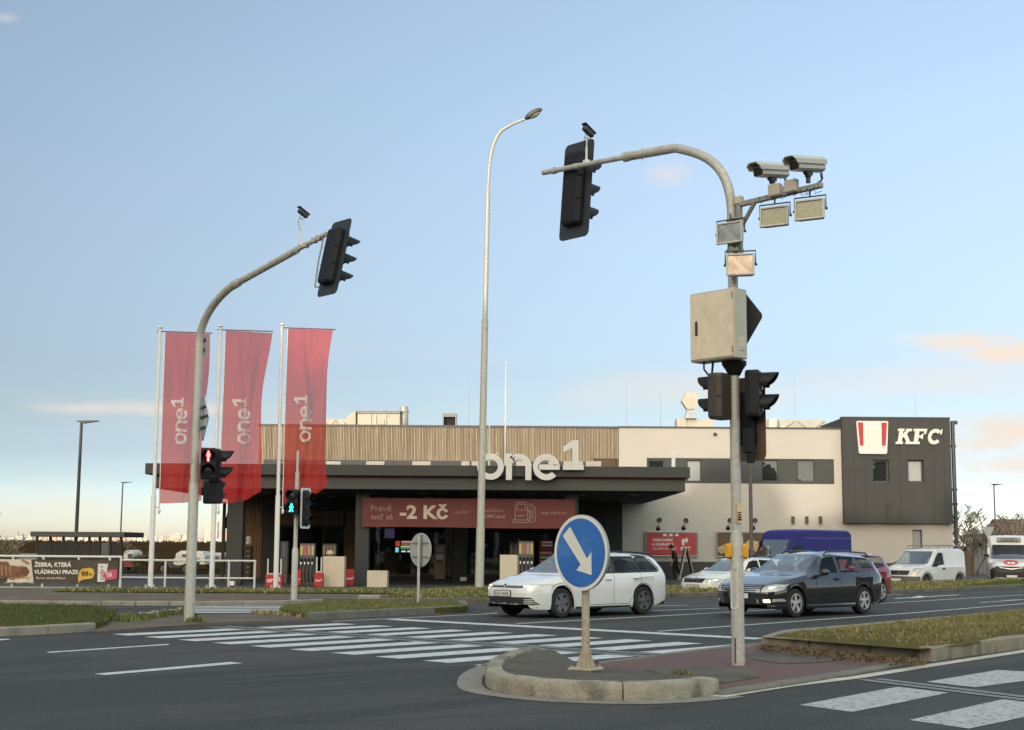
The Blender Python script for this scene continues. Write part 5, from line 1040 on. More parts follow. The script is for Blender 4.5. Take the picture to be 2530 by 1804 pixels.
# pipe run at the right corner
t = thing('downpipe', 'tall dark pipe with clamps standing off the right corner of the building', 'pipe', (X1t + .25, YF + .2, LOT)); zt = P(2360, 1040, YF).z - LOT
mb = MB(); mb.tube([(0, 0, 0), (0, 0, zt)], .11, 10); mb.box((.1, 0, zt - .08), (.34, .2, .2), bev=.03); mb.build('pipe', M('pipe_dark', (.045, .045, .045), .5), t)
mb = MB(); mb.tube([(-.25, 0, 0), (-.22, 0, zt - .3)], .045, 8); mb.build('cable_duct', M('duct_white', (.6, .57, .5), .5), t)
for z in (1.0, 2.6, 4.2, 5.0, 7.4): mb = MB(); mb.box((-.08, 0, z), (.44, .16, .12), bev=.02); mb.build('clamp', blk, t)
# ---------------- roof gear
hv = M('hvac_cream', (.50, .46, .38), .6, var=.08, scale=1.2, spots=(.8, .64, (.38, .34, .27), .5))
def roofbox(px, Y, d, mb): x0, x1, z0, z1 = RC(*px, Y); wallbox(mb, x0, x1, z0, z1, Y, Y + d, bev=.02); return x0, x1, z0, z1
YR = 81.
t = thing('ventilation_unit', 'large cream ventilation unit with a round duct on the timber roof', 'ventilation unit', (0, 0, 0))
mb = MB(); h = roofbox((883, 1022, 988, 1062), YR, 2.2, mb); mb.build('case', hv, t)
mb = MB(); x0, x1, z0, z1 = RC(881, 1013, 990, 1017, YR); wallbox(mb, x0, x1, z0, z1, YR - .12, YR + 2.3); x0, x1, z0, z1 = RC(883, 1017, 988, 1021, YR); wallbox(mb, x0, x1, z0, z1, YR - .06, YR + 2.2); mb.build('lid', M('hvac_lid', (.30, .33, .38), .5), t)
for x in (914, 927, 952): a, b, c, d = RC(x, 1023, x + 2.5, 1055, YR); mb = MB(); wallbox(mb, a, b, c, d, YR - .09, YR - .001); mb.build('rib', M('hvac_rib', (.62, .58, .48), .5), t)
mb = MB(); a, b, c, d = RC(937, 1036, 951, 1050, YR); wallbox(mb, a, b, c, d, YR - .14, YR - .001, bev=.02); mb.build('control_box', hv, t)
mb = MB(); c = P(998, 1034, YR + .6); r_ = (P(1009, 1034, YR).x - P(987, 1034, YR).x) / 2; mb.lathe([(0, -.65), (r_ * .7, -.65), (r_, -.45), (r_, .38), (r_ * 1.15, .40), (r_ * 1.15, .47), (r_ * .85, .49), (r_ * .9, .7), (0, .74)], 20, fn=lambda v: v + c); mb.build('round_duct', M('duct_metal', (.46, .44, .38), .45, .4), t, smooth=40)
mb = MB(); a = P(870, 1036, YR + .4); vs = []
for x, k in ((857, .22), (868, .42), (881, .55)):
    p = P(x, 1045 - k * 8, YR + .8); vs += [p + Vector((0, s * .5, e * k)) for s, e in ((-1, -1), (1, -1), (1, 1), (-1, 1))]
mb.add(vs, [(i * 4 + j, i * 4 + (j + 1) % 4, (i + 1) * 4 + (j + 1) % 4, (i + 1) * 4 + j) for i in range(2) for j in range(4)]); mb.build('transition_duct', hv, t)
t = thing('roof_duct', 'low cream roof duct with crossed bracing left of the ventilation unit', 'duct', (0, 0, 0)); mb = MB(); x0, x1, z0, z1 = roofbox((800, 1036, 858, 1062), YR + .4, 1.2, mb); mb.build('duct', hv, t); mb = MB()
for k in range(4): a = x0 + (x1 - x0) * k / 4; b = x0 + (x1 - x0) * (k + 1) / 4; za, zb2 = (z0 + .1, z1 - .05) if k % 2 else (z1 - .05, z0 + .1); mb.tube([(a, YR + .38, za), (b, YR + .38, zb2)], .025, 5)
mb.build('brace', M('duct_brace', (.34, .31, .26), .6), t)
t = thing('roof_vent_box', 'dark square vent box with a pale top on the timber roof', 'roof vent', (0, 0, 0)); mb = MB(); x0, x1, z0, z1 = RC(1093, 1021, 1128, 1062, YR); 
wallbox(mb, x0, x0 + .08, z0, z1, YR, YR + .9); wallbox(mb, x1 - .08, x1, z0, z1, YR, YR + .9); wallbox(mb, x0 + .08, x1 - .08, z0, z1, YR + .82, YR + .9); zt = P(1110, 1030, YR).z; wallbox(mb, x0 + .08, x1 - .08, zt, z1 - .002, YR + .001, YR + .82); mb.build('case', M('vent_grey', (.24, .25, .24), .6, var=.06), t); mb = MB(); wallbox(mb, x0 + .081, x1 - .081, z0, zt - .002, YR + .25, YR + .3); mb.build('opening', M('vent_dark', (.012, .012, .014), .8), t)
t = thing('exhaust_cowl', 'pale hexagonal kitchen exhaust cowl standing on a roof box', 'exhaust', (0, 0, 0)); pts_ = [(1683, 992), (1693, 971), (1717, 971), (1727, 990), (1715, 1012), (1696, 1012)]; mb = MB(); q_ = [P(x, y, YR) for x, y in pts_]; vs = [Vector((p.x, YR + s, p.z)) for s in (-.35, .35) for p in q_]; mb.add(vs, [tuple(range(6)), tuple(range(6, 12))] + [(i, (i + 1) % 6, 6 + (i + 1) % 6, 6 + i) for i in range(6)]); mb.build('cowl', hv, t); mb = MB(); a, b, c, d = RC(1697, 1012, 1714, 1035, YR); mb.add([(a - .0, YR - .25, d), (b, YR - .25, d), (b + .15, YR - .3, c), (a - .15, YR - .3, c), (a, YR + .25, d), (b, YR + .25, d), (b + .15, YR + .3, c), (a - .15, YR + .3, c)], [(0, 1, 2, 3), (4, 5, 6, 7), (0, 3, 7, 4), (1, 2, 6, 5)]); mb.build('stack', M('stack_grey', (.36, .38, .40), .4, .4), t); mb = MB(); roofbox((1674, 1036, 1762, 1066), YR, 1.6, mb); a, b, c, d = RC(1673, 1033, 1696, 1062, YR - .1); wallbox(mb, a, b, c, d, YR - .1, YR + .8); mb.build('roof_box', hv, t)
t = thing('roof_unit', 'long pale roof unit with pipes and cross bracing beside the dark tower', 'roof unit', (0, 0, 0)); mb = MB(); x0, x1, z0, z1 = roofbox((1893, 1037, 2040, 1066), YR, 1.5, mb); mb.build('case', M('unit_pale', (.44, .44, .39), .6, var=.08), t)
for k in range(4):
    mb = MB(); a = x0 + (x1 - x0) * (k + .1) / 4; b = x0 + (x1 - x0) * (k + .9) / 4; mb.tube([(a, YR - .05, z0 + .1 if k % 2 else z1 - .1), (b, YR - .05, z1 - .1 if k % 2 else z0 + .1)], .03, 5); mb.build('brace', M('duct_brace', (.34, .31, .26), .6), t)
mb = MB(); mb.box((x0 + .3, YR - .3, z0 + .35), (.5, .5, .7), bev=.03); mb.box((x0 + .9, YR - .3, z0 + .15), (.3, .2, .3), bev=.02); mb.build('control_box', M('duct_white', (.6, .57, .5), .5), t)
for k, (x, y0, y1, r_, l_) in enumerate(((1248, 892, 1140, .035, 'white aerial mast rising behind the canopy letters'), (1208, 1042, 1140, .035, 'short white pole beside the street lamp behind the canopy'), (1548, 940, 1056, .012, 'thin lightning rod above the joint of timber and cream wall'), (1632, 956, 1056, .012, 'thin lightning rod left of the kitchen exhaust'), (1158, 938, 1052, .012, 'thin lightning rod right of the dark vent box'), (1965, 930, 1056, .012, 'thin lightning rod above the long roof unit'), (2263, 965, 1032, .012, 'thin lightning rod on the dark tower'))):
    yy = YF + 1.5 if k > 1 else 63.; p = P(x, y1, yy); q_ = P(x, y0, yy); mb = MB(); z_b = uz1 if k < 2 else (Zc - .4 if k not in (4,) else ZW - .45)
    if k == 6: z_b = Zc - .3
    mb.tube([(p.x, yy, z_b), (p.x, yy, q_.z - (q_.z - z_b) * .35), (p.x, yy, q_.z)], [r_ * 1.3, r_, r_ * .6], 8); mb.lathe([(0, 0), (.15, 0), (.12, .06), (0, .07)], 8, fn=lambda v: v + Vector((p.x, yy, z_b))); tag(mb.build('roof_rod', white_paint if k < 2 else M('rod_grey', (.35, .36, .37), .5)), l_, 'rod')
t = thing('floodlight', 'small cream floodlight on a bracket behind the first canopy letter', 'floodlight', P(1231, 1118, 62.)); t.location.z = uz1; mb = MB(); mb.tube([(0, 0, 0), (0, 0, .5)], .02, 6); mb.build('stand', dark_metal, t); mb = MB(); mb.box((0, 0, .42), (.22, .16, .34), bev=.02); mb.build('lamp', M('lamp_grey', (.16, .15, .12), .5), t); mb = MB(); mb.sphere((-.04, -.03, .68), .1, 10, 8); mb.build('sensor', M('sensor_gold', (.6, .45, .2), .4), t)
# ---------------- pumps and forecourt things
YP = 60.5
pump_top = M('pump_panel', (.16, .16, .15), .5)
def pump(label, xa, xb, ytop, Y, colors):
    x0, x1 = P(xa, 1390, Y).x, P(xb, 1390, Y).x; zt = P((xa + xb) / 2, ytop, Y).z - LOT; W = x1 - x0
    t = thing('fuel_pump', label, 'fuel pump', ((x0 + x1) / 2, Y, LOT), 0, 'fuel pumps under the canopy'); mb = MB(); mb.box((0, .2, zt * .5), (W, .4, zt), bev=.02); mb.build('case', M('pump_case', (.11, .11, .10), .5, var=.1), t)
    mb = MB(); mb.box((0, -.01, zt * .83), (W * .96, .03, zt * .28), bev=.01); mb.build('upper_panel', pump_top, t)
    for k, c in enumerate(colors):
        x = -W / 2 + W * (k + .5) / len(colors); mb = MB(); mb.prism(rrect(x - W * .085, zt * .72, x + W * .085, zt * .95, .03), .02, fn=lambda v: Vector((v.x, -.028 - v.z, v.y))); mb.build('grade_label', [M('label_yellow', (.55, .40, .14), .5), M('label_red', (.45, .12, .08), .5), M('label_grey', (.34, .31, .24), .5)][c], t)
        mb = MB(); mb.tube([(x, -.05, zt * .62), (x + .02, -.1, zt * .45), (x, -.12, zt * .25), (x + .03, -.06, zt * .08)], .025, 6); mb.box((x, -.07, zt * .58), (W * .13, .1, zt * .14), bev=.01); mb.build('hose', black_pl, t)
        mb = MB(); mb.prism([(x, zt * .49), (x + W * .07, zt * .53), (x, zt * .57), (x - W * .07, zt * .53)], .02, fn=lambda v: Vector((v.x, -.13 - v.z, v.y))); mb.build('nozzle_tag', white_sign, t)
    return t
pump('dark fuel pump with coloured grade labels beside the thin signal post', 740, 777, 1343, YP, (0, 1, 2, 0)); pump('dark fuel pump showing grade labels above the tall pale panel', 796, 830, 1343, YP + 3.5, (0, 2, 2, 0)); pump('pale fronted fuel pump with grade labels before the white estate car', 1281, 1318, 1337, YP, (0, 1, 2, 0)); pump('dim fuel pump half hidden behind the pale panel near the white estate car', 1258, 1280, 1340, YP + 4, (0, 2))
mb = MB(); p0 = P(697, 1345, YP + 2)
t = thing('fuel_pump', 'narrow dark pump with a bluish label between flagpole and signal post', 'fuel pump', (p0.x + .1, YP + 2, LOT), 0, 'fuel pumps under the canopy'); mb.box((0, .2, .95), (.34, .4, 1.9), bev=.02); mb.build('case', M('pump_case', (.11, .11, .10), .5, var=.1), t); mb = MB(); mb.box((0, -.02, 1.5), (.12, .03, .6)); mb.build('grade_label', M('label_blue', (.16, .18, .28), .5), t)
pale = M('pale_board', (.58, .50, .385), .7, var=.06, scale=2)
def panel(label, px, Y, name='pale_panel', cat='panel', m=pale):
    x0, x1, z0, z1 = RC(*px, Y); t = thing(name, label, cat, ((x0 + x1) / 2, Y, min(z0, LOT)))
    hh = z1 - min(z0, LOT); mb = MB(); mb.box((0, 0, hh / 2), (x1 - x0, .16, hh), bev=.012); mb.build('board', m, t); mb = MB(); mb.box((x1 - (x0 + x1) / 2 + .03, .04, hh / 2), (.05, .14, hh - .02)); mb.build('edge', M('panel_edge', (.2, .2, .19), .5), t); return t
panel('tall pale board standing before the fuel pumps', (798, 1375, 851, 1460), 58.8); panel('low square pale board at the foot of the second pillar', (907, 1410, 957, 1460), 58.6); panel('pale board behind the bonnet of the white estate car', (1235, 1371, 1278, 1440), 58.8)
o = panel('small white plate at the foot of the middle pillar', (1137, 1426, 1152, 1440), 69.0, 'white_plate', 'plate', white_sign)
def redbin(label, px, Y, txt, frame=True):
    x0, x1, z0, z1 = RC(*px, Y); z0 = LOT; t = thing('red_bollard_box', label, 'display box', ((x0 + x1) / 2, Y, z0), 0, 'red boxes with white lettering beside the pumps'); W, H = x1 - x0, z1 - z0; mb = MB(); mb.box((0, .2, H / 2), (W, .4, H), bev=.03); mb.build('box', M('box_red', (.42, .03, .03), .5, var=.06), t)
    mb = MB(); s = W / 4.9; logo_mesh(mb, ('o', 'n', 'e', '1'), lambda v: Vector((-W * .4 + v.x * s, -.012, H * .38 + v.y * s))); mb.build('lettering', white_sign, t, fix=False)
    if frame: mb = MB(); mb.tube([(-W / 2 + .08, .1, H), (-W / 2 + .08, .1, H + .65)], .03, 8); mb.tube([(W / 2 - .08, .1, H), (W / 2 - .08, .1, H + .65)], .03, 8); mb.tube([(-W / 2 + .08, .1, H + .03), (W / 2 - .08, .1, H + .03)], .025, 8); mb.build('frame', white_paint, t)
redbin('red lettered box behind the third flagpole', (655, 1420, 697, 1458), 57.5, 'one1'); redbin('red box between the thin signal post and the fuel hoses', (733, 1408, 744, 1458), 59.5, '', False); redbin('red lettered box left of the tall pale board', (776, 1415, 797, 1458), 58.2, 'one1'); redbin('red lettered box between the tall pale board and second pillar', (854, 1407, 876, 1442), 60.0, 'one1', False)
mb = MB(); c = P(815, 1372, 58.9); mb.sphere(c + Vector((0, .0, .1)), .16, 10, 8, sc3=(1, 1, .7)); tag(mb.build('paper_towel_dome', M('cream_dome', (.6, .48, .36), .5)), 'small cream dome resting on the tall pale board', 'dispenser')
# things behind the glass
def screen(label, px, Y, cells):
    x0, x1, z0, z1 = RC(*px, Y); t = thing('menu_screen', label, 'screen', ((x0 + x1) / 2, Y, (z0 + z1) / 2)); W, H = x1 - x0, z1 - z0; mb = MB(); mb.box((0, .04, 0), (W + .06, .06, H + .06)); mb.build('case', blk, t)
    for (a, b, c, d, col, s) in cells: mb = MB(); mb.box(((a + c) / 2 * W - W / 2, 0, (b + d) / 2 * H - H / 2), ((c - a) * W, .01, (d - b) * H)); mb.build('picture', emis('screen_%d_%d_%d' % tuple(int(v * 99) for v in col), col, s), t)
screen('lit menu screen with coloured stripes inside the shop', (977, 1337, 1018, 1366), YS + .7, [(0, .55, .28, 1, (.7, .08, .06), .9), (.36, .9, 1, 1, (.9, .5, .4), 1.1), (.36, .6, 1, .88, (.35, .22, .12), .8), (.32, .48, 1, .58, (.75, .8, .4), 1.), (.32, .3, 1, .46, (.15, .4, .2), .8), (0, .05, .2, .45, (.3, .85, .85), 1.2), (.36, .06, .62, .18, (.9, .95, .95), 1.3), (.72, .06, 1, .18, (.8, .95, .9), 1.3)])
screen('dim violet poster screen at the top of the middle shop window', (949, 1305, 976, 1331), YS + .5, [(.05, .05, .95, .95, (.16, .14, .24), .35)])
t = thing('payment_kiosk', 'grey payment kiosk standing by the shop window', 'kiosk', P(1086, 1428, YS - .6)); t.location.z = LOT; x0, x1, z0, z1 = RC(1073, 1345, 1099, 1428, YS - .6); W, H = x1 - x0, z1 - LOT; mb = MB(); mb.box((0, .2, H / 2), (W, .4, H), bev=.02); mb.build('case', M('kiosk_grey', (.19, .18, .155), .6), t); mb = MB(); mb.box((0, -.01, H * .63), (W * .7, .03, H * .16)); mb.build('screen', M('kiosk_screen', (.42, .42, .42), .3), t); mb = MB(); mb.box((0, -.01, H * .86), (W * .7, .03, H * .18)); mb.build('header', M('kiosk_header', (.28, .27, .24), .5), t); mb = MB(); mb.box((0, -.02, H * .52), (W * .4, .05, H * .04)); mb.build('slot', blk, t)
t = thing('shop_counter', 'brown counter inside the shop below the menu screen', 'counter', P(985, 1428, YS + .5)); t.location.z = LOT; x0, x1, z0, z1 = RC(949, 1395, 1027, 1428, YS + .5); mb = MB(); mb.box((0, .3, (z1 - LOT) / 2), (x1 - x0, .6, z1 - LOT), bev=.02); mb.build('front', M('counter_brown', (.16, .10, .06), .6), t); mb = MB(); mb.box((0, .28, z1 - LOT + .03), (x1 - x0 + .1, .7, .05)); mb.build('top', M('counter_top', (.1, .09, .08), .4), t)
t = thing('display_stand', 'red display stand with white stripes right of the pale pump', 'display stand', P(1349, 1370, 66.)); t.location.z = LOT; x0, x1, z0, z1 = RC(1333, 1335, 1366, 1375, 66.); W, H = x1 - x0, z1 - LOT; mb = MB(); mb.box((0, .2, H / 2), (W, .4, H), bev=.02); mb.build('box', M('box_red_dark', (.24, .02, .02), .6), t)
for z in (.95, .88): mb = MB(); mb.box((.05, -.01, H * z), (W * .8, .02, H * .035)); mb.build('stripe', white_sign, t)
for z in (.7, .6, .5): mb = MB(); mb.box((0, -.06, H * z), (W * .9, .12, H * .06), bev=.01); mb.build('packet_row', M('goods_cream', (.45, .38, .28), .5), t)
# dark post with an angled panel left of the first pillar, and the small things beside it
t = thing('air_post', 'dark post with a sloping panel left of the first pillar', 'post', P(548, 1450, 66)); t.location.z = LOT; zt = P(548, 1240, 66).z - LOT; mb = MB(); mb.box((0, 0, zt / 2), (.14, .14, zt)); mb.build('post', blk, t); mb = MB(); q_ = lambda x, y: (P(x, y, 66).x - t.location.x, P(x, y, 66).z - LOT); mb.prism([q_(551, 1305), q_(552, 1306), q_(565, 1306), q_(565, 1254)], .1, fn=lambda v: Vector((v.x, v.z, v.y))); mb.build('panel', blk, t); mb = MB(); mb.prism([q_(551, 1400), q_(562, 1350), q_(566, 1350), q_(556, 1420)], .1, fn=lambda v: Vector((v.x, v.z, v.y))); mb.build('brace', blk, t)
panel('small white box at the foot of the first pillar', (568, 1436, 579, 1450), 59.6, 'white_box', 'box', white_sign)
t = thing('ladder_rack', 'dark rack with bright bottles behind the first pillar', 'rack', P(611, 1450, 66.)); t.location.z = LOT; mb = MB(); zt = P(611, 1350, 66).z - LOT; mb.box((0, .2, zt / 2), (.3, .3, zt)); mb.build('rack', blk, t)
for k in range(6): mb = MB(); mb.sphere((0, .02, zt * (k + .6) / 6.5), .07, 8, 6, sc3=(1, .6, 1)); mb.build('canister', M('canister_grey', (.22, .22, .22), .5), t)
for z in (1.12, 1.22): mb = MB(); mb.sphere((.0, .05, zt * z), .14, 10, 8); mb.build('bright_globe', M('globe_white', (.75, .72, .62), .4), t)
# ---------------- person and A-board
bo = P(1695, 1420, 74.2); t = thing('a_board', 'folding A-board with dark panels standing beside the walking person', 'sandwich board', (bo.x, 74.2, LOT)); wdk = M('aboard_wood', (.25, .16, .12), .6)
for s in (-1, 1):
    mb = MB(); f_ = frame_of((s * .40, 0, 0), (0, -1, 0), (-s * .34, 0, 1.62)); L = 1.7
    for a, b in (((-.4, 0), (-.4, L)), ((.4, 0), (.4, L)), ((-.4, L), (.4, L)), ((-.4, .35), (.4, .35))): mb.tube([f_(Vector((*a, 0))), f_(Vector((*b, 0)))], .045, 6)
    mb.build('frame', wdk if s > 0 else M('aboard_alu', (.42, .38, .35), .5), t); mb = MB(); mb.prism([(-.37, .36), (.37, .36), (.37, L - .03), (-.37, L - .03)], .015, fn=f_); mb.build('board', M('aboard_dark', (.035, .03, .03), .6), t)
pp_ = P(1669, 1428, 74.5); per = thing('person', 'person in dark clothes walking left past the red billboard, head bent down', 'person', (pp_.x, 74.5, LOT))
sk = [((0, 0, .95), .13), ((-.02, 0, 1.12), .145), ((-.05, 0, 1.30), .165), ((-.09, 0, 1.43), .11), ((-.15, 0, 1.52), .06), ((-.20, 0, 1.60), .10), ((-.225, 0, 1.68), .098),      # spine 0-6
      ((-.02, -.10, .90), .10), ((-.10, -.10, .52), .075), ((-.02, -.10, .10), .05), ((-.14, -.10, .05), .045),       # near leg 7-10
      ((.02, .10, .90), .10), ((.10, .10, .52), .075), ((.24, .10, .14), .05), ((.14, .10, .06), .042),                # far leg 11-14
      ((-.06, -.20, 1.38), .075), ((-.06, -.25, 1.12), .055), ((-.17, -.23, .90), .04), ((-.20, -.225, .82), .035),     # near arm
      ((-.06, .20, 1.38), .075), ((.0, .25, 1.12), .055), ((-.08, .23, .90), .04), ((-.11, .225, .82), .035)]
ed = [(0, 1), (1, 2), (2, 3), (3, 4), (4, 5), (5, 6), (0, 7), (7, 8), (8, 9), (9, 10), (0, 11), (11, 12), (12, 13), (13, 14), (2, 15), (15, 16), (16, 17), (17, 18), (2, 19), (19, 20), (20, 21), (21, 22)]
k0 = len(sk)
for side, base_i in ((-1, 18), (1, 22)):
    bx_, by_, bz_ = sk[base_i][0]
    for f in range(5):
        if f < 4: q1_ = (bx_ - .02 + .018 * (f - 1.5), by_, bz_ - .05); q2_ = (bx_ - .035 + .018 * (f - 1.5), by_ - side * .01, bz_ - .085 + .006 * abs(f - 1.5))
        else: q1_ = (bx_ - .045, by_, bz_ - .01); q2_ = (bx_ - .06, by_, bz_ - .045)
        sk += [(q1_, .0095), (q2_, .0075)]; ed += [(base_i, len(sk) - 2), (len(sk) - 2, len(sk) - 1)]
me = bpy.data.meshes.new('body'); me.from_pydata([s[0] for s in sk], ed, []); ob = bpy.data.objects.new('body', me); COL.objects.link(ob)
md_ = ob.modifiers.new('skin', 'SKIN'); md_.use_smooth_shade = True
for i, s in enumerate(sk): me.skin_vertices[0].data[i].radius = (s[1], s[1])
me.skin_vertices[0].data[0].use_root = True; ob.modifiers.new('sub', 'SUBSURF').levels = 2
dg = bpy.context.evaluated_depsgraph_get(); me2 = bpy.data.meshes.new_from_object(ob.evaluated_get(dg)); bpy.data.objects.remove(ob)
for m_ in (M('clothes_black', (.018, .018, .02), .85), M('skin_tone', (.36, .20, .13), .6), M('trousers_black', (.012, .012, .014), .9), M('shoes_dark', (.02, .018, .016), .6)): me2.materials.append(m_)
for p in me2.polygons:
    c = p.center; p.material_index = 1 if (c.z > 1.50 or (abs(c.y) > .19 and c.z < 1.05)) else (3 if c.z < .1 else (2 if c.z < .95 else 0)); p.use_smooth = True
ob = bpy.data.objects.new('body', me2); COL.objects.link(ob); ob.parent = per
mb = MB(); vs = MB(); vs.sphere((0, 0, 0), 1, 14, 10); mb.add([Vector((-.19 + v[0] * .12, v[1] * .112, 1.695 + v[2] * .115)) for v in vs.v if True], vs.f); per.scale = (1.15, 1.15, 1.04); hb = mb.build('hair', M('hair_black', (.012, .01, .009), .8), per, smooth=60)
mb = MB(); mb.add([Vector((-.305 + v[0] * .02, v[1] * .016, 1.63 + v[2] * .03)) for v in vs.v], vs.f); mb.build('nose', M('skin_tone', (.36, .20, .13), .6), per, smooth=60)
# ------------------------------------------------------------------ flags
def cloth_mat(name, col, tr):
    m = bpy.data.materials.new(name); n, l = nt(m); n.remove(n['Principled BSDF']); o = n['Material Output']
    tc = n.new('ShaderNodeTexCoord'); no = n.new('ShaderNodeTexNoise'); no.inputs['Scale'].default_value = 1.2; mp_ = n.new('ShaderNodeMapping'); mp_.inputs['Scale'].default_value = (4, 4, .5); l.new(tc.outputs['Object'], mp_.inputs[0]); l.new(mp_.outputs[0], no.inputs['Vector'])
    mx = n.new('ShaderNodeMix'); mx.data_type = 'RGBA'; l.new(no.outputs[0], mx.inputs[0]); mx.inputs[6].default_value = (*[c * .85 for c in col], 1); mx.inputs[7].default_value = (*[min(1, c * 1.15) for c in col], 1)
    d = n.new('ShaderNodeBsdfDiffuse'); t = n.new('ShaderNodeBsdfTranslucent'); l.new(mx.outputs[2], d.inputs[0]); l.new(mx.outputs[2], t.inputs[0])
    a = n.new('ShaderNodeMixShader'); a.inputs[0].default_value = .45; l.new(d.outputs[0], a.inputs[1]); l.new(t.outputs[0], a.inputs[2])
    p = n.new('ShaderNodeBsdfTransparent'); p.inputs[0].default_value = (1, .86, .80, 1); b = n.new('ShaderNodeMixShader'); b.inputs[0].default_value = tr; l.new(a.outputs[0], b.inputs[1]); l.new(p.outputs[0], b.inputs[2]); l.new(b.outputs[0], o.inputs['Surface']); return m
flag_red = cloth_mat('flag_cloth', (.62, .06, .054), .27); flag_white = cloth_mat('flag_print', (.95, .90, .88), .03)
for k, (bx, by, tx, ty, e0, e1, b0_, b1_) in enumerate(((371, 1456, 396, 811, 409, 519, 393, 1244), (522, 1457, 545, 808, 558, 669, 541, 1245), (681, 1457, 697, 804, 712, 824, 699, 1245))):
    pb = G(bx, by, .06); Y = pb.y; lab = ('left of the three', 'middle of the three', 'right of the three')[k]
    t = thing('flagpole', ['white flagpole furthest left, left of the grey signal mast', 'white flagpole standing just right of the grey signal mast', 'white flagpole behind the red lettered box, nearest the pumps'][k], 'flagpole', pb, 0, 'white flagpoles on the verge'); h = P(tx, ty, Y).z - pb.z; q_ = P(tx, ty, Y)
    ln = Vector(((q_.x - pb.x) / h, 0, 1)); at_ = lambda z: Vector((ln.x * z, 0, z))
    mb = MB(); hj = P(bx, 1225, Y).z - pb.z; mb.tube([at_(0), at_(hj), at_(hj + .05), at_(h)], [.085, .08, .06, .05], 14); mb.build('pole', white_paint, t, smooth=40)
    mb = MB(); mb.lathe([(.0, h + .08), (.07, h + .07), (.085, h + .02), (.055, h - .02)], 14, fn=lambda v: v + Vector((ln.x * h, 0, 0))); mb.build('cap', white_paint, t, smooth=40)
    mb = MB(); mb.box((0, 0, .04), (.36, .3, .08), bev=.01)
    for s in (-1, 1): mb.tube([(s * .13, -.1, 0), (s * .13, -.1, .16)], .025, 6)
    mb.build('base_plate', M('base_grey', (.45, .45, .43), .6), t)
    # cloth
    f0 = P(e0, 821 if k == 0 else (817 if k == 1 else 812), Y) ; f1 = P(e1, 822 if k < 2 else 815, Y); Wf = f1.x - f0.x; fb_ = P(b0_, b1_, Y); Hf = f0.z - fb_.z
    fl = thing('banner_flag', ['translucent red banner flag hanging behind the grey signal mast', 'translucent red banner flag hanging between mast and thin signal post', 'translucent red banner flag hanging nearest the fuel pumps'][k], 'flag', f0, 0, 'red banner flags on the white poles')
    seed = k * 1.7
    def surf(s, tt, Wf=Wf, Hf=Hf, dx=fb_.x - f0.x, k=k, seed=seed):
        pinch = [.09, .10, .11][k] * math.sin(math.pi * min(1, tt * .95)) + [.03, .03, .02][k] * tt
        x = dx * tt + Wf * s * (1 - pinch * s) + .03 * math.sin(9 * tt + seed) * s
        lift = [.10, .42, .66][k] * s ** 2.2 * max(0, (tt - .45) / .55) ** 2
        z = -Hf * tt + lift - .05 * s * (1 - tt)
        amp = .16 * min(1, tt * 3 + .05)
        y = amp * (math.sin(7.5 * s + 2.2 * tt + seed) * .8 + math.sin(15 * s - 5 * tt + seed * 2) * .4 + math.sin(31 * s + 9 * tt + seed) * .12) * (.25 + s) + .16 * s * math.sin(4.2 * tt + seed) + .16 * math.exp(-((s - .25 - .5 * tt - .06 * k) / .05) ** 2) * math.sin(math.pi * tt) + .11 * math.exp(-((s - .9 + .35 * tt + .08 * k) / .035) ** 2) * min(1, tt * 2.5) - .12 * math.exp(-((s - .5 + .12 * tt) / .05) ** 2) * (.3 + .7 * tt)
        return Vector((x, y, z))
    mb = MB(); nx, ny = 64, 80
    vs = [surf(i / nx, j / ny) for i in range(nx + 1) for j in range(ny + 1)]
    mb.add(vs, [(i * (ny + 1) + j, (i + 1) * (ny + 1) + j, (i + 1) * (ny + 1) + j + 1, i * (ny + 1) + j + 1) for i in range(nx) for j in range(ny)]); mb.build('cloth', flag_red, fl, smooth=180)
    mb = MB(); mb.tube([(-.28, 0, .03), (Wf + .08, 0, -.02)], .018, 6); mb.build('top_rod', M('rod_maroon', (.12, .02, .03), .5), fl)
    mb = MB(); mb.tube([surf(0, j / 12) + Vector((-.012, 0, 0)) for j in range(13)], .014, 5); mb.build('hem', white_sign, fl)
    for j in range(7):
        tt = .1 + j * .135; p = surf(0, tt); z_w = (fl.location.z + p.z) - pb.z; q2 = Vector((pb.x + ln.x * z_w, Y, pb.z + z_w)) - fl.location; mb = MB(); n_ = 10
        mb.tube([p.lerp(q2, i / n_) + Vector((0, 0, .05 * math.sin(math.pi * i / n_) * (1 if j % 2 else -1))) for i in range(n_ + 1)], .009, 5); mb.build('ring_cord', M('cord_white', (.6, .6, .6), .5), fl)
    p = surf(0, 1.0); z_w = fl.location.z + p.z - pb.z - .12; mb = MB(); mb.tube([p, p + Vector((0, 0, -.25))], .02, 6); mb.tube([p + Vector((0, 0, -.12)), Vector((pb.x + ln.x * z_w, Y, pb.z + z_w)) - fl.location], .02, 6); mb.sphere(p + Vector((0, 0, -.25)), .05, 8, 6, sc3=(1, 1, 1.8)); mb.build('weight', white_paint, fl)
    # printed lettering reads upwards
    z_top, z_bot = [(982, 1098), (981, 1098), (976, 1093)][k]; zc0 = (f0.z - P(e0, z_bot, Y).z) / Hf; zc1 = (f0.z - P(e0, z_top, Y).z) / Hf; sc_ = (zc0 - zc1) * Hf / 3.99; s0 = (.33, .385, .33)[k]
    def fn(v): 
        tt = zc0 - v.x * sc_ / Hf; s = s0 + (1.0 - v.y) * sc_ / Wf * 1.06; a = surf(s, tt); b = surf(s + .01, tt); d = (b - a); nrm = Vector((d.z * 0 + d.y, -d.x, 0)).normalized(); return a + Vector((0, -.075, 0))
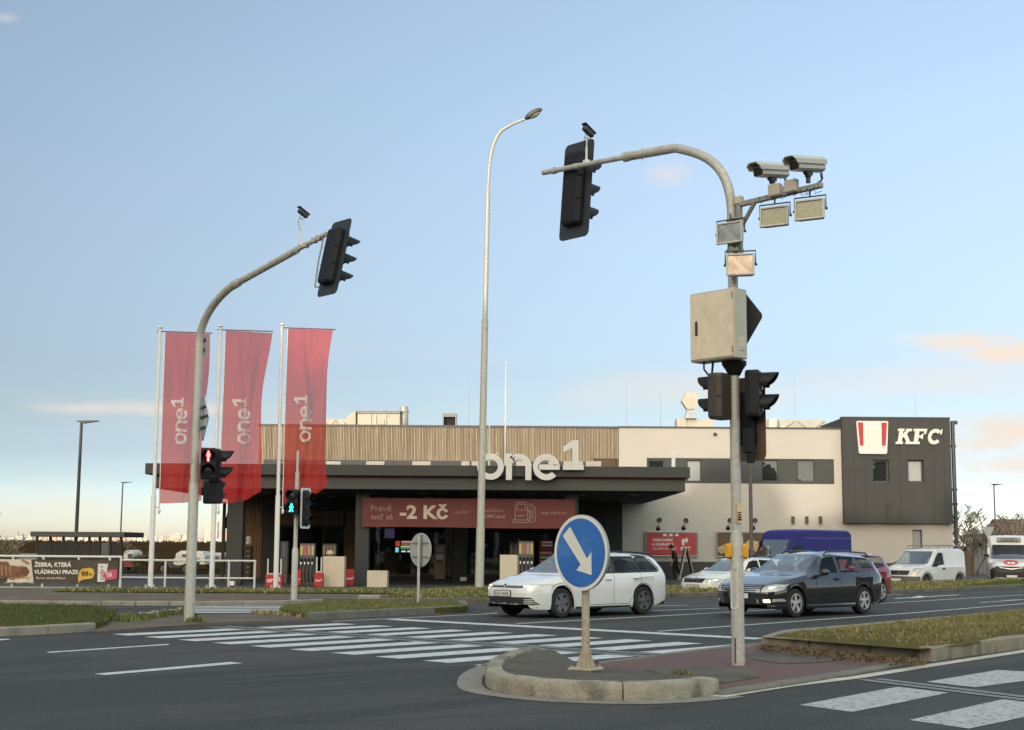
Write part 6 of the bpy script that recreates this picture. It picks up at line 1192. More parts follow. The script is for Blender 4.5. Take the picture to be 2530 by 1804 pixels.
    mb = MB(); logo_mesh(mb, ('o', 'n', 'e', '1'), fn); mb.build('lettering', flag_white, fl, fix=False)
# ------------------------------------------------------------------ white railing and advertising fence at the left
YL = 46.9
rail = thing('railing', 'white tube railing with two rails behind the flagpoles', 'railing', (P(298, 1450, YL).x, YL, 0)); rx = rail.location.x
zr1, zr2 = P(460, 1385, YL).z, P(460, 1428, YL).z; xe = P(632, 1420, YL).x; zb_ = -.08
mb = MB(); mb.tube([(0, 0, zr1), (xe - rx, 0, zr1)], .034, 10); mb.build('rail', white_paint, rail); mb = MB(); mb.tube([(0, 0, zr2), (xe - rx, 0, zr2)], .03, 10); mb.build('rail', white_paint, rail)
for x in (408, 565, 629): xx = P(x, 1420, YL).x - rx; mb = MB(); mb.tube([(xx, 0, zb_), (xx, 0, zr1)], .036, 10); mb.build('post', white_paint, rail)
YB2 = 45.6; af0 = P(-140, 1450, YB2).x; af1 = P(298, 1450, YB2).x
wallm = M('block_wall', (.30, .27, .21), .9, var=.2, scale=1.5, bump=.4, bscale=40, spots=(1.6, .6, (.15, .13, .1), .6)); mb = MB(); n_ = 9; zt = P(150, 1450, YB2).z; zbm = .05; we = P(285, 1450, YB2).x
for i in range(n_): a = af0 + (we - af0) * i / n_; b = af0 + (we - af0) * (i + 1) / n_; mb.box(((a + b) / 2, YB2, (zt + zbm) / 2 - .1), (b - a - .015, .28, zt - zbm + .2), bev=.02)
tag(mb.build('retaining_wall', wallm), 'low pale block wall below the advertising banner at the left edge', 'wall')
mb = MB(); mb.flat([Vector((-34, 40.3, .1)), Vector((-13.5, 40.9, .1)), Vector((-13.5, 45.6, .05)), Vector((-34, 45.6, .05))]); struct('pavement', mb, pave, fix=False)
fen = thing('fence', 'white post fence carrying the food banner above the low wall', 'fence', (af0, YB2, zt)); zf = P(150, 1375, YB2).z - zt; FW = af1 - af0
mb = MB(); mb.tube([(0, 0, zf), (FW, 0, zf)], .038, 10); mb.build('rail', white_paint, fen)
for x in (-120, 31, 106, 193, 270, 298): xx = P(x, 1410, YB2).x - af0; mb = MB(); mb.tube([(xx, 0, -.1 if x < 290 else -.5), (xx, 0, zf)], .04, 8); mb.build('post', white_paint, fen)
bnx0, bnx1, bnz0, bnz1 = RC(-110, 1381, 291, 1441, YB2 - .1); t = thing('food_banner', 'dark banner advertising ribs with price bubbles hung on the left fence', 'banner', (0, YB2 - .1, 0)); W = bnx1 - bnx0; H = bnz1 - bnz0
wob = lambda x, z: -.03 * math.sin(x * 1.7) * (1 - .5 * (z - bnz0) / H) - .015 * math.sin(x * 4.1 + z * 3); vs = [];  nx = 44
edge_w = lambda i, j: (.03 * math.sin(i * 1.9) if j == 0 else (-.04 * abs(math.sin(i * .55)) if j == 6 else 0))
for i in range(nx + 1):
    for j in range(7): x, z = bnx0 + W * i / nx, bnz0 + H * j / 6; vs.append((x, wob(x, z), z + edge_w(i, j)))
mb = MB(); mb.add(vs, [(i * 7 + j, (i + 1) * 7 + j, (i + 1) * 7 + j + 1, i * 7 + j + 1) for i in range(nx) for j in range(6)]); mb.build('cloth', M('banner_brown', (.05, .035, .028), .6, var=.2, scale=.9, col2=(.075, .055, .042)), t, smooth=60)
fb3 = lambda v: Vector((v.x, wob(v.x, v.y) - .012 - v.z, v.y)); X_ = lambda x: P(x, 1410, YB2 - .1).x; Z_ = lambda y: P(150, y, YB2 - .1).z; wtx = M('banner_white', (.70, .67, .60), .6)
for s, a, b, c, d, bo in (('ŽEBRA, KTERÁ', 84, 1387, 176, 1403, .035), ('VLÁDNOU PRAZE', 84, 1405.5, 194, 1418.5, .035), ('Šťavnatá, Lahodná, Křupavá', 90, 1425, 162, 1432, .01)): mb = MB(); text_fit(mb, s, fb3, X_(a), Z_(d), X_(b if False else c), Z_(b), bo); mb.build('lettering', wtx, t, fix=False)
def blob(name, pts, m, lift): 
    mb = MB(); mb.prism([(X_(x), Z_(y)) for x, y in pts][::-1], .004, fn=lambda v: fb3(v) + Vector((0, -lift, 0))); mb.build(name, m, t)
blob('picture', [(-100, 1383), (76, 1383), (84, 1440), (-100, 1440)], M('tray_white', (.58, .54, .47), .6, var=.12), .004)
ribm = M('ribs_brown', (.16, .07, .035), .5, var=.5, scale=4, spots=(3, .55, (.34, .18, .10), .7)); 
blob('picture', [(-90, 1386), (-40, 1384), (0, 1389), (22, 1388), (30, 1396), (48, 1395), (66, 1402), (74, 1412), (68, 1424), (50, 1430), (30, 1434), (20, 1428), (0, 1430), (-50, 1437), (-95, 1430)], ribm, .012)
for i, (x, y) in enumerate(((30, 1387), (44, 1391), (56, 1386), (66, 1391))): blob('picture', [(x + 7 * math.cos(a * .7854), y + 4 * math.sin(a * .7854 + .4)) for a in range(8)], M('potato', (.38, .17, .08), .6, var=.3, scale=6), .014 + i * .001)
for i in range(7): blob('picture', [(-8 + i * 10, 1398), (-4 + i * 10, 1397), (0 + i * 10, 1424), (-5 + i * 10, 1425)], M('rib_shine', (.30, .15, .09), .4, var=.3, scale=8), .016 + i * .0005)
for i in range(5): blob('picture', [(28 + i * 9, 1428 + i % 2), (40 + i * 9, 1425 - i % 3), (41 + i * 9, 1428), (29 + i * 9, 1432)], M('fries', (.52, .30, .10), .5, var=.25, scale=8), .015 + i * .0006)
blob('price_bubble', [(197, 1412), (203, 1405), (222, 1402), (232, 1406), (235, 1417), (231, 1428), (218, 1430), (205, 1432), (196, 1439), (194, 1428)], M('bubble_yellow', (.62, .38, .06), .55), .005)
mb = MB(); text_fit(mb, '99', lambda v: fb3(v) + Vector((0, -.012, 0)), X_(202), Z_(1424), X_(220), Z_(1411), .03); text_fit(mb, 'Kč', lambda v: fb3(v) + Vector((0, -.012, 0)), X_(222), Z_(1422), X_(231), Z_(1415), .01); mb.build('lettering', M('ink_brown', (.07, .04, .02), .6), t, fix=False)
blob('cup_picture', [(242, 1392), (267, 1392), (261, 1437), (243, 1437)], M('cup_white', (.62, .60, .56), .6), .005)
mb = MB(); text_fit(mb, 'cafe1', lambda v: fb3(Vector((X_(258) - (v.y), Z_(1432) + v.x, 0))) + Vector((0, -.012, 0)), 0, 0, (Z_(1399) - Z_(1432)), X_(258) - X_(247), .01); mb.build('lettering', M('ink_grey', (.12, .11, .1), .6), t, fix=False)
blob('price_bubble', [(262, 1408), (276, 1406), (290, 1406), (290, 1428), (282, 1431), (262, 1433), (257, 1424), (257, 1413)], M('bubble_pink', (.52, .08, .16), .55), .009)
mb = MB(); text_fit(mb, '55', lambda v: fb3(v) + Vector((0, -.016, 0)), X_(266), Z_(1424), X_(277), Z_(1414), .03); mb.build('lettering', wtx, t, fix=False)
# ------------------------------------------------------------------ slatted shed and things beyond the fence
YSd = 66.; t = thing('slatted_shed', 'dark slatted shed with a flat overhanging roof on the left', 'shed', (0, YSd, 0)); a, b, c, d = RC(80, 1314, 312, 1327, YSd); mb = MB(); wallbox(mb, a, b, c, d, -.3, 3.2, bev=.02); mb.build('roof', M('shed_roof', (.07, .072, .066), .7), t)
w0, w1, wz0, wz1 = RC(92, 1341, 303, 1400, YSd); wz0 = LOT; sl_m = M('shed_slats', (.035, .033, .03), .8, var=.25, scale=1, stretch=(6, 1, .3)); mb = MB(); n_ = 46
for i in range(n_): x = w0 + (w1 - w0) * (i + .5) / n_; mb.box((x, 0, (wz0 + wz1) / 2), ((w1 - w0) / n_ * .9, .05, wz1 - wz0))
mb.box(((w0 + w1) / 2, .06, (wz0 + wz1) / 2), (w1 - w0, .03, wz1 - wz0 - .05)); mb.build('wall', sl_m, t, fix=False)
for x in (92, 125, 157, 189, 221, 247, 273, 300): xx = P(x, 1330, YSd).x; mb = MB(); mb.box((xx, 0, (LOT + c) / 2), (.1, .12, c - LOT)); mb.build('post', M('shed_post', (.03, .03, .028), .8), t)
mb = MB(); x0, x1, z0, z1 = RC(251, 1341, 272, 1372, YSd); mb.box(((x0 + x1) / 2, -.04, (z0 + z1) / 2), (x1 - x0, .03, z1 - z0)); mb.build('panel', M('shed_panel', (.09, .10, .105), .4), t)
mb = MB(); x0, x1, z0, z1 = RC(-60, 1367, 90, 1371, 60); wallbox(mb, x0, x1, LOT, z1, 60, 60.3); tag(mb.build('low_wall', M('low_wall_grey', (.2, .21, .22), .8)), 'long low grey wall in front of the slatted shed', 'wall')
cw = M('caravan_white', (.58, .58, .55), .5, var=.05)
def boxvan(name, label, px, Y, parts_, cat):
    x0, x1, z0, z1 = RC(*px, Y); z0 = -.3; t = thing(name, label, cat, ((x0 + x1) / 2, Y, z0)); return t, (x1 - x0), (z1 - z0)
t, W, H = boxvan('caravan', 'small white rounded trailer above a red base behind the left fence end', (304, 1359, 330, 1420), 85, 0, 'trailer'); mb = MB(); f_ = lambda v: Vector((v.x, v.z, v.y)); mb.prism(rrect(-W / 2, H * .52, W / 2, H, .3, 5), 2., fn=f_); mb.build('body', cw, t); mb = MB(); mb.box((.1, -.02, H * .72), (W * .45, .04, H * .2)); mb.build('window', M('dim_glass', (.09, .1, .1), .2), t); mb = MB(); mb.box((0, 1, H * .36), (W * .9, 1.9, H * .28)); mb.build('base', M('base_red', (.16, .03, .03), .6), t)
for s in (-.3, .3): mb = MB(); mb.lathe([(.0, -.1), (.3, -.1), (.3, .1), (0, .1)], 14, fn=lambda v: Vector((s * W + v.x, .2 + v.z, .3 + v.y))); mb.build('wheel', black_pl, t)
def far_van(label, px, Y, cab_left, col, boxcol):
    x0, x1, z0, z1 = RC(*px, Y); z0 = -.3; t = thing('parked_van', label, 'van', ((x0 + x1) / 2, Y, z0)); W, H = x1 - x0, z1 - z0; f_ = lambda v: Vector((v.x, v.z, v.y)); mb = MB()
    cl = W * .42; a = -W / 2
    mb.prism([(a, .35), (a + cl, .35), (a + cl, H * .82), (a + cl * .55, H * .82), (a + cl * .28, H * .56), (a + .05, H * .46)], 1.8, fn=f_); mb.build('cab', col, t)
    mb = MB(); mb.prism([(a + cl * .36, H * .56), (a + cl * .86, H * .56), (a + cl * .86, H * .76), (a + cl * .58, H * .76)], .02, fn=lambda v: f_(v) + Vector((0, -.02, 0))); mb.build('window', M('dim_glass', (.09, .1, .1), .2), t)
    mb = MB(); mb.prism(rrect(a + cl + .02, .5, W / 2, H, .12, 4), 2., fn=f_); mb.build('box_body', boxcol, t)
    for x in (a + cl * .35, W / 2 - W * .18):
        mb = MB(); mb.lathe([(0, -.02), (.2, -.02), (.3, -.05), (.3, .2), (0, .2)], 16, fn=lambda v: Vector((x + v.x, -.02 + v.z, .30 + v.y))); w_ = mb.build('wheel', black_pl, t); mb = MB(); mb.lathe([(0, -.07), (.2, -.06), (.21, -.02)], 12, fn=lambda v: Vector((x + v.x, -.02 + v.z, .30 + v.y))); q_ = mb.build('rim', M('rim_dull', (.10, .10, .10), .5, .2), w_)
    return t
far_van('dark pickup with a white box body beyond the railing', (393, 1378, 475, 1420), 82, True, M('pickup_dark', (.06, .065, .075), .35), cw); 
t, W, H = boxvan('caravan', 'white caravan with rounded front parked behind the signal mast', (431, 1361, 506, 1412), 92, 0, 'trailer'); mb = MB(); f_ = lambda v: Vector((v.x, v.z, v.y)); mb.prism([(-W / 2, H * .3), (W / 2, H * .3), (W / 2, H * .75), (W * .4, H * .97), (-W * .3, H), (-W * .46, H * .85)], 2.1, fn=f_); mb.build('body', cw, t, smooth=30); mb = MB(); mb.box((-.1, -.02, H * .72), (W * .4, .04, H * .2)); mb.build('window', M('dim_glass', (.09, .1, .1), .2), t); mb = MB(); mb.lathe([(0, 0), (.3, 0), (.3, .2), (0, .2)], 14, fn=lambda v: Vector((v.x, v.z, .3 + v.y))); mb.build('wheel', black_pl, t)
t, W, H = boxvan('caravan', 'pale box trailer between mast and second flagpole', (488, 1366, 553, 1412), 96, 0, 'trailer'); mb = MB(); mb.prism(rrect(-W / 2, .5, W / 2, H, .25, 5), 2.1, fn=f_); mb.build('body', M('caravan_grey', (.40, .42, .43), .5), t); mb = MB(); mb.box((0, -.02, H * .7), (W * .6, .03, .22)); mb.build('stripe', M('stripe_dark', (.1, .1, .11), .5), t); mb = MB(); mb.lathe([(0, 0), (.3, 0), (.3, .2), (0, .2)], 14, fn=lambda v: Vector((v.x, v.z, .3 + v.y))); mb.build('wheel', black_pl, t)
# ------------------------------------------------------------------ far city skyline
rc_ = random.Random(11); citym = [M('far_plaster_cream', (.62, .56, .47), .9, var=.1, scale=.02), M('far_plaster_white', (.70, .67, .62), .9, var=.1, scale=.02), M('far_plaster_ochre', (.52, .40, .30), .9, var=.1, scale=.02)]; farwin = M('far_window', (.16, .17, .19), .3)
fm = MB()
def far_block(label, xa, xb, ytop, Y, m, grp='pale blocks on the far skyline'):
    a, b = P(xa, 1335, Y).x, P(xb, 1335, Y).x; zt = P((xa + xb) / 2, ytop, Y).z; t = thing('apartment_block', label, 'building', ((a + b) / 2, Y, -.4), 0, grp); W = b - a; H = zt + .4; mb = MB(); mb.box((0, W * .3, H / 2), (W, W * .6, H)); mb.build('wall', m, t)
    mb = MB(); nf = max(2, int(H / 3.2)); nc = max(2, int(W / 6))
    for i in range(nf): mb.box((0, -.05, H * (i + .55) / nf), (W * .9, .1, H / nf * .34))
    mb.build('window_row', farwin, t); mb = MB(); mb.box((W * .1, W * .3, H + 1), (W * .3, W * .2, 2.4)); mb.build('roof_box', m, t); return t
far_block('tall pale tower block on the skyline between mast and second flagpole', 507, 536, 1289, 2600, citym[0], None); far_block('reddish tower block on the skyline beside the first pillar', 552, 567, 1308, 2600, M('far_plaster_rose', (.55, .36, .27), .9), None)
far_block('long cream block on the skyline left of the signal mast', 421, 446, 1321, 2400, citym[0], None); far_block('lower pale block right of the long cream skyline block', 447, 462, 1325, 2500, citym[1], None)
LBL = 'low pale buildings strung along the far skyline on the left'
far_block('low cream block on the skyline just left of the shed roof', 68, 80, 1325, 2500, citym[0], None)
x = -20
proto = []
while x < 620:
    w_ = rc_.uniform(6, 20); h_ = rc_.uniform(5, 14); Y = rc_.uniform(2000, 2900)
    t = far_block('one of the low pale buildings strung along the far left skyline', x, x + w_, 1337 - h_, Y, rc_.choice(citym)); x += w_ + rc_.uniform(0, 7)
mb = MB(); x = -100
while x < 640:
    Y = 1900 + rc_.uniform(-40, 40); p = P(x, 1337, Y); hh = rc_.uniform(.6, 2.2); mb.sphere((p.x, Y, hh * .3), hh, 7, 5, sc3=(rc_.uniform(1, 2), 1, .8)); x += rc_.uniform(3, 12)
tag(mb.build('far_hedgerow', M('far_bush', (.05, .05, .025), .95, var=.3, scale=.1), fix=False), 'far hedge line at the edge of the brown field', 'hedge', kind='stuff')
# ------------------------------------------------------------------ trees
bark = M('bark', (.11, .09, .07), .9, var=.3, scale=5); twig = M('twigs', (.21, .175, .14), .9, var=.25, scale=3)
def bare_tree(name, label, base, H, seed, spread=.55, leaves=0, leafm=None, depth=5, trunk_r=None, group=None, multi=1, tw=.012, sc_t=.62):
    r_ = random.Random(seed); t = thing(name, label, 'tree' if 'tree' in name else 'bush', base, 0, group); tk = MB(); cr = MB(); tips = []
    def grow(p, d, L, rad, k):
        n_ = 3; pts = [p]; 
        for i in range(n_): d = (d + Vector((r_.uniform(-.18, .18), r_.uniform(-.18, .18), r_.uniform(-.05, .16)))).normalized(); pts.append(pts[-1] + d * L / n_)
        (tk if k >= depth - 1 else cr).tube(pts, [max(tw, rad * (1 - .4 * i / n_)) for i in range(n_ + 1)], 6 if k >= depth - 2 else 3, caps=False)
        if k == 0: tips.append(pts[-1]); tips.append(pts[-2]); return
        for j in range(r_.choice((2, 3, 3)) + (1 if k < 3 else 0)):
            q = pts[r_.choice((1, 2, 3, 3))] if j else pts[-1]; a = r_.uniform(0, 6.283); e = Vector((math.cos(a), math.sin(a), r_.uniform(-.1, .5))); grow(q, (d * (1 - spread) + e * spread).normalized(), L * r_.uniform(.55, .82), rad * .55, k - 1)
    for m_ in range(multi): grow(Vector((r_.uniform(-.15, .15) * (multi > 1), r_.uniform(-.15, .15) * (multi > 1), 0)), Vector((r_.uniform(-.25, .25) * (1 + .6 * (multi > 1)), r_.uniform(-.2, .2), 1)).normalized(), H * .34, trunk_r or H * .018, depth)
    tk.build('trunk', bark, t, fix=False, smooth=60); cr.build('crown', twig, t, fix=False); t.scale = (sc_t,) * 3
    if leaves:
        lm_ = MB()
        for _ in range(leaves):
            p = r_.choice(tips) + Vector((r_.gauss(0, .14), r_.gauss(0, .14), r_.gauss(0, .14))); s = r_.uniform(.03, .08); u_ = Vector((r_.gauss(0, 1), r_.gauss(0, 1), r_.gauss(0, 1))).normalized(); v_ = u_.orthogonal().normalized(); lm_.add([p - u_ * s, p + v_ * s * .6, p + u_ * s, p - v_ * s * .6], [(0, 1, 2, 3)], r_.randrange(2))
        lm_.build('foliage', leafm, t, fix=False)
    return t
lg_ = [M('leaf_olive', (.09, .085, .025), .8, var=.3), M('leaf_yellow', (.16, .12, .03), .8, var=.3)]
bare_tree('bare_tree', 'bare branched tree cut off by the left edge of the view', P(-28, 1420, 52), 6.4, 4, .5, 160, lg_, 5, .07, tw=.016); bpy.data.objects['bare_tree'].location.z = LOT
t = bare_tree('shrub', 'low yellowish green shrub at the left edge before the field', P(-6, 1400, 54), 3.6, 9, .65, 4200, lg_, 4, .03, multi=4); t.location.z = LOT
t = bare_tree('shrub', 'small sparse shrub showing over the right end of the shed roof', P(298, 1400, 72), 4.2, 14, .4, 60, lg_, 3, .03, multi=3, tw=.014); t.location.z = LOT
t = bare_tree('shrub', 'olive bush on the field edge right of the white trailer', P(348, 1420, 78), 2.6, 19, .65, 2500, [M('leaf_dull', (.07, .06, .028), .85), lg_[0]], 4, .03, multi=4); t.location.z = -.3
for k, (x, Y, H, lab, lv) in enumerate(((2392, 98, 8.2, 'leafless tree right behind the dark corner pipe', 0), (2405, 90, 5.2, 'brownish bush below the leafless tree by the corner pipe', 900), (2436, 104, 7.2, 'leafless tree behind the far lamp post', 0), (2478, 110, 8.6, 'spreading leafless tree just right of the far lamp post', 200), (2512, 106, 9.4, 'leafless tree at the right edge above the white motor van', 500), (2548, 112, 9.0, 'leafless tree cut off by the right edge of the view', 300))):
    t = bare_tree('bare_tree' if H > 4 else 'shrub', lab, P(x, 1345, Y), H, 30 + k, .55, lv, [M('leaf_brown', (.13, .08, .035), .85, var=.3), lg_[0]], 5, None, 'leafless trees beyond the white vans' if H > 4 else None, 2 if H > 4 else 4, .036); t.location.z = -.3
x0, x1, z0, z1 = RC(2405, 1325, 2455, 1332, 95); t = thing('shelter', 'flat roofed grey shelter left of the white motor van', 'shelter', ((x0 + x1) / 2, 95, -.3)); W = x1 - x0; mb = MB(); mb.box((0, 1, z1 + .3), (W, 2.4, .24)); mb.build('roof', M('shed_roof', (.07, .072, .066), .7), t)
for k in range(5): mb = MB(); mb.box((-W / 2 + .1 + (W - .2) * k / 4, .1, (z1 + .2) / 2), (.09, .09, z1 + .1)); mb.build('post', M('shelter_post', (.2, .2, .19), .6), t)
mb = MB(); mb.box((.0, 1.6, (z1) / 2), (W * .9, .04, z1 - .2)); mb.build('back_panel', M('shelter_panel', (.22, .23, .22), .4), t)
x0, x1, z0, z1 = RC(2428, 1302, 2455, 1318, 93); t = thing('give_way_sign', 'grey back of a triangular sign on a post before the shelter', 'road sign', ((x0 + x1) / 2, 93, -.3)); mb = MB(); mb.prism([(-.42, z1 + .3), (0, z0 - .15), (.42, z1 + .3)], .02, fn=lambda v: Vector((v.x, v.z, v.y))); mb.build('plate', M('sign_back_light', (.40, .41, .41), .5, .3), t); mb = MB(); mb.tube([(0, .05, 0), (0, .05, z1 + .3)], .035, 8); mb.build('post', M('post_light', (.46, .455, .42), .6), t)
mb = MB(); x0, x1, z0, z1 = RC(2378, 1362, 2408, 1404, 92); wallbox(mb, x0, x1, -.3, z1, 92, 92.4); tag(mb.build('garden_wall', M('brown_wall', (.17, .115, .075), .9, var=.2, scale=.8)), 'brown wall behind the bushes right of the building', 'wall')
mb = MB(); p = P(2540, 1318, 125); W = 1.8; mb.add([(p.x - W, 125, -.3), (p.x + W, 125, -.3), (p.x + W, 133, -.3), (p.x - W, 133, -.3), (p.x - W, 125, 2.3), (p.x + W, 125, 2.3), (p.x + W, 133, 2.3), (p.x - W, 133, 2.3), (p.x - W, 129, 4.2), (p.x + W, 129, 4.2)], [(0, 1, 5, 4), (1, 2, 6, 9, 5), (2, 3, 7, 6), (3, 0, 4, 8, 7), (4, 5, 9, 8), (7, 8, 9, 6)]); o = mb.build('far_house', M('far_roof', (.10, .06, .045), .9)); tag(o, 'low brown roofed house behind the white motor van', 'house')
# ------------------------------------------------------------------ vehicles
tyre_m = M('tyre_rubber', (.014, .014, .015), .8, var=.2, scale=6); rim_alu = M('rim_alloy', (.50, .50, .50), .35, .6, var=.08); rim_dark = M('rim_dark', (.055, .055, .06), .4, .5); rim_grey = M('rim_grey', (.16, .16, .165), .4, .5)
carglass = glass('car_glass', (.018, .024, .03), .93, .01, .34, .01); trim = M('black_trim', (.012, .012, .013), .5); chrome = M('chrome', (.62, .62, .62), .15, .9, var=.05); lampglass = M('headlamp', (.42, .43, .43), .12, .3, var=.3, scale=12); platew = M('number_plate', (.68, .68, .66), .5); tail_red = M('tail_lamp', (.22, .012, .012), .2, var=.3, scale=9)
def paintm(name, col, dirt=(.3, .27, .22), d=.25): return M(name, col, .28, 0, var=.03, scale=1.5, coat=.8, spots=(1.6, .62, dirt, d))
def interp(xs, ks, vs): return np.interp(xs, ks, vs)
def pip(x, y, poly):
    c = False; j = len(poly) - 1
    for i in range(len(poly)):
        if (poly[i][1] > y) != (poly[j][1] > y) and x < (poly[j][0] - poly[i][0]) * (y - poly[i][1]) / (poly[j][1] - poly[i][1]) + poly[i][0]: c = not c
        j = i
    return c
def cut_windows(body, cuts, hw):
    # open the body shell where the windows are
    bm = bmesh.new(); bm.from_mesh(body.data); bmesh.ops.remove_doubles(bm, verts=bm.verts, dist=1e-4)
    for side, poly in cuts:
        mx = lambda c: (c.x, c.z) if side == 'near' else (c.y, c.z)
        xs = [p[0] for p in poly]; zs = [p[1] for p in poly]
        ok = (lambda c: abs(c.y) > hw * .4) if side == 'near' else ((lambda c: c.x < 2.6) if side == 'front' else (lambda c: c.x > 3.4))
        for a, b in zip(poly, poly[1:] + poly[:1]):
            fs = [f for f in bm.faces if ok(f.calc_center_median()) and min(mx(v.co)[0] for v in f.verts) < max(xs) and max(mx(v.co)[0] for v in f.verts) > min(xs) and min(v.co.z for v in f.verts) < max(zs) and max(v.co.z for v in f.verts) > min(zs)]
            geom = list({v for f in fs for v in f.verts} | {e for f in fs for e in f.edges}) + fs; d = Vector((b[0] - a[0], b[1] - a[1])).normalized()
            co = Vector((a[0], 0, a[1])) if side == 'near' else Vector((0, a[0], a[1])); no_ = Vector((-d.y, 0, d.x)) if side == 'near' else Vector((0, -d.y, d.x))
            bmesh.ops.bisect_plane(bm, geom=geom, plane_co=co, plane_no=no_, dist=1e-5)
        kill = [f for f in bm.faces if ok(f.calc_center_median()) and pip(*mx(f.calc_center_median()), poly)]
        bmesh.ops.delete(bm, geom=kill, context='FACES')
    bmesh.ops.recalc_face_normals(bm, faces=bm.faces); bm.to_mesh(body.data); bm.free()
def cuts_of(win): return [(k, p) for k, p in win]
def car(name, label, cat, loc, rz, S, paint, group=None):
    """front at x = 0, rear at x = L, near side y < 0"""
    t = thing(name, label, cat, loc, rz, group); L, W = S['L'], S['W']; hw = W / 2; wx = S['wheels']; rr = S['r']; ar = rr + S.get('archgap', .05)
    st = S['st']; kx = [s[0] for s in st]; xs = set(np.linspace(0, L, 64).round(4).tolist()) | set(round(k, 4) for k in kx)
    for w_ in wx:
        for a in np.linspace(-1, 1, 15): xs.add(round(w_ + ar * math.sin(a * math.pi / 2), 4))
        xs.add(round(w_ - ar - .012, 4)); xs.add(round(w_ + ar + .012, 4))
    xs = sorted(x for x in xs if 0 <= x <= L); cols = list(zip(*st)); fine = np.linspace(0, L, 400); ker = np.hanning(17); ker /= ker.sum()
    def g(i):
        y = np.interp(fine, kx, cols[i]); sm = np.convolve(np.pad(y, 8, mode='edge'), ker, mode='valid'); f_ = np.clip((fine - .12) / .25, 0, 1) * np.clip((L - .03 - fine) / .15, 0, 1); y = y * (1 - f_) + sm * f_
        return np.interp(xs, fine, y)
    zl, zs, zb, zr, cab, wf = g(1), g(2), g(3), g(4), g(5), g(6); tum = S.get('tum', .76); rows = []; caps = []
    def plan(v):
        f = max(0, (S.get('nose', .8) - v[0]) / S.get('nose', .8)); r_ = max(0, (v[0] - (L - .7)) / .7); q_ = min(1, abs(v[1]) / hw)
        return (v[0] + S.get('bulge', .26) * q_ ** 3 * f - S.get('rbulge', .30) * q_ ** 3 * r_, v[1] * (1 - .05 * f * f), v[2])
    for i, x in enumerate(xs):
        lo = zl[i]
        for w_ in wx:
            if abs(x - w_) < ar: lo = max(lo, rr + math.sqrt(ar * ar - (x - w_) ** 2))
        w = hw * wf[i]; s_, b, r_, c = zs[i], zb[i], zr[i], cab[i]; lo = min(lo, s_ - .06); wr = hw * tum * (.9 + .1 * wf[i])
        hood = [(w * .84, b + (r_ - b) * .55), (w * .62, b + (r_ - b) * .82), (w * .32, b + (r_ - b) * .96), (0, r_)]
        cabn = [(w * .94 + (wr - w * .94) * .5, (b + r_ - .07) / 2), (wr, r_ - .085), (wr - .13, r_ - .02), (0, r_)]
        pts = [(w * .95, lo), (w * .985, lo + .2 * (s_ - lo)), (w * .982, lo + .62 * (s_ - lo)), (w * 1.0, s_ - .02), (w * .945, b)] + [(h[0] * (1 - c) + k[0] * c, h[1] * (1 - c) + k[1] * c) for h, k in zip(hood, cabn)]
        rows.append([plan((x, -p[0], p[1])) for p in pts] + [plan((x, p[0], p[1])) for p in pts[-2::-1]]); raw = (x, pts)
        if i in (0, len(xs) - 1): caps.append(raw)
    n_ = len(rows[0]); mb = MB(); mb.add([v for r_ in rows for v in r_], [(i * n_ + k, (i + 1) * n_ + k, (i + 1) * n_ + k + 1, i * n_ + k + 1) for i in range(len(rows) - 1) for k in range(n_ - 1)])
    for x, pts in caps:
        NN = 16; vs = [plan((x, p[0] * (2 * j / NN - 1), p[1])) for p in pts for j in range(NN + 1)]
        mb.add(vs, [(a * (NN + 1) + j, a * (NN + 1) + j + 1, (a + 1) * (NN + 1) + j + 1, (a + 1) * (NN + 1) + j) for a in range(len(pts) - 1) for j in range(NN)])
    bvh = BVHTree.FromPolygons([Vector(v) for v in mb.v], mb.f); body = mb.build('body', paint, t)
    cut_windows(body, S.get('cuts', []), hw)
    me_ = body.data; me_.shade_smooth(); me_.set_sharp_from_angle(angle=R(32))
    # floor and wheel housings
    mb = MB(); mb.box((L / 2, 0, min(zl) + .1), (L - .5, W * .86, .12))
    for w_ in wx: mb.box((w_, 0, rr + .12), (ar * 1.8, W * .60, ar * 1.4))
    mb.build('underbody', M('underbody', (.006, .006, .006), .9), t)
    if S.get('cuts'):
        x0_c, x1_c = S.get('cabin', (1.45, L - .5)); mb = MB(); zt_c = S.get('belt', .93); mb.box(((x0_c + x1_c) / 2, 0, .48 + (zt_c - .52) / 2), (x1_c - x0_c, W * .84, zt_c - .52)); mb.build('interior', M('cabin_dark', (.02, .021, .023), .85), t)
        mb = MB(); mb.box((x0_c + .12, 0, zt_c - .02), (.5, W * .8, .12), Matrix.Rotation(R(6), 3, 'Y'), bev=.04); mb.tube([(x0_c + .42 + .12 * math.cos(a) * .3, -.36 + .17 * math.cos(a), zt_c + .06 + .17 * math.sin(a)) for a in np.linspace(0, 6.283, 14)], .014, 5); mb.build('dashboard', M('dash_dark', (.025, .025, .027), .7), t)
    gl_ = S.get('glass', carglass)
    def glaze():
        for side, poly in S.get('cuts', []):
            nm_ = {'near': 'side_window', 'front': 'windscreen', 'rear': 'rear_window'}[side]; decal(nm_, poly, gl_, side, .002)
            if side == 'near': decal(nm_, poly, gl_, 'far', .002)
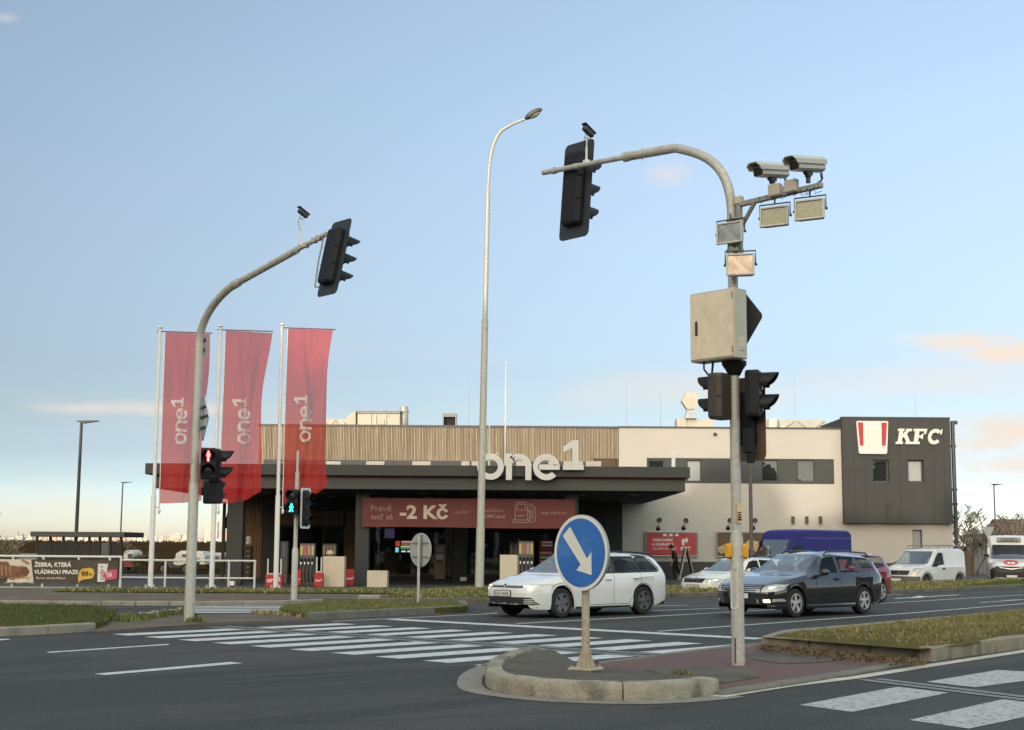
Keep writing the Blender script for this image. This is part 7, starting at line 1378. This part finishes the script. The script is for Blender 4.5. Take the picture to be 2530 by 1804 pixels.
    def decal(nm, poly, mat, side='near', off=.005, parent=None, emb=.03, maxe=.06):
        bm = bmesh.new(); mirror_ = -1 if side == 'far' else 1
        f = bm.faces.new([bm.verts.new((p[0], p[1], 0)) for p in poly]); bmesh.ops.triangulate(bm, faces=[f])
        for _ in range(7):
            le = [e for e in bm.edges if e.calc_length() > maxe]
            if not le: break
            bmesh.ops.subdivide_edges(bm, edges=le, cuts=1, use_grid_fill=False); bmesh.ops.triangulate(bm, faces=[f for f in bm.faces if len(f.verts) > 3])
        bm.verts.index_update(); vs = []
        for v in bm.verts:
            a, b = v.co.x, v.co.y
            o_, d = {'near': (Vector((a, -3, b)), Vector((0, 1, 0))), 'far': (Vector((a, 3, b)), Vector((0, -1, 0))), 'front': (Vector((-3, a, b)), Vector((1, 0, 0))), 'rear': (Vector((L + 3, a, b)), Vector((-1, 0, 0)))}[side]
            hit = bvh.ray_cast(o_, d)
            if hit[0] is None: vs.append(None); continue
            nn_ = hit[1]; nn_ = -nn_ if nn_.dot(d) > 0 else nn_; vs.append(hit[0] + nn_ * off)
        fs = [tuple(v.index for v in f.verts) for f in bm.faces]; fs = [f for f in fs if all(vs[i] is not None for i in f)]; bm.free()
        m2 = MB(); m2.add([v or Vector((0, 0, 0)) for v in vs], fs); 
        if not fs: return None
        o = m2.build(nm, mat, parent or t, fix=False, smooth=40); return o
    def seam(pts, side='near', w_=.010, off=.003, mat=None, nm='door_gap'):
        for a, b in zip(pts[:-1], pts[1:]):
            a, b = Vector(a), Vector(b); d = (b - a).normalized(); n2 = Vector((-d.y, d.x)) * w_ / 2; decal(nm, [a - n2, b - n2, b + n2, a + n2], mat or trim, side, off)
    glaze()
    t_ = dict(t=t, decal=decal, seam=seam, bvh=bvh, hw=hw, L=L)
    # wheels
    def wheel(x, side):
        y = side * (hw * .955 - .085); W_ = MB(); wd = .205
        fy = lambda v: Vector((x + v.x, y + side * v.z, rr + v.y)); prof = [(rr * .62, wd / 2 - .01), (rr * .70, wd / 2), (rr * .93, wd / 2 - .006), (rr * .985, wd / 2 - .03), (rr, wd / 2 - .06), (rr, -wd / 2 + .05), (rr * .95, -wd / 2), (rr * .6, -wd / 2)]
        W_.lathe(prof, 32, fn=fy); w_ = W_.build('wheel', tyre_m, t, smooth=40)
        if side > 0: return
        rm = MB(); R_ = rr * .66; rm.lathe([(R_, wd / 2 - .005), (R_ * .93, wd / 2 - .004), (R_ * .9, wd / 2 - .05), (R_ * .2, wd / 2 - .07), (0, wd / 2 - .07)], 28, fn=fy); bk_ = rm.build('rim', S.get('rimback', M('rim_back', (.03, .03, .03), .7)), w_, smooth=40)
        sp = MB(); ns = S.get('spokes', 5); sw = S.get('spokew', .30)
        for k in range(ns):
            a = 2 * math.pi * k / ns + .3; tw_ = S.get('twist', 0.)
            pol = [(R_ * .16, -sw * R_ * .45), (R_ * .95, -sw * R_ * .62 + tw_ * R_), (R_ * .95, sw * R_ * .62 + tw_ * R_), (R_ * .16, sw * R_ * .45)]
            sp.prism([(p[0] * math.cos(a) - p[1] * math.sin(a), p[0] * math.sin(a) + p[1] * math.cos(a)) for p in pol], .03, fn=fy, z0=wd / 2 - .045)
        sp.lathe([(R_, wd / 2 + .002), (R_ * .92, wd / 2 + .004), (R_ * .9, wd / 2 - .03)], 28, fn=fy); sp.lathe([(R_ * .22, wd / 2 - .02), (R_ * .14, wd / 2 - .008), (0, wd / 2 - .006)], 16, fn=fy); sp.build('spokes', S.get('rim', rim_alu), w_, smooth=30)
    for x in wx: wheel(x, -1); wheel(x, 1)
    def mirror_(x, z, mat):
        for s in (-1, 1):
            m2 = MB(); sp_ = MB(); sp_.sphere((0, 0, 0), 1, 12, 8); m2.add([Vector((x + v[0] * .10, s * (hw + .10) + v[1] * .12, z + v[2] * .075)) for v in sp_.v], sp_.f); m2.tube([(x + .0, s * (hw - .06), z - .07), (x + .0, s * (hw + .06), z - .05)], .03, 6); m2.build('mirror', mat, t, smooth=50)
    t_['mirror'] = mirror_
    def handle(x, z, mat):
        o_ = bvh.ray_cast(Vector((x, -3, z)), Vector((0, 1, 0)))[0]
        if o_: m2 = MB(); m2.box(o_ + Vector((0, -.018, 0)), (.2, .035, .035), bev=.012); m2.build('door_handle', mat, t); decal('handle_recess', circ(x, z, .10, 14, .05), M('recess', (.03, .03, .03), .6) if mat is trim else paint, 'near', .002)
    t_['handle'] = handle
    def rail_(x0, x1, z, y, mat):
        for s in (-1, 1): m2 = MB(); m2.tube([(x0, s * y, z - .06), (x0 + .08, s * y, z), (x0 + .5 * (x1 - x0), s * y, z + .012), (x1 - .1, s * y, z - .03), (x1, s * y, z - .10)], .02, 8); m2.build('roof_rail', mat, t, smooth=50)
    t_['rail'] = rail_
    def plate(y, z, txt, w_=.26, h_=.055, side='front'):
        o_ = decal('number_plate', [(y - w_ - .012, z - h_ - .012), (y + w_ + .012, z - h_ - .012), (y + w_ + .012, z + h_ + .012), (y - w_ - .012, z + h_ + .012)], trim, side, .012)
        hit = bvh.ray_cast(Vector((-3, y, z)), Vector((1, 0, 0))); x = hit[0].x - .03
        m2 = MB(); m2.box((x, y, z), (.01, w_ * 2, h_ * 2)); pl = m2.build('number_plate', platew, t)
        if txt: m2 = MB(); text_fit(m2, txt, lambda v: Vector((x - .0065 - v.z, -v.x, v.y)), -y - w_ * .82, z - h_ * .62, -y + w_ * (.82 if len(txt) > 4 else -.2), z + h_ * .62, .015); m2.build('plate_text', M('plate_ink', (.03, .03, .04), .6), pl, fix=False)
        m2 = MB(); m2.box((x - .001, y + w_ * .93, z), (.01, w_ * .12, h_ * 1.96)); m2.build('plate_band', M('plate_blue', (.02, .06, .3), .5), pl)
    t_['plate'] = plate
    return t_
def logo_ring(c, y, z, r_, mat=None):
    hit = c['bvh'].ray_cast(Vector((-3, y, z)), Vector((1, 0, 0)))[0]; x = hit.x - .012; m2 = MB(); f_ = lambda v: Vector((x - v.z, y + v.x, z + v.y))
    m2.lathe([(r_, 0), (r_, .01), (r_ * .86, .012), (r_ * .84, .002), (0, .002)], 24, fn=f_); em = m2.build('emblem', M('emblem_back', (.08, .09, .11), .3, .6), c['t'], smooth=30); m2 = MB()
    for s in (-1, 1):
        for (a, b) in (((s * .62, .55), (s * .28, -.62)), ((s * .28, -.62), (0, .0)), ((s * .30, .78), (s * .05, .2))):
            m2.tube([f_(Vector((a[0] * r_, a[1] * r_, .012))), f_(Vector((b[0] * r_, b[1] * r_, .012)))], r_ * .07, 5)
    m2.lathe([(r_, .008), (r_ * .93, .02), (r_ * .86, .008)], 24, fn=f_); m2.build('emblem_mark', chrome, em, smooth=30)
def place_car(px, wheel_x, y_near, z=0.):
    """root location so that the near wheel at wheel_x touches the ground at the measured point px"""
    g = G(px[0], px[1], z); return g - U * wheel_x - V * y_near
# station columns: x, sill, shoulder, belt, top, cabin, width
EST = lambda L, H, hood, cowl, wsx, rear: [(0, .30, .48, .53, .56, 0, .80), (.02, .22, .56, .64, .67, 0, .86), (.10, .20, .63, .71, .735, 0, .91), (.35, .19, .70, .77, .81, 0, .955), (.75, .19, .77, hood - .07, hood - .03, 0, .985), (1.15, .19, .82, hood - .02, hood + .02, 0, 1.), (cowl, .19, .84, hood + .01, hood + .06, .0, 1.), (cowl + .30, .19, .85, .93, hood + .24, .45, 1.), (wsx, .19, .86, .94, H - .055, 1, 1.), (wsx + .5, .19, .87, .945, H, 1, 1.), (L * .62, .19, .88, .955, H - .01, 1, 1.), (L - .75, .20, .90, .975, H - .06, 1, .985), (L - .38, .24, .91, .985, H - .13, 1, .96), (L - .26, .27, .91, .98, H - .22, .95, .95), (L - .12, .30, .90, .96, 1.16, .85, .93), (L - .04, .33, .88, .93, 1.00, .6, .91), (L, .36, .80, .86, .90, .4, .88)]
# ---- white estate
L = 4.63; hw = .895; S = dict(cuts=[('front', [(-.60, .965), (.60, .965), (.70, 1.0), (.585, 1.36), (-.585, 1.36), (-.70, 1.0)]), ('near', [(1.72, .975), (2.52, .98), (2.52, 1.345), (2.30, 1.345), (2.08, 1.29)]), ('near', [(2.60, .98), (3.42, .985), (3.36, 1.34), (2.60, 1.345)]), ('near', [(3.50, .99), (4.10, 1.01), (4.13, 1.05), (3.83, 1.315), (3.46, 1.35)]), ('rear', [(-.6, 1.0), (.6, 1.0), (.52, 1.28), (-.52, 1.28)])], L=L, W=1.79, wheels=(.93, 3.58), r=.325, st=EST(L, 1.455, .92, 1.22, 2.02, 0), rim=rim_grey, spokes=5, spokew=.52, twist=.16, bulge=.21)
white_car = paintm('car_paint_white', (.70, .70, .69), (.50, .47, .42), .35)
c = car('estate_car', 'white estate car with dirty flanks and lit headlights behind the blue arrow sign', 'car', place_car((1384, 1527), .93, -.80), ANG, S, white_car); D = c['decal']; t = c['t']


c['seam']([(1.56, .30), (1.58, .62), (1.60, .94)]); c['seam']([(2.56, .27), (2.56, .95)]); c['seam']([(2.56, .27), (1.58, .27)]); c['seam']([(3.46, .96), (3.50, .75), (3.30, .55), (3.12, .35), (3.06, .27), (2.56, .27)]); c['seam']([(2.56, .965), (2.56, 1.36)], w_=.07, nm='pillar_trim'); c['seam']([(3.46, .98), (3.41, 1.355)], w_=.09, nm='pillar_trim'); c['seam']([(1.66, .962), (4.12, .992)], w_=.03, nm='window_trim'); c['seam']([(4.12, 1.0), (4.17, 1.05), (3.86, 1.335), (3.4, 1.365)], w_=.035, nm='window_trim'); c['handle'](2.36, .83, white_car); c['handle'](3.28, .85, white_car); c['mirror'](1.80, .99, white_car)
D('sill_trim', [(1.28, .19), (3.16, .19), (3.16, .235), (1.28, .235)], trim, 'near', .004)
D('grille_slot', [(-.50, .655), (.50, .655), (.52, .70), (-.52, .70)], trim, 'front', .005); D('grille_bar', [(-.47, .674), (.47, .674), (.47, .686), (-.47, .686)], chrome, 'front', .009)
drl = emis('headlamp_lit', (1, .97, .70), .6)
for s in (-1, 1):
    hl = D('headlight', [(s * .50, .665), (s * .80, .695), (s * .872, .745), (s * .60, .715), (s * .50, .705)][::s], lampglass, 'front', .006); D('headlight_lamp', [(s * .51, .672), (s * .64, .662), (s * .80, .70), (s * .66, .705), (s * .51, .70)][::s], drl, 'front', .010)
    D('headlight_lamp', [(s * .64, .60), (s * .72, .615), (s * .74, .66), (s * .64, .65)][::s], drl, 'front', .008)
    D('air_curtain', [(s * .54, .30), (s * .80, .30), (s * .72, .44), (s * .54, .44)][::s], trim, 'front', .006)
    for k in range(3): D('chrome_fin', [(s * .56, .315 + k * .042), (s * (.79 - k * .02), .315 + k * .042), (s * (.77 - k * .02), .336 + k * .042), (s * .56, .336 + k * .042)][::s], M('fin_silver', (.55, .55, .54), .3, .4), 'front', .011)
D('lower_grille', [(-.76, .29), (.76, .29), (.70, .455), (-.70, .455)], trim, 'front', .004)
for k in range(3): D('grille_rib', [(-.52, .315 + k * .045), (.52, .315 + k * .045), (.52, .323 + k * .045), (-.52, .323 + k * .045)], M('grille_rib', (.05, .05, .052), .4), 'front', .008)
D('lip', [(-.74, .235), (.74, .235), (.74, .262), (-.74, .262)], white_car, 'front', .008); c['plate'](.06, .53, '5AV 6658'); logo_ring(c, 0, .68, .062)
D('tail_lamp', [(4.44, .80), (4.57, .80), (4.59, .93), (4.46, .95)], tail_red, 'near', .008); c['rail'](2.2, 4.15, 1.435, .60, trim)
for k in range(3): m2 = MB(); m2.box((1.9 + k * .8, -.25 + .0, .95), (.14, .42, .6), Matrix.Rotation(R(-12), 3, 'Y'), bev=.05); m2.build('seat', M('seat_grey', (.06, .06, .065), .8), t)
# ---- dark estate
L = 4.70; S = dict(cuts=[('front', [(-.62, .985), (.62, .985), (.72, 1.02), (.60, 1.375), (-.60, 1.375), (-.72, 1.02)]), ('near', [(1.86, .985), (2.62, .99), (2.60, 1.365), (2.42, 1.365), (2.18, 1.31)]), ('near', [(2.72, .995), (3.50, 1.0), (3.40, 1.36), (2.70, 1.365)]), ('near', [(3.60, 1.01), (4.18, 1.025), (4.20, 1.06), (4.00, 1.305), (3.50, 1.355)]), ('rear', [(-.6, 1.0), (.6, 1.0), (.52, 1.28), (-.52, 1.28)])], L=L, W=1.82, wheels=(.92, 3.63), r=.325, st=EST(L, 1.475, .94, 1.30, 2.14, 0), rim=rim_alu, spokes=5, spokew=.34, bulge=.20)
dark_car = M('car_paint_anthracite', (.022, .025, .029), .18, .35, var=.06, scale=2, coat=1.0, spots=(1.5, .66, (.12, .11, .095), .14))
c = car('estate_car', 'dark grey estate car with silver roof rails and bright alloy wheels behind the mast', 'car', place_car((1962.5, 1526), .92, -.82), ANG, S, dark_car); D = c['decal']; t = c['t']


c['seam']([(1.64, .32), (1.66, .64), (1.70, .95)]); c['seam']([(2.66, .27), (2.66, .97)]); c['seam']([(2.66, .27), (1.66, .27)]); c['seam']([(3.55, .97), (3.58, .75), (3.36, .55), (3.2, .35), (3.16, .27), (2.66, .27)]); c['handle'](2.46, .85, trim); c['handle'](3.36, .87, trim); c['mirror'](1.86, 1.01, dark_car)
D('sill_strip', [(1.36, .255), (3.24, .255), (3.24, .285), (1.36, .285)], chrome, 'near', .01); c['rail'](2.4, 4.2, 1.475, .61, M('rail_dark', (.05, .055, .065), .4, .3))
D('grille', [(-.52, .555), (.52, .555), (.56, .72), (-.56, .72)], trim, 'front', .005)
for k in range(4): D('chrome_bar', [(-.53, .572 + k * .04), (.53, .572 + k * .04), (.535, .588 + k * .04), (-.535, .588 + k * .04)], chrome, 'front', .011)
for s in (-1, 1):
    D('headlight', [(s * .56, .58), (s * .80, .60), (s * .86, .64), (s * .88, .74), (s * .74, .745), (s * .60, .70)][::s], lampglass, 'front', .006); D('headlight_lamp', [(s * .56, .572), (s * .80, .592), (s * .86, .632), (s * .82, .634), (s * .57, .594)][::s], M('drl_white', (.7, .7, .68), .3), 'front', .011); D('headlight_lamp', circ(s * .74, .685, .05, 14), chrome, 'front', .010)
    D('fog_lamp', [(s * .62, .345), (s * .74, .345), (s * .73, .42), (s * .60, .41)][::s], emis('fog_lit', (1, .72, .34), 2.4) if s < 0 else lampglass, 'front', .010); D('fog_surround', [(s * .76, .36), (s * .86, .37), (s * .85, .43), (s * .76, .425)][::s], lampglass, 'front', .010); D('chrome_blade', [(s * .46, .33), (s * .52, .32), (s * .50, .40), (s * .44, .43)][::s], chrome, 'front', .009)
D('lower_grille', [(-.44, .30), (.44, .30), (.42, .43), (-.42, .43)], trim, 'front', .005); D('chrome_strip', [(-.78, .262), (.78, .262), (.80, .285), (-.80, .285)], chrome, 'front', .012); D('lip', [(-.7, .22), (.7, .22), (.7, .245), (-.7, .245)], trim, 'front', .006); c['plate'](0, .485, '4S'); logo_ring(c, 0, .645, .06, 1)
D('tail_lamp', [(4.52, .82), (4.70, .82), (4.70, .93), (4.54, .95)], tail_red, 'near', .008)
for k, y in ((0, -.36), (0, .36), (1, -.36), (1, .36)): m2 = MB(); m2.box((2.25 + k * .85, y, .95), (.16, .46, .62), Matrix.Rotation(R(-12), 3, 'Y'), bev=.06); m2.box((2.33 + k * .85, y, 1.30), (.1, .24, .16), bev=.04); m2.build('seat', M('seat_dark', (.03, .03, .035), .8), t)
# ---- red hatchback beyond
L = 4.3; S = dict(cuts=[('near', [(1.7, .98), (2.45, .985), (2.45, 1.36), (2.1, 1.31)]), ('near', [(2.52, .985), (3.45, 1.0), (3.78, 1.04), (3.55, 1.30), (2.52, 1.365)]), ('front', [(-.62, .985), (.62, .985), (.60, 1.375), (-.60, 1.375)]), ('rear', [(-.6, 1.0), (.6, 1.0), (.5, 1.28), (-.5, 1.28)])], L=L, W=1.79, wheels=(.85, 3.45), r=.32, st=[(a * (L / 4.63) if i > 6 else a, *b) for i, (a, *b) in enumerate(EST(4.63, 1.47, .93, 1.22, 2.02, 0))], rim=rim_alu, spokes=7, spokew=.22)
red_car = paintm('car_paint_red', (.20, .022, .026), (.25, .14, .12), .25)
c = car('hatchback_car', 'red hatchback mostly hidden behind the rear of the dark estate car', 'car', place_car((2174, 1489), 3.45, -.80), ANG, S, red_car); D = c['decal']
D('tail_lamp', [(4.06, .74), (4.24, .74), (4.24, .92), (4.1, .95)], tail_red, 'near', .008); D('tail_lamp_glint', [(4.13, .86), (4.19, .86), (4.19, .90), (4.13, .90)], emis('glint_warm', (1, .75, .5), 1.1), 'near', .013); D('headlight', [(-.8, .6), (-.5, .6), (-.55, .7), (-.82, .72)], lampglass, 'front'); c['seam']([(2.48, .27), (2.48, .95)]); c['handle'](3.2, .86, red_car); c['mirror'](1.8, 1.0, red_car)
# ---- white hatchback on the forecourt
L = 4.57; S = dict(cuts=[('front', [(-.60, .965), (.60, .965), (.70, 1.0), (.585, 1.36), (-.585, 1.36), (-.70, 1.0)]), ('near', [(1.72, .975), (2.52, .98), (2.52, 1.345), (2.30, 1.345), (2.08, 1.29)]), ('near', [(2.60, .98), (3.6, .985), (3.36, 1.34), (2.60, 1.365)])], L=L, W=1.77, wheels=(.9, 3.48), r=.315, st=EST(L, 1.46, .92, 1.20, 2.02, 0), rim=rim_alu, spokes=5)
p0 = P(1700, 1462, 47.2); p0.z = LOT
w2 = paintm('car_paint_ivory', (.66, .65, .60), (.5, .46, .38), .2); c = car('hatchback_car', 'white car parked on the forecourt, nose to the left behind the mast', 'car', p0 - V * .2, ANG - R(3), S, w2); D = c['decal']
D('grille', [(-.42, .60), (.42, .60), (.50, .73), (-.50, .73)], trim, 'front', .006); D('grille_frame', [(-.52, .735), (.52, .735), (.52, .752), (-.52, .752)], chrome, 'front', .009); D('emblem', circ(0, .74, .045, 14), chrome, 'front', .02)
for s in (-1, 1): D('headlight', [(s * .50, .60), (s * .78, .60), (s * .87, .70), (s * .78, .755), (s * .56, .735)][::s], lampglass, 'front', .007); D('headlight_lamp', circ(s * .64, .67, .05, 12), chrome, 'front', .011); D('headlight_lamp', circ(s * .76, .69, .04, 12), chrome, 'front', .011)
D('lower_grille', [(-.5, .26), (.5, .26), (.5, .36), (-.5, .36)], trim, 'front', .005); c['plate'](.0, .47, '1UC 3679'); c['mirror'](1.78, 1.0, w2); c['rail'](2.2, 3.9, 1.48, .6, trim); c['seam']([(2.56, .27), (2.56, .95)]); c['handle'](2.36, .84, w2)
# ---- vans: x, sill, shoulder, belt, top, cabin, width
def van_st(L, H, zb, cowl, wsx, hood, rear=.1): return [(0, .32, .52, .60, .64, 0, .86), (.04, .26, .62, .74, .80, 0, .92), (.2, .25, .74, hood - .16, hood - .1, 0, .96), (.6, .25, .84, hood - .05, hood - .01, 0, .99), (cowl, .25, .9, hood + .01, hood + .06, 0, 1.), (cowl + .25, .25, .95, zb, hood + .3, .5, 1.), (wsx, .25, 1., zb, H - .07, 1, 1.), (wsx + .4, .25, 1., zb, H - .01, 1, 1.), (L * .6, .25, 1., zb, H, 1, 1.), (L - .25, .27, 1., zb, H - .02, 1, 1.), (L - .06, .32, 1., zb, H - .10, 1, .985), (L, .36, .98, zb - .02, H - .2, 1, .96)]
vw = paintm('van_paint_white', (.62, .62, .61), (.45, .42, .38), .3)
L = 4.28; S = dict(cuts=[('front', [(-.66, 1.10), (.66, 1.10), (.78, 1.13), (.70, 1.66), (-.70, 1.66), (-.78, 1.13)]), ('near', [(1.28, 1.0), (1.66, 1.0), (1.80, 1.06), (2.28, 1.10), (2.22, 1.60), (1.86, 1.60), (1.62, 1.36)])], L=L, W=1.80, wheels=(.85, 3.51), r=.32, belt=1.0, cabin=(1.15, 3.9), st=van_st(L, 1.81, 1.06, .92, 1.72, 1.05), rim=rim_grey, spokes=6, tum=.88, bulge=.22, nose=.6)
g0_ = P(2290, 1440, 59.); g0_.z = LOT; grey_pl = M('grey_bumper', (.10, .10, .10), .6); c = car('delivery_van', 'small white delivery van with grey bumper and roof bars parked beyond the verge', 'van', g0_ - U * .85 + V * .85, ANG, S, vw); D = c['decal']

D('bumper', [(-.84, .30), (.84, .30), (.84, .60), (-.84, .60)], grey_pl, 'front', .006); D('grille', [(-.46, .66), (.46, .66), (.52, .84), (-.52, .84)], trim, 'front', .01); D('emblem', circ(0, .75, .06, 14, .035), chrome, 'front', .02)
for s in (-1, 1): D('headlight', [(s * .52, .68), (s * .82, .68), (s * .86, .96), (s * .62, .95)][::s], lampglass, 'front', .008)
for w_ in (.85, 3.51): D('arch_trim', [(w_ + .46 * math.cos(a), .32 + .46 * math.sin(a)) for a in np.linspace(0, math.pi, 14)] + [(w_ + .375 * math.cos(a), .32 + .375 * math.sin(a)) for a in np.linspace(math.pi, 0, 14)], grey_pl, 'near', .008, maxe=.08)
D('side_trim', [(1.36, .42), (3.0, .42), (3.0, .46), (1.36, .46)], M('trim_line', (.28, .28, .27), .6), 'near', .008); c['plate'](.1, .46, ''); c['seam']([(2.30, .3), (2.32, 1.62)]); c['seam']([(1.28, .5), (1.3, .98)]); c['handle'](2.16, .92, trim); c['mirror'](1.44, 1.12, trim)
for k, x in enumerate((2.0, 2.9, 3.7)): m2 = MB(); m2.tube([(x, -.78, 1.74), (x, -.74, 1.90), (x, .74, 1.90), (x, .78, 1.74)], .025, 6); m2.build('roof_bar', M('bar_grey', (.25, .25, .25), .5, .3), c['t'])
m2 = MB(); m2.tube([(1.9, -.7, 1.92), (3.9, -.7, 1.92)], .022, 6); m2.build('roof_bar', M('bar_grey', (.25, .25, .25), .5, .3), c['t'])
# blue van
L = 5.6; S = dict(cuts=[('front', [(-.76, 1.2), (.76, 1.2), (.88, 1.25), (.82, 2.1), (-.82, 2.1), (-.88, 1.25)]), ('near', [(1.25, 1.2), (2.3, 1.25), (2.3, 1.85), (1.85, 1.85), (1.5, 1.5)])], L=L, W=2.0, wheels=(.95, 4.4), r=.34, belt=1.18, cabin=(1.25, 5.0), st=van_st(L, 2.55, 1.2, .95, 1.95, 1.12), rim=rim_grey, spokes=6, tum=.90, bulge=.24, nose=.7)
pb_ = P(1884, 1400, 56.5); pb_.z = LOT; bl = M('van_paint_blue', (.016, .016, .15), .5, var=.1, spec=.3); c = car('panel_van', 'dark blue high roofed panel van parked behind the dark estate car', 'van', pb_ + V * .4 - U * .5, ANG - R(6), S, bl); D = c['decal']
D('bumper', [(-.9, .3), (.9, .3), (.9, .62), (-.9, .62)], trim, 'front', .006)
for s in (-1, 1): D('headlight', [(s * .58, .70), (s * .88, .70), (s * .92, .98), (s * .66, .96)][::s], lampglass, 'front', .008)
D('side_rib', [(2.5, 2.16), (5.4, 2.16), (5.4, 2.20), (2.5, 2.20)], M('van_rib', (.07, .05, .2), .35), 'near', .006); c['mirror'](1.5, 1.4, trim); c['plate'](0, .48, ''); m2 = MB(); m2.box((1.62, -1.12, 1.42), (.12, .16, .34), bev=.03); m2.build('mirror_pale', M('mirror_back', (.40, .38, .28), .4), c['t'])
# motor van facing the viewer
L = 5.5; S = dict(cuts=[('front', [(-.80, 1.26), (.80, 1.26), (.90, 1.30), (.80, 1.98), (-.80, 1.98), (-.90, 1.30)])], L=L, W=2.05, wheels=(.95, 4.3), r=.34, belt=1.24, cabin=(1.2, 5.0), st=van_st(L, 2.48, 1.25, .85, 1.75, 1.2), rim=rim_grey, spokes=6, tum=.86, bulge=.22, nose=.6)
pm_ = P(2500, 1434, 69); pm_.z = LOT; c = car('motor_van', 'tall white van with roof sign and red oval bonnet badge at the right edge', 'van', pm_, R(73), S, vw); D = c['decal']
D('bumper', [(-.98, .28), (.98, .28), (.98, .74), (.72, .90), (-.72, .90), (-.98, .74)], trim, 'front', .006); D('grille_bar', [(-.55, .83), (0, .76), (.55, .83), (.55, .86), (0, .79), (-.55, .86)], chrome, 'front', .012); D('bonnet_badge', circ(0, 1.09, .36, 24, .12), M('badge_red', (.50, .07, .08), .5), 'front', .008); D('badge_mark', [(-.2, 1.06), (-.1, 1.13), (0, 1.06), (.1, 1.13), (.2, 1.06), (.14, 1.04), (-.14, 1.04)], white_sign, 'front', .012)
for s in (-1, 1): D('headlight', [(s * .62, .94), (s * .92, .80), (s * .97, 1.05), (s * .80, 1.12)][::s], lampglass, 'front', .008)
c['plate'](0, .42, ''); c['mirror'](1.3, 1.45, trim); hit = c['bvh'].ray_cast(Vector((-3, 0, 2.12)), Vector((1, 0, 0)))[0]; m2 = MB(); m2.box((hit.x - .03, -.0, 2.24), (.12, 1.16, .22), bev=.03); sg = m2.build('roof_sign', M('roof_sign_grey', (.30, .31, .30), .5), c['t'])
for k in range(5): m2 = MB(); m2.lathe([(.06, 0), (.075, .01), (.09, 0)], 12, fn=lambda v: Vector((hit.x - .095 - v.z, -.30 + k * .15 + v.x, 2.24 + v.y))); m2.build('sign_ring', M('sign_ink', (.06, .05, .05), .6), sg)
# white car cut by the right edge
L = 4.4; S = dict(cuts=[('front', [(-.60, 1.0), (.60, 1.0), (.585, 1.45), (-.585, 1.45)]), ('near', [(1.72, 1.0), (3.7, 1.02), (3.4, 1.42), (2.2, 1.44)])], L=L, W=1.8, wheels=(.88, 3.45), r=.33, st=EST(L, 1.56, .98, 1.2, 1.95, 0), rim=rim_dark)
pe_ = P(2637, 1438, 60); pe_.z = LOT; w3 = paintm('car_paint_white_b', (.66, .66, .65)); c = car('parked_car', 'white car with a dark lower bumper, cut off by the right edge', 'car', pe_, ANG, S, w3); D = c['decal']; D('lower_grille', [(-.8, .28), (.8, .28), (.8, .48), (-.8, .48)], trim, 'front', .006); 
for s in (-1, 1): D('headlight', [(s * .5, .66), (s * .8, .68), (s * .86, .78), (s * .6, .76)][::s], emis('headlamp_lit', (1, .97, .70), .6), 'front', .008)
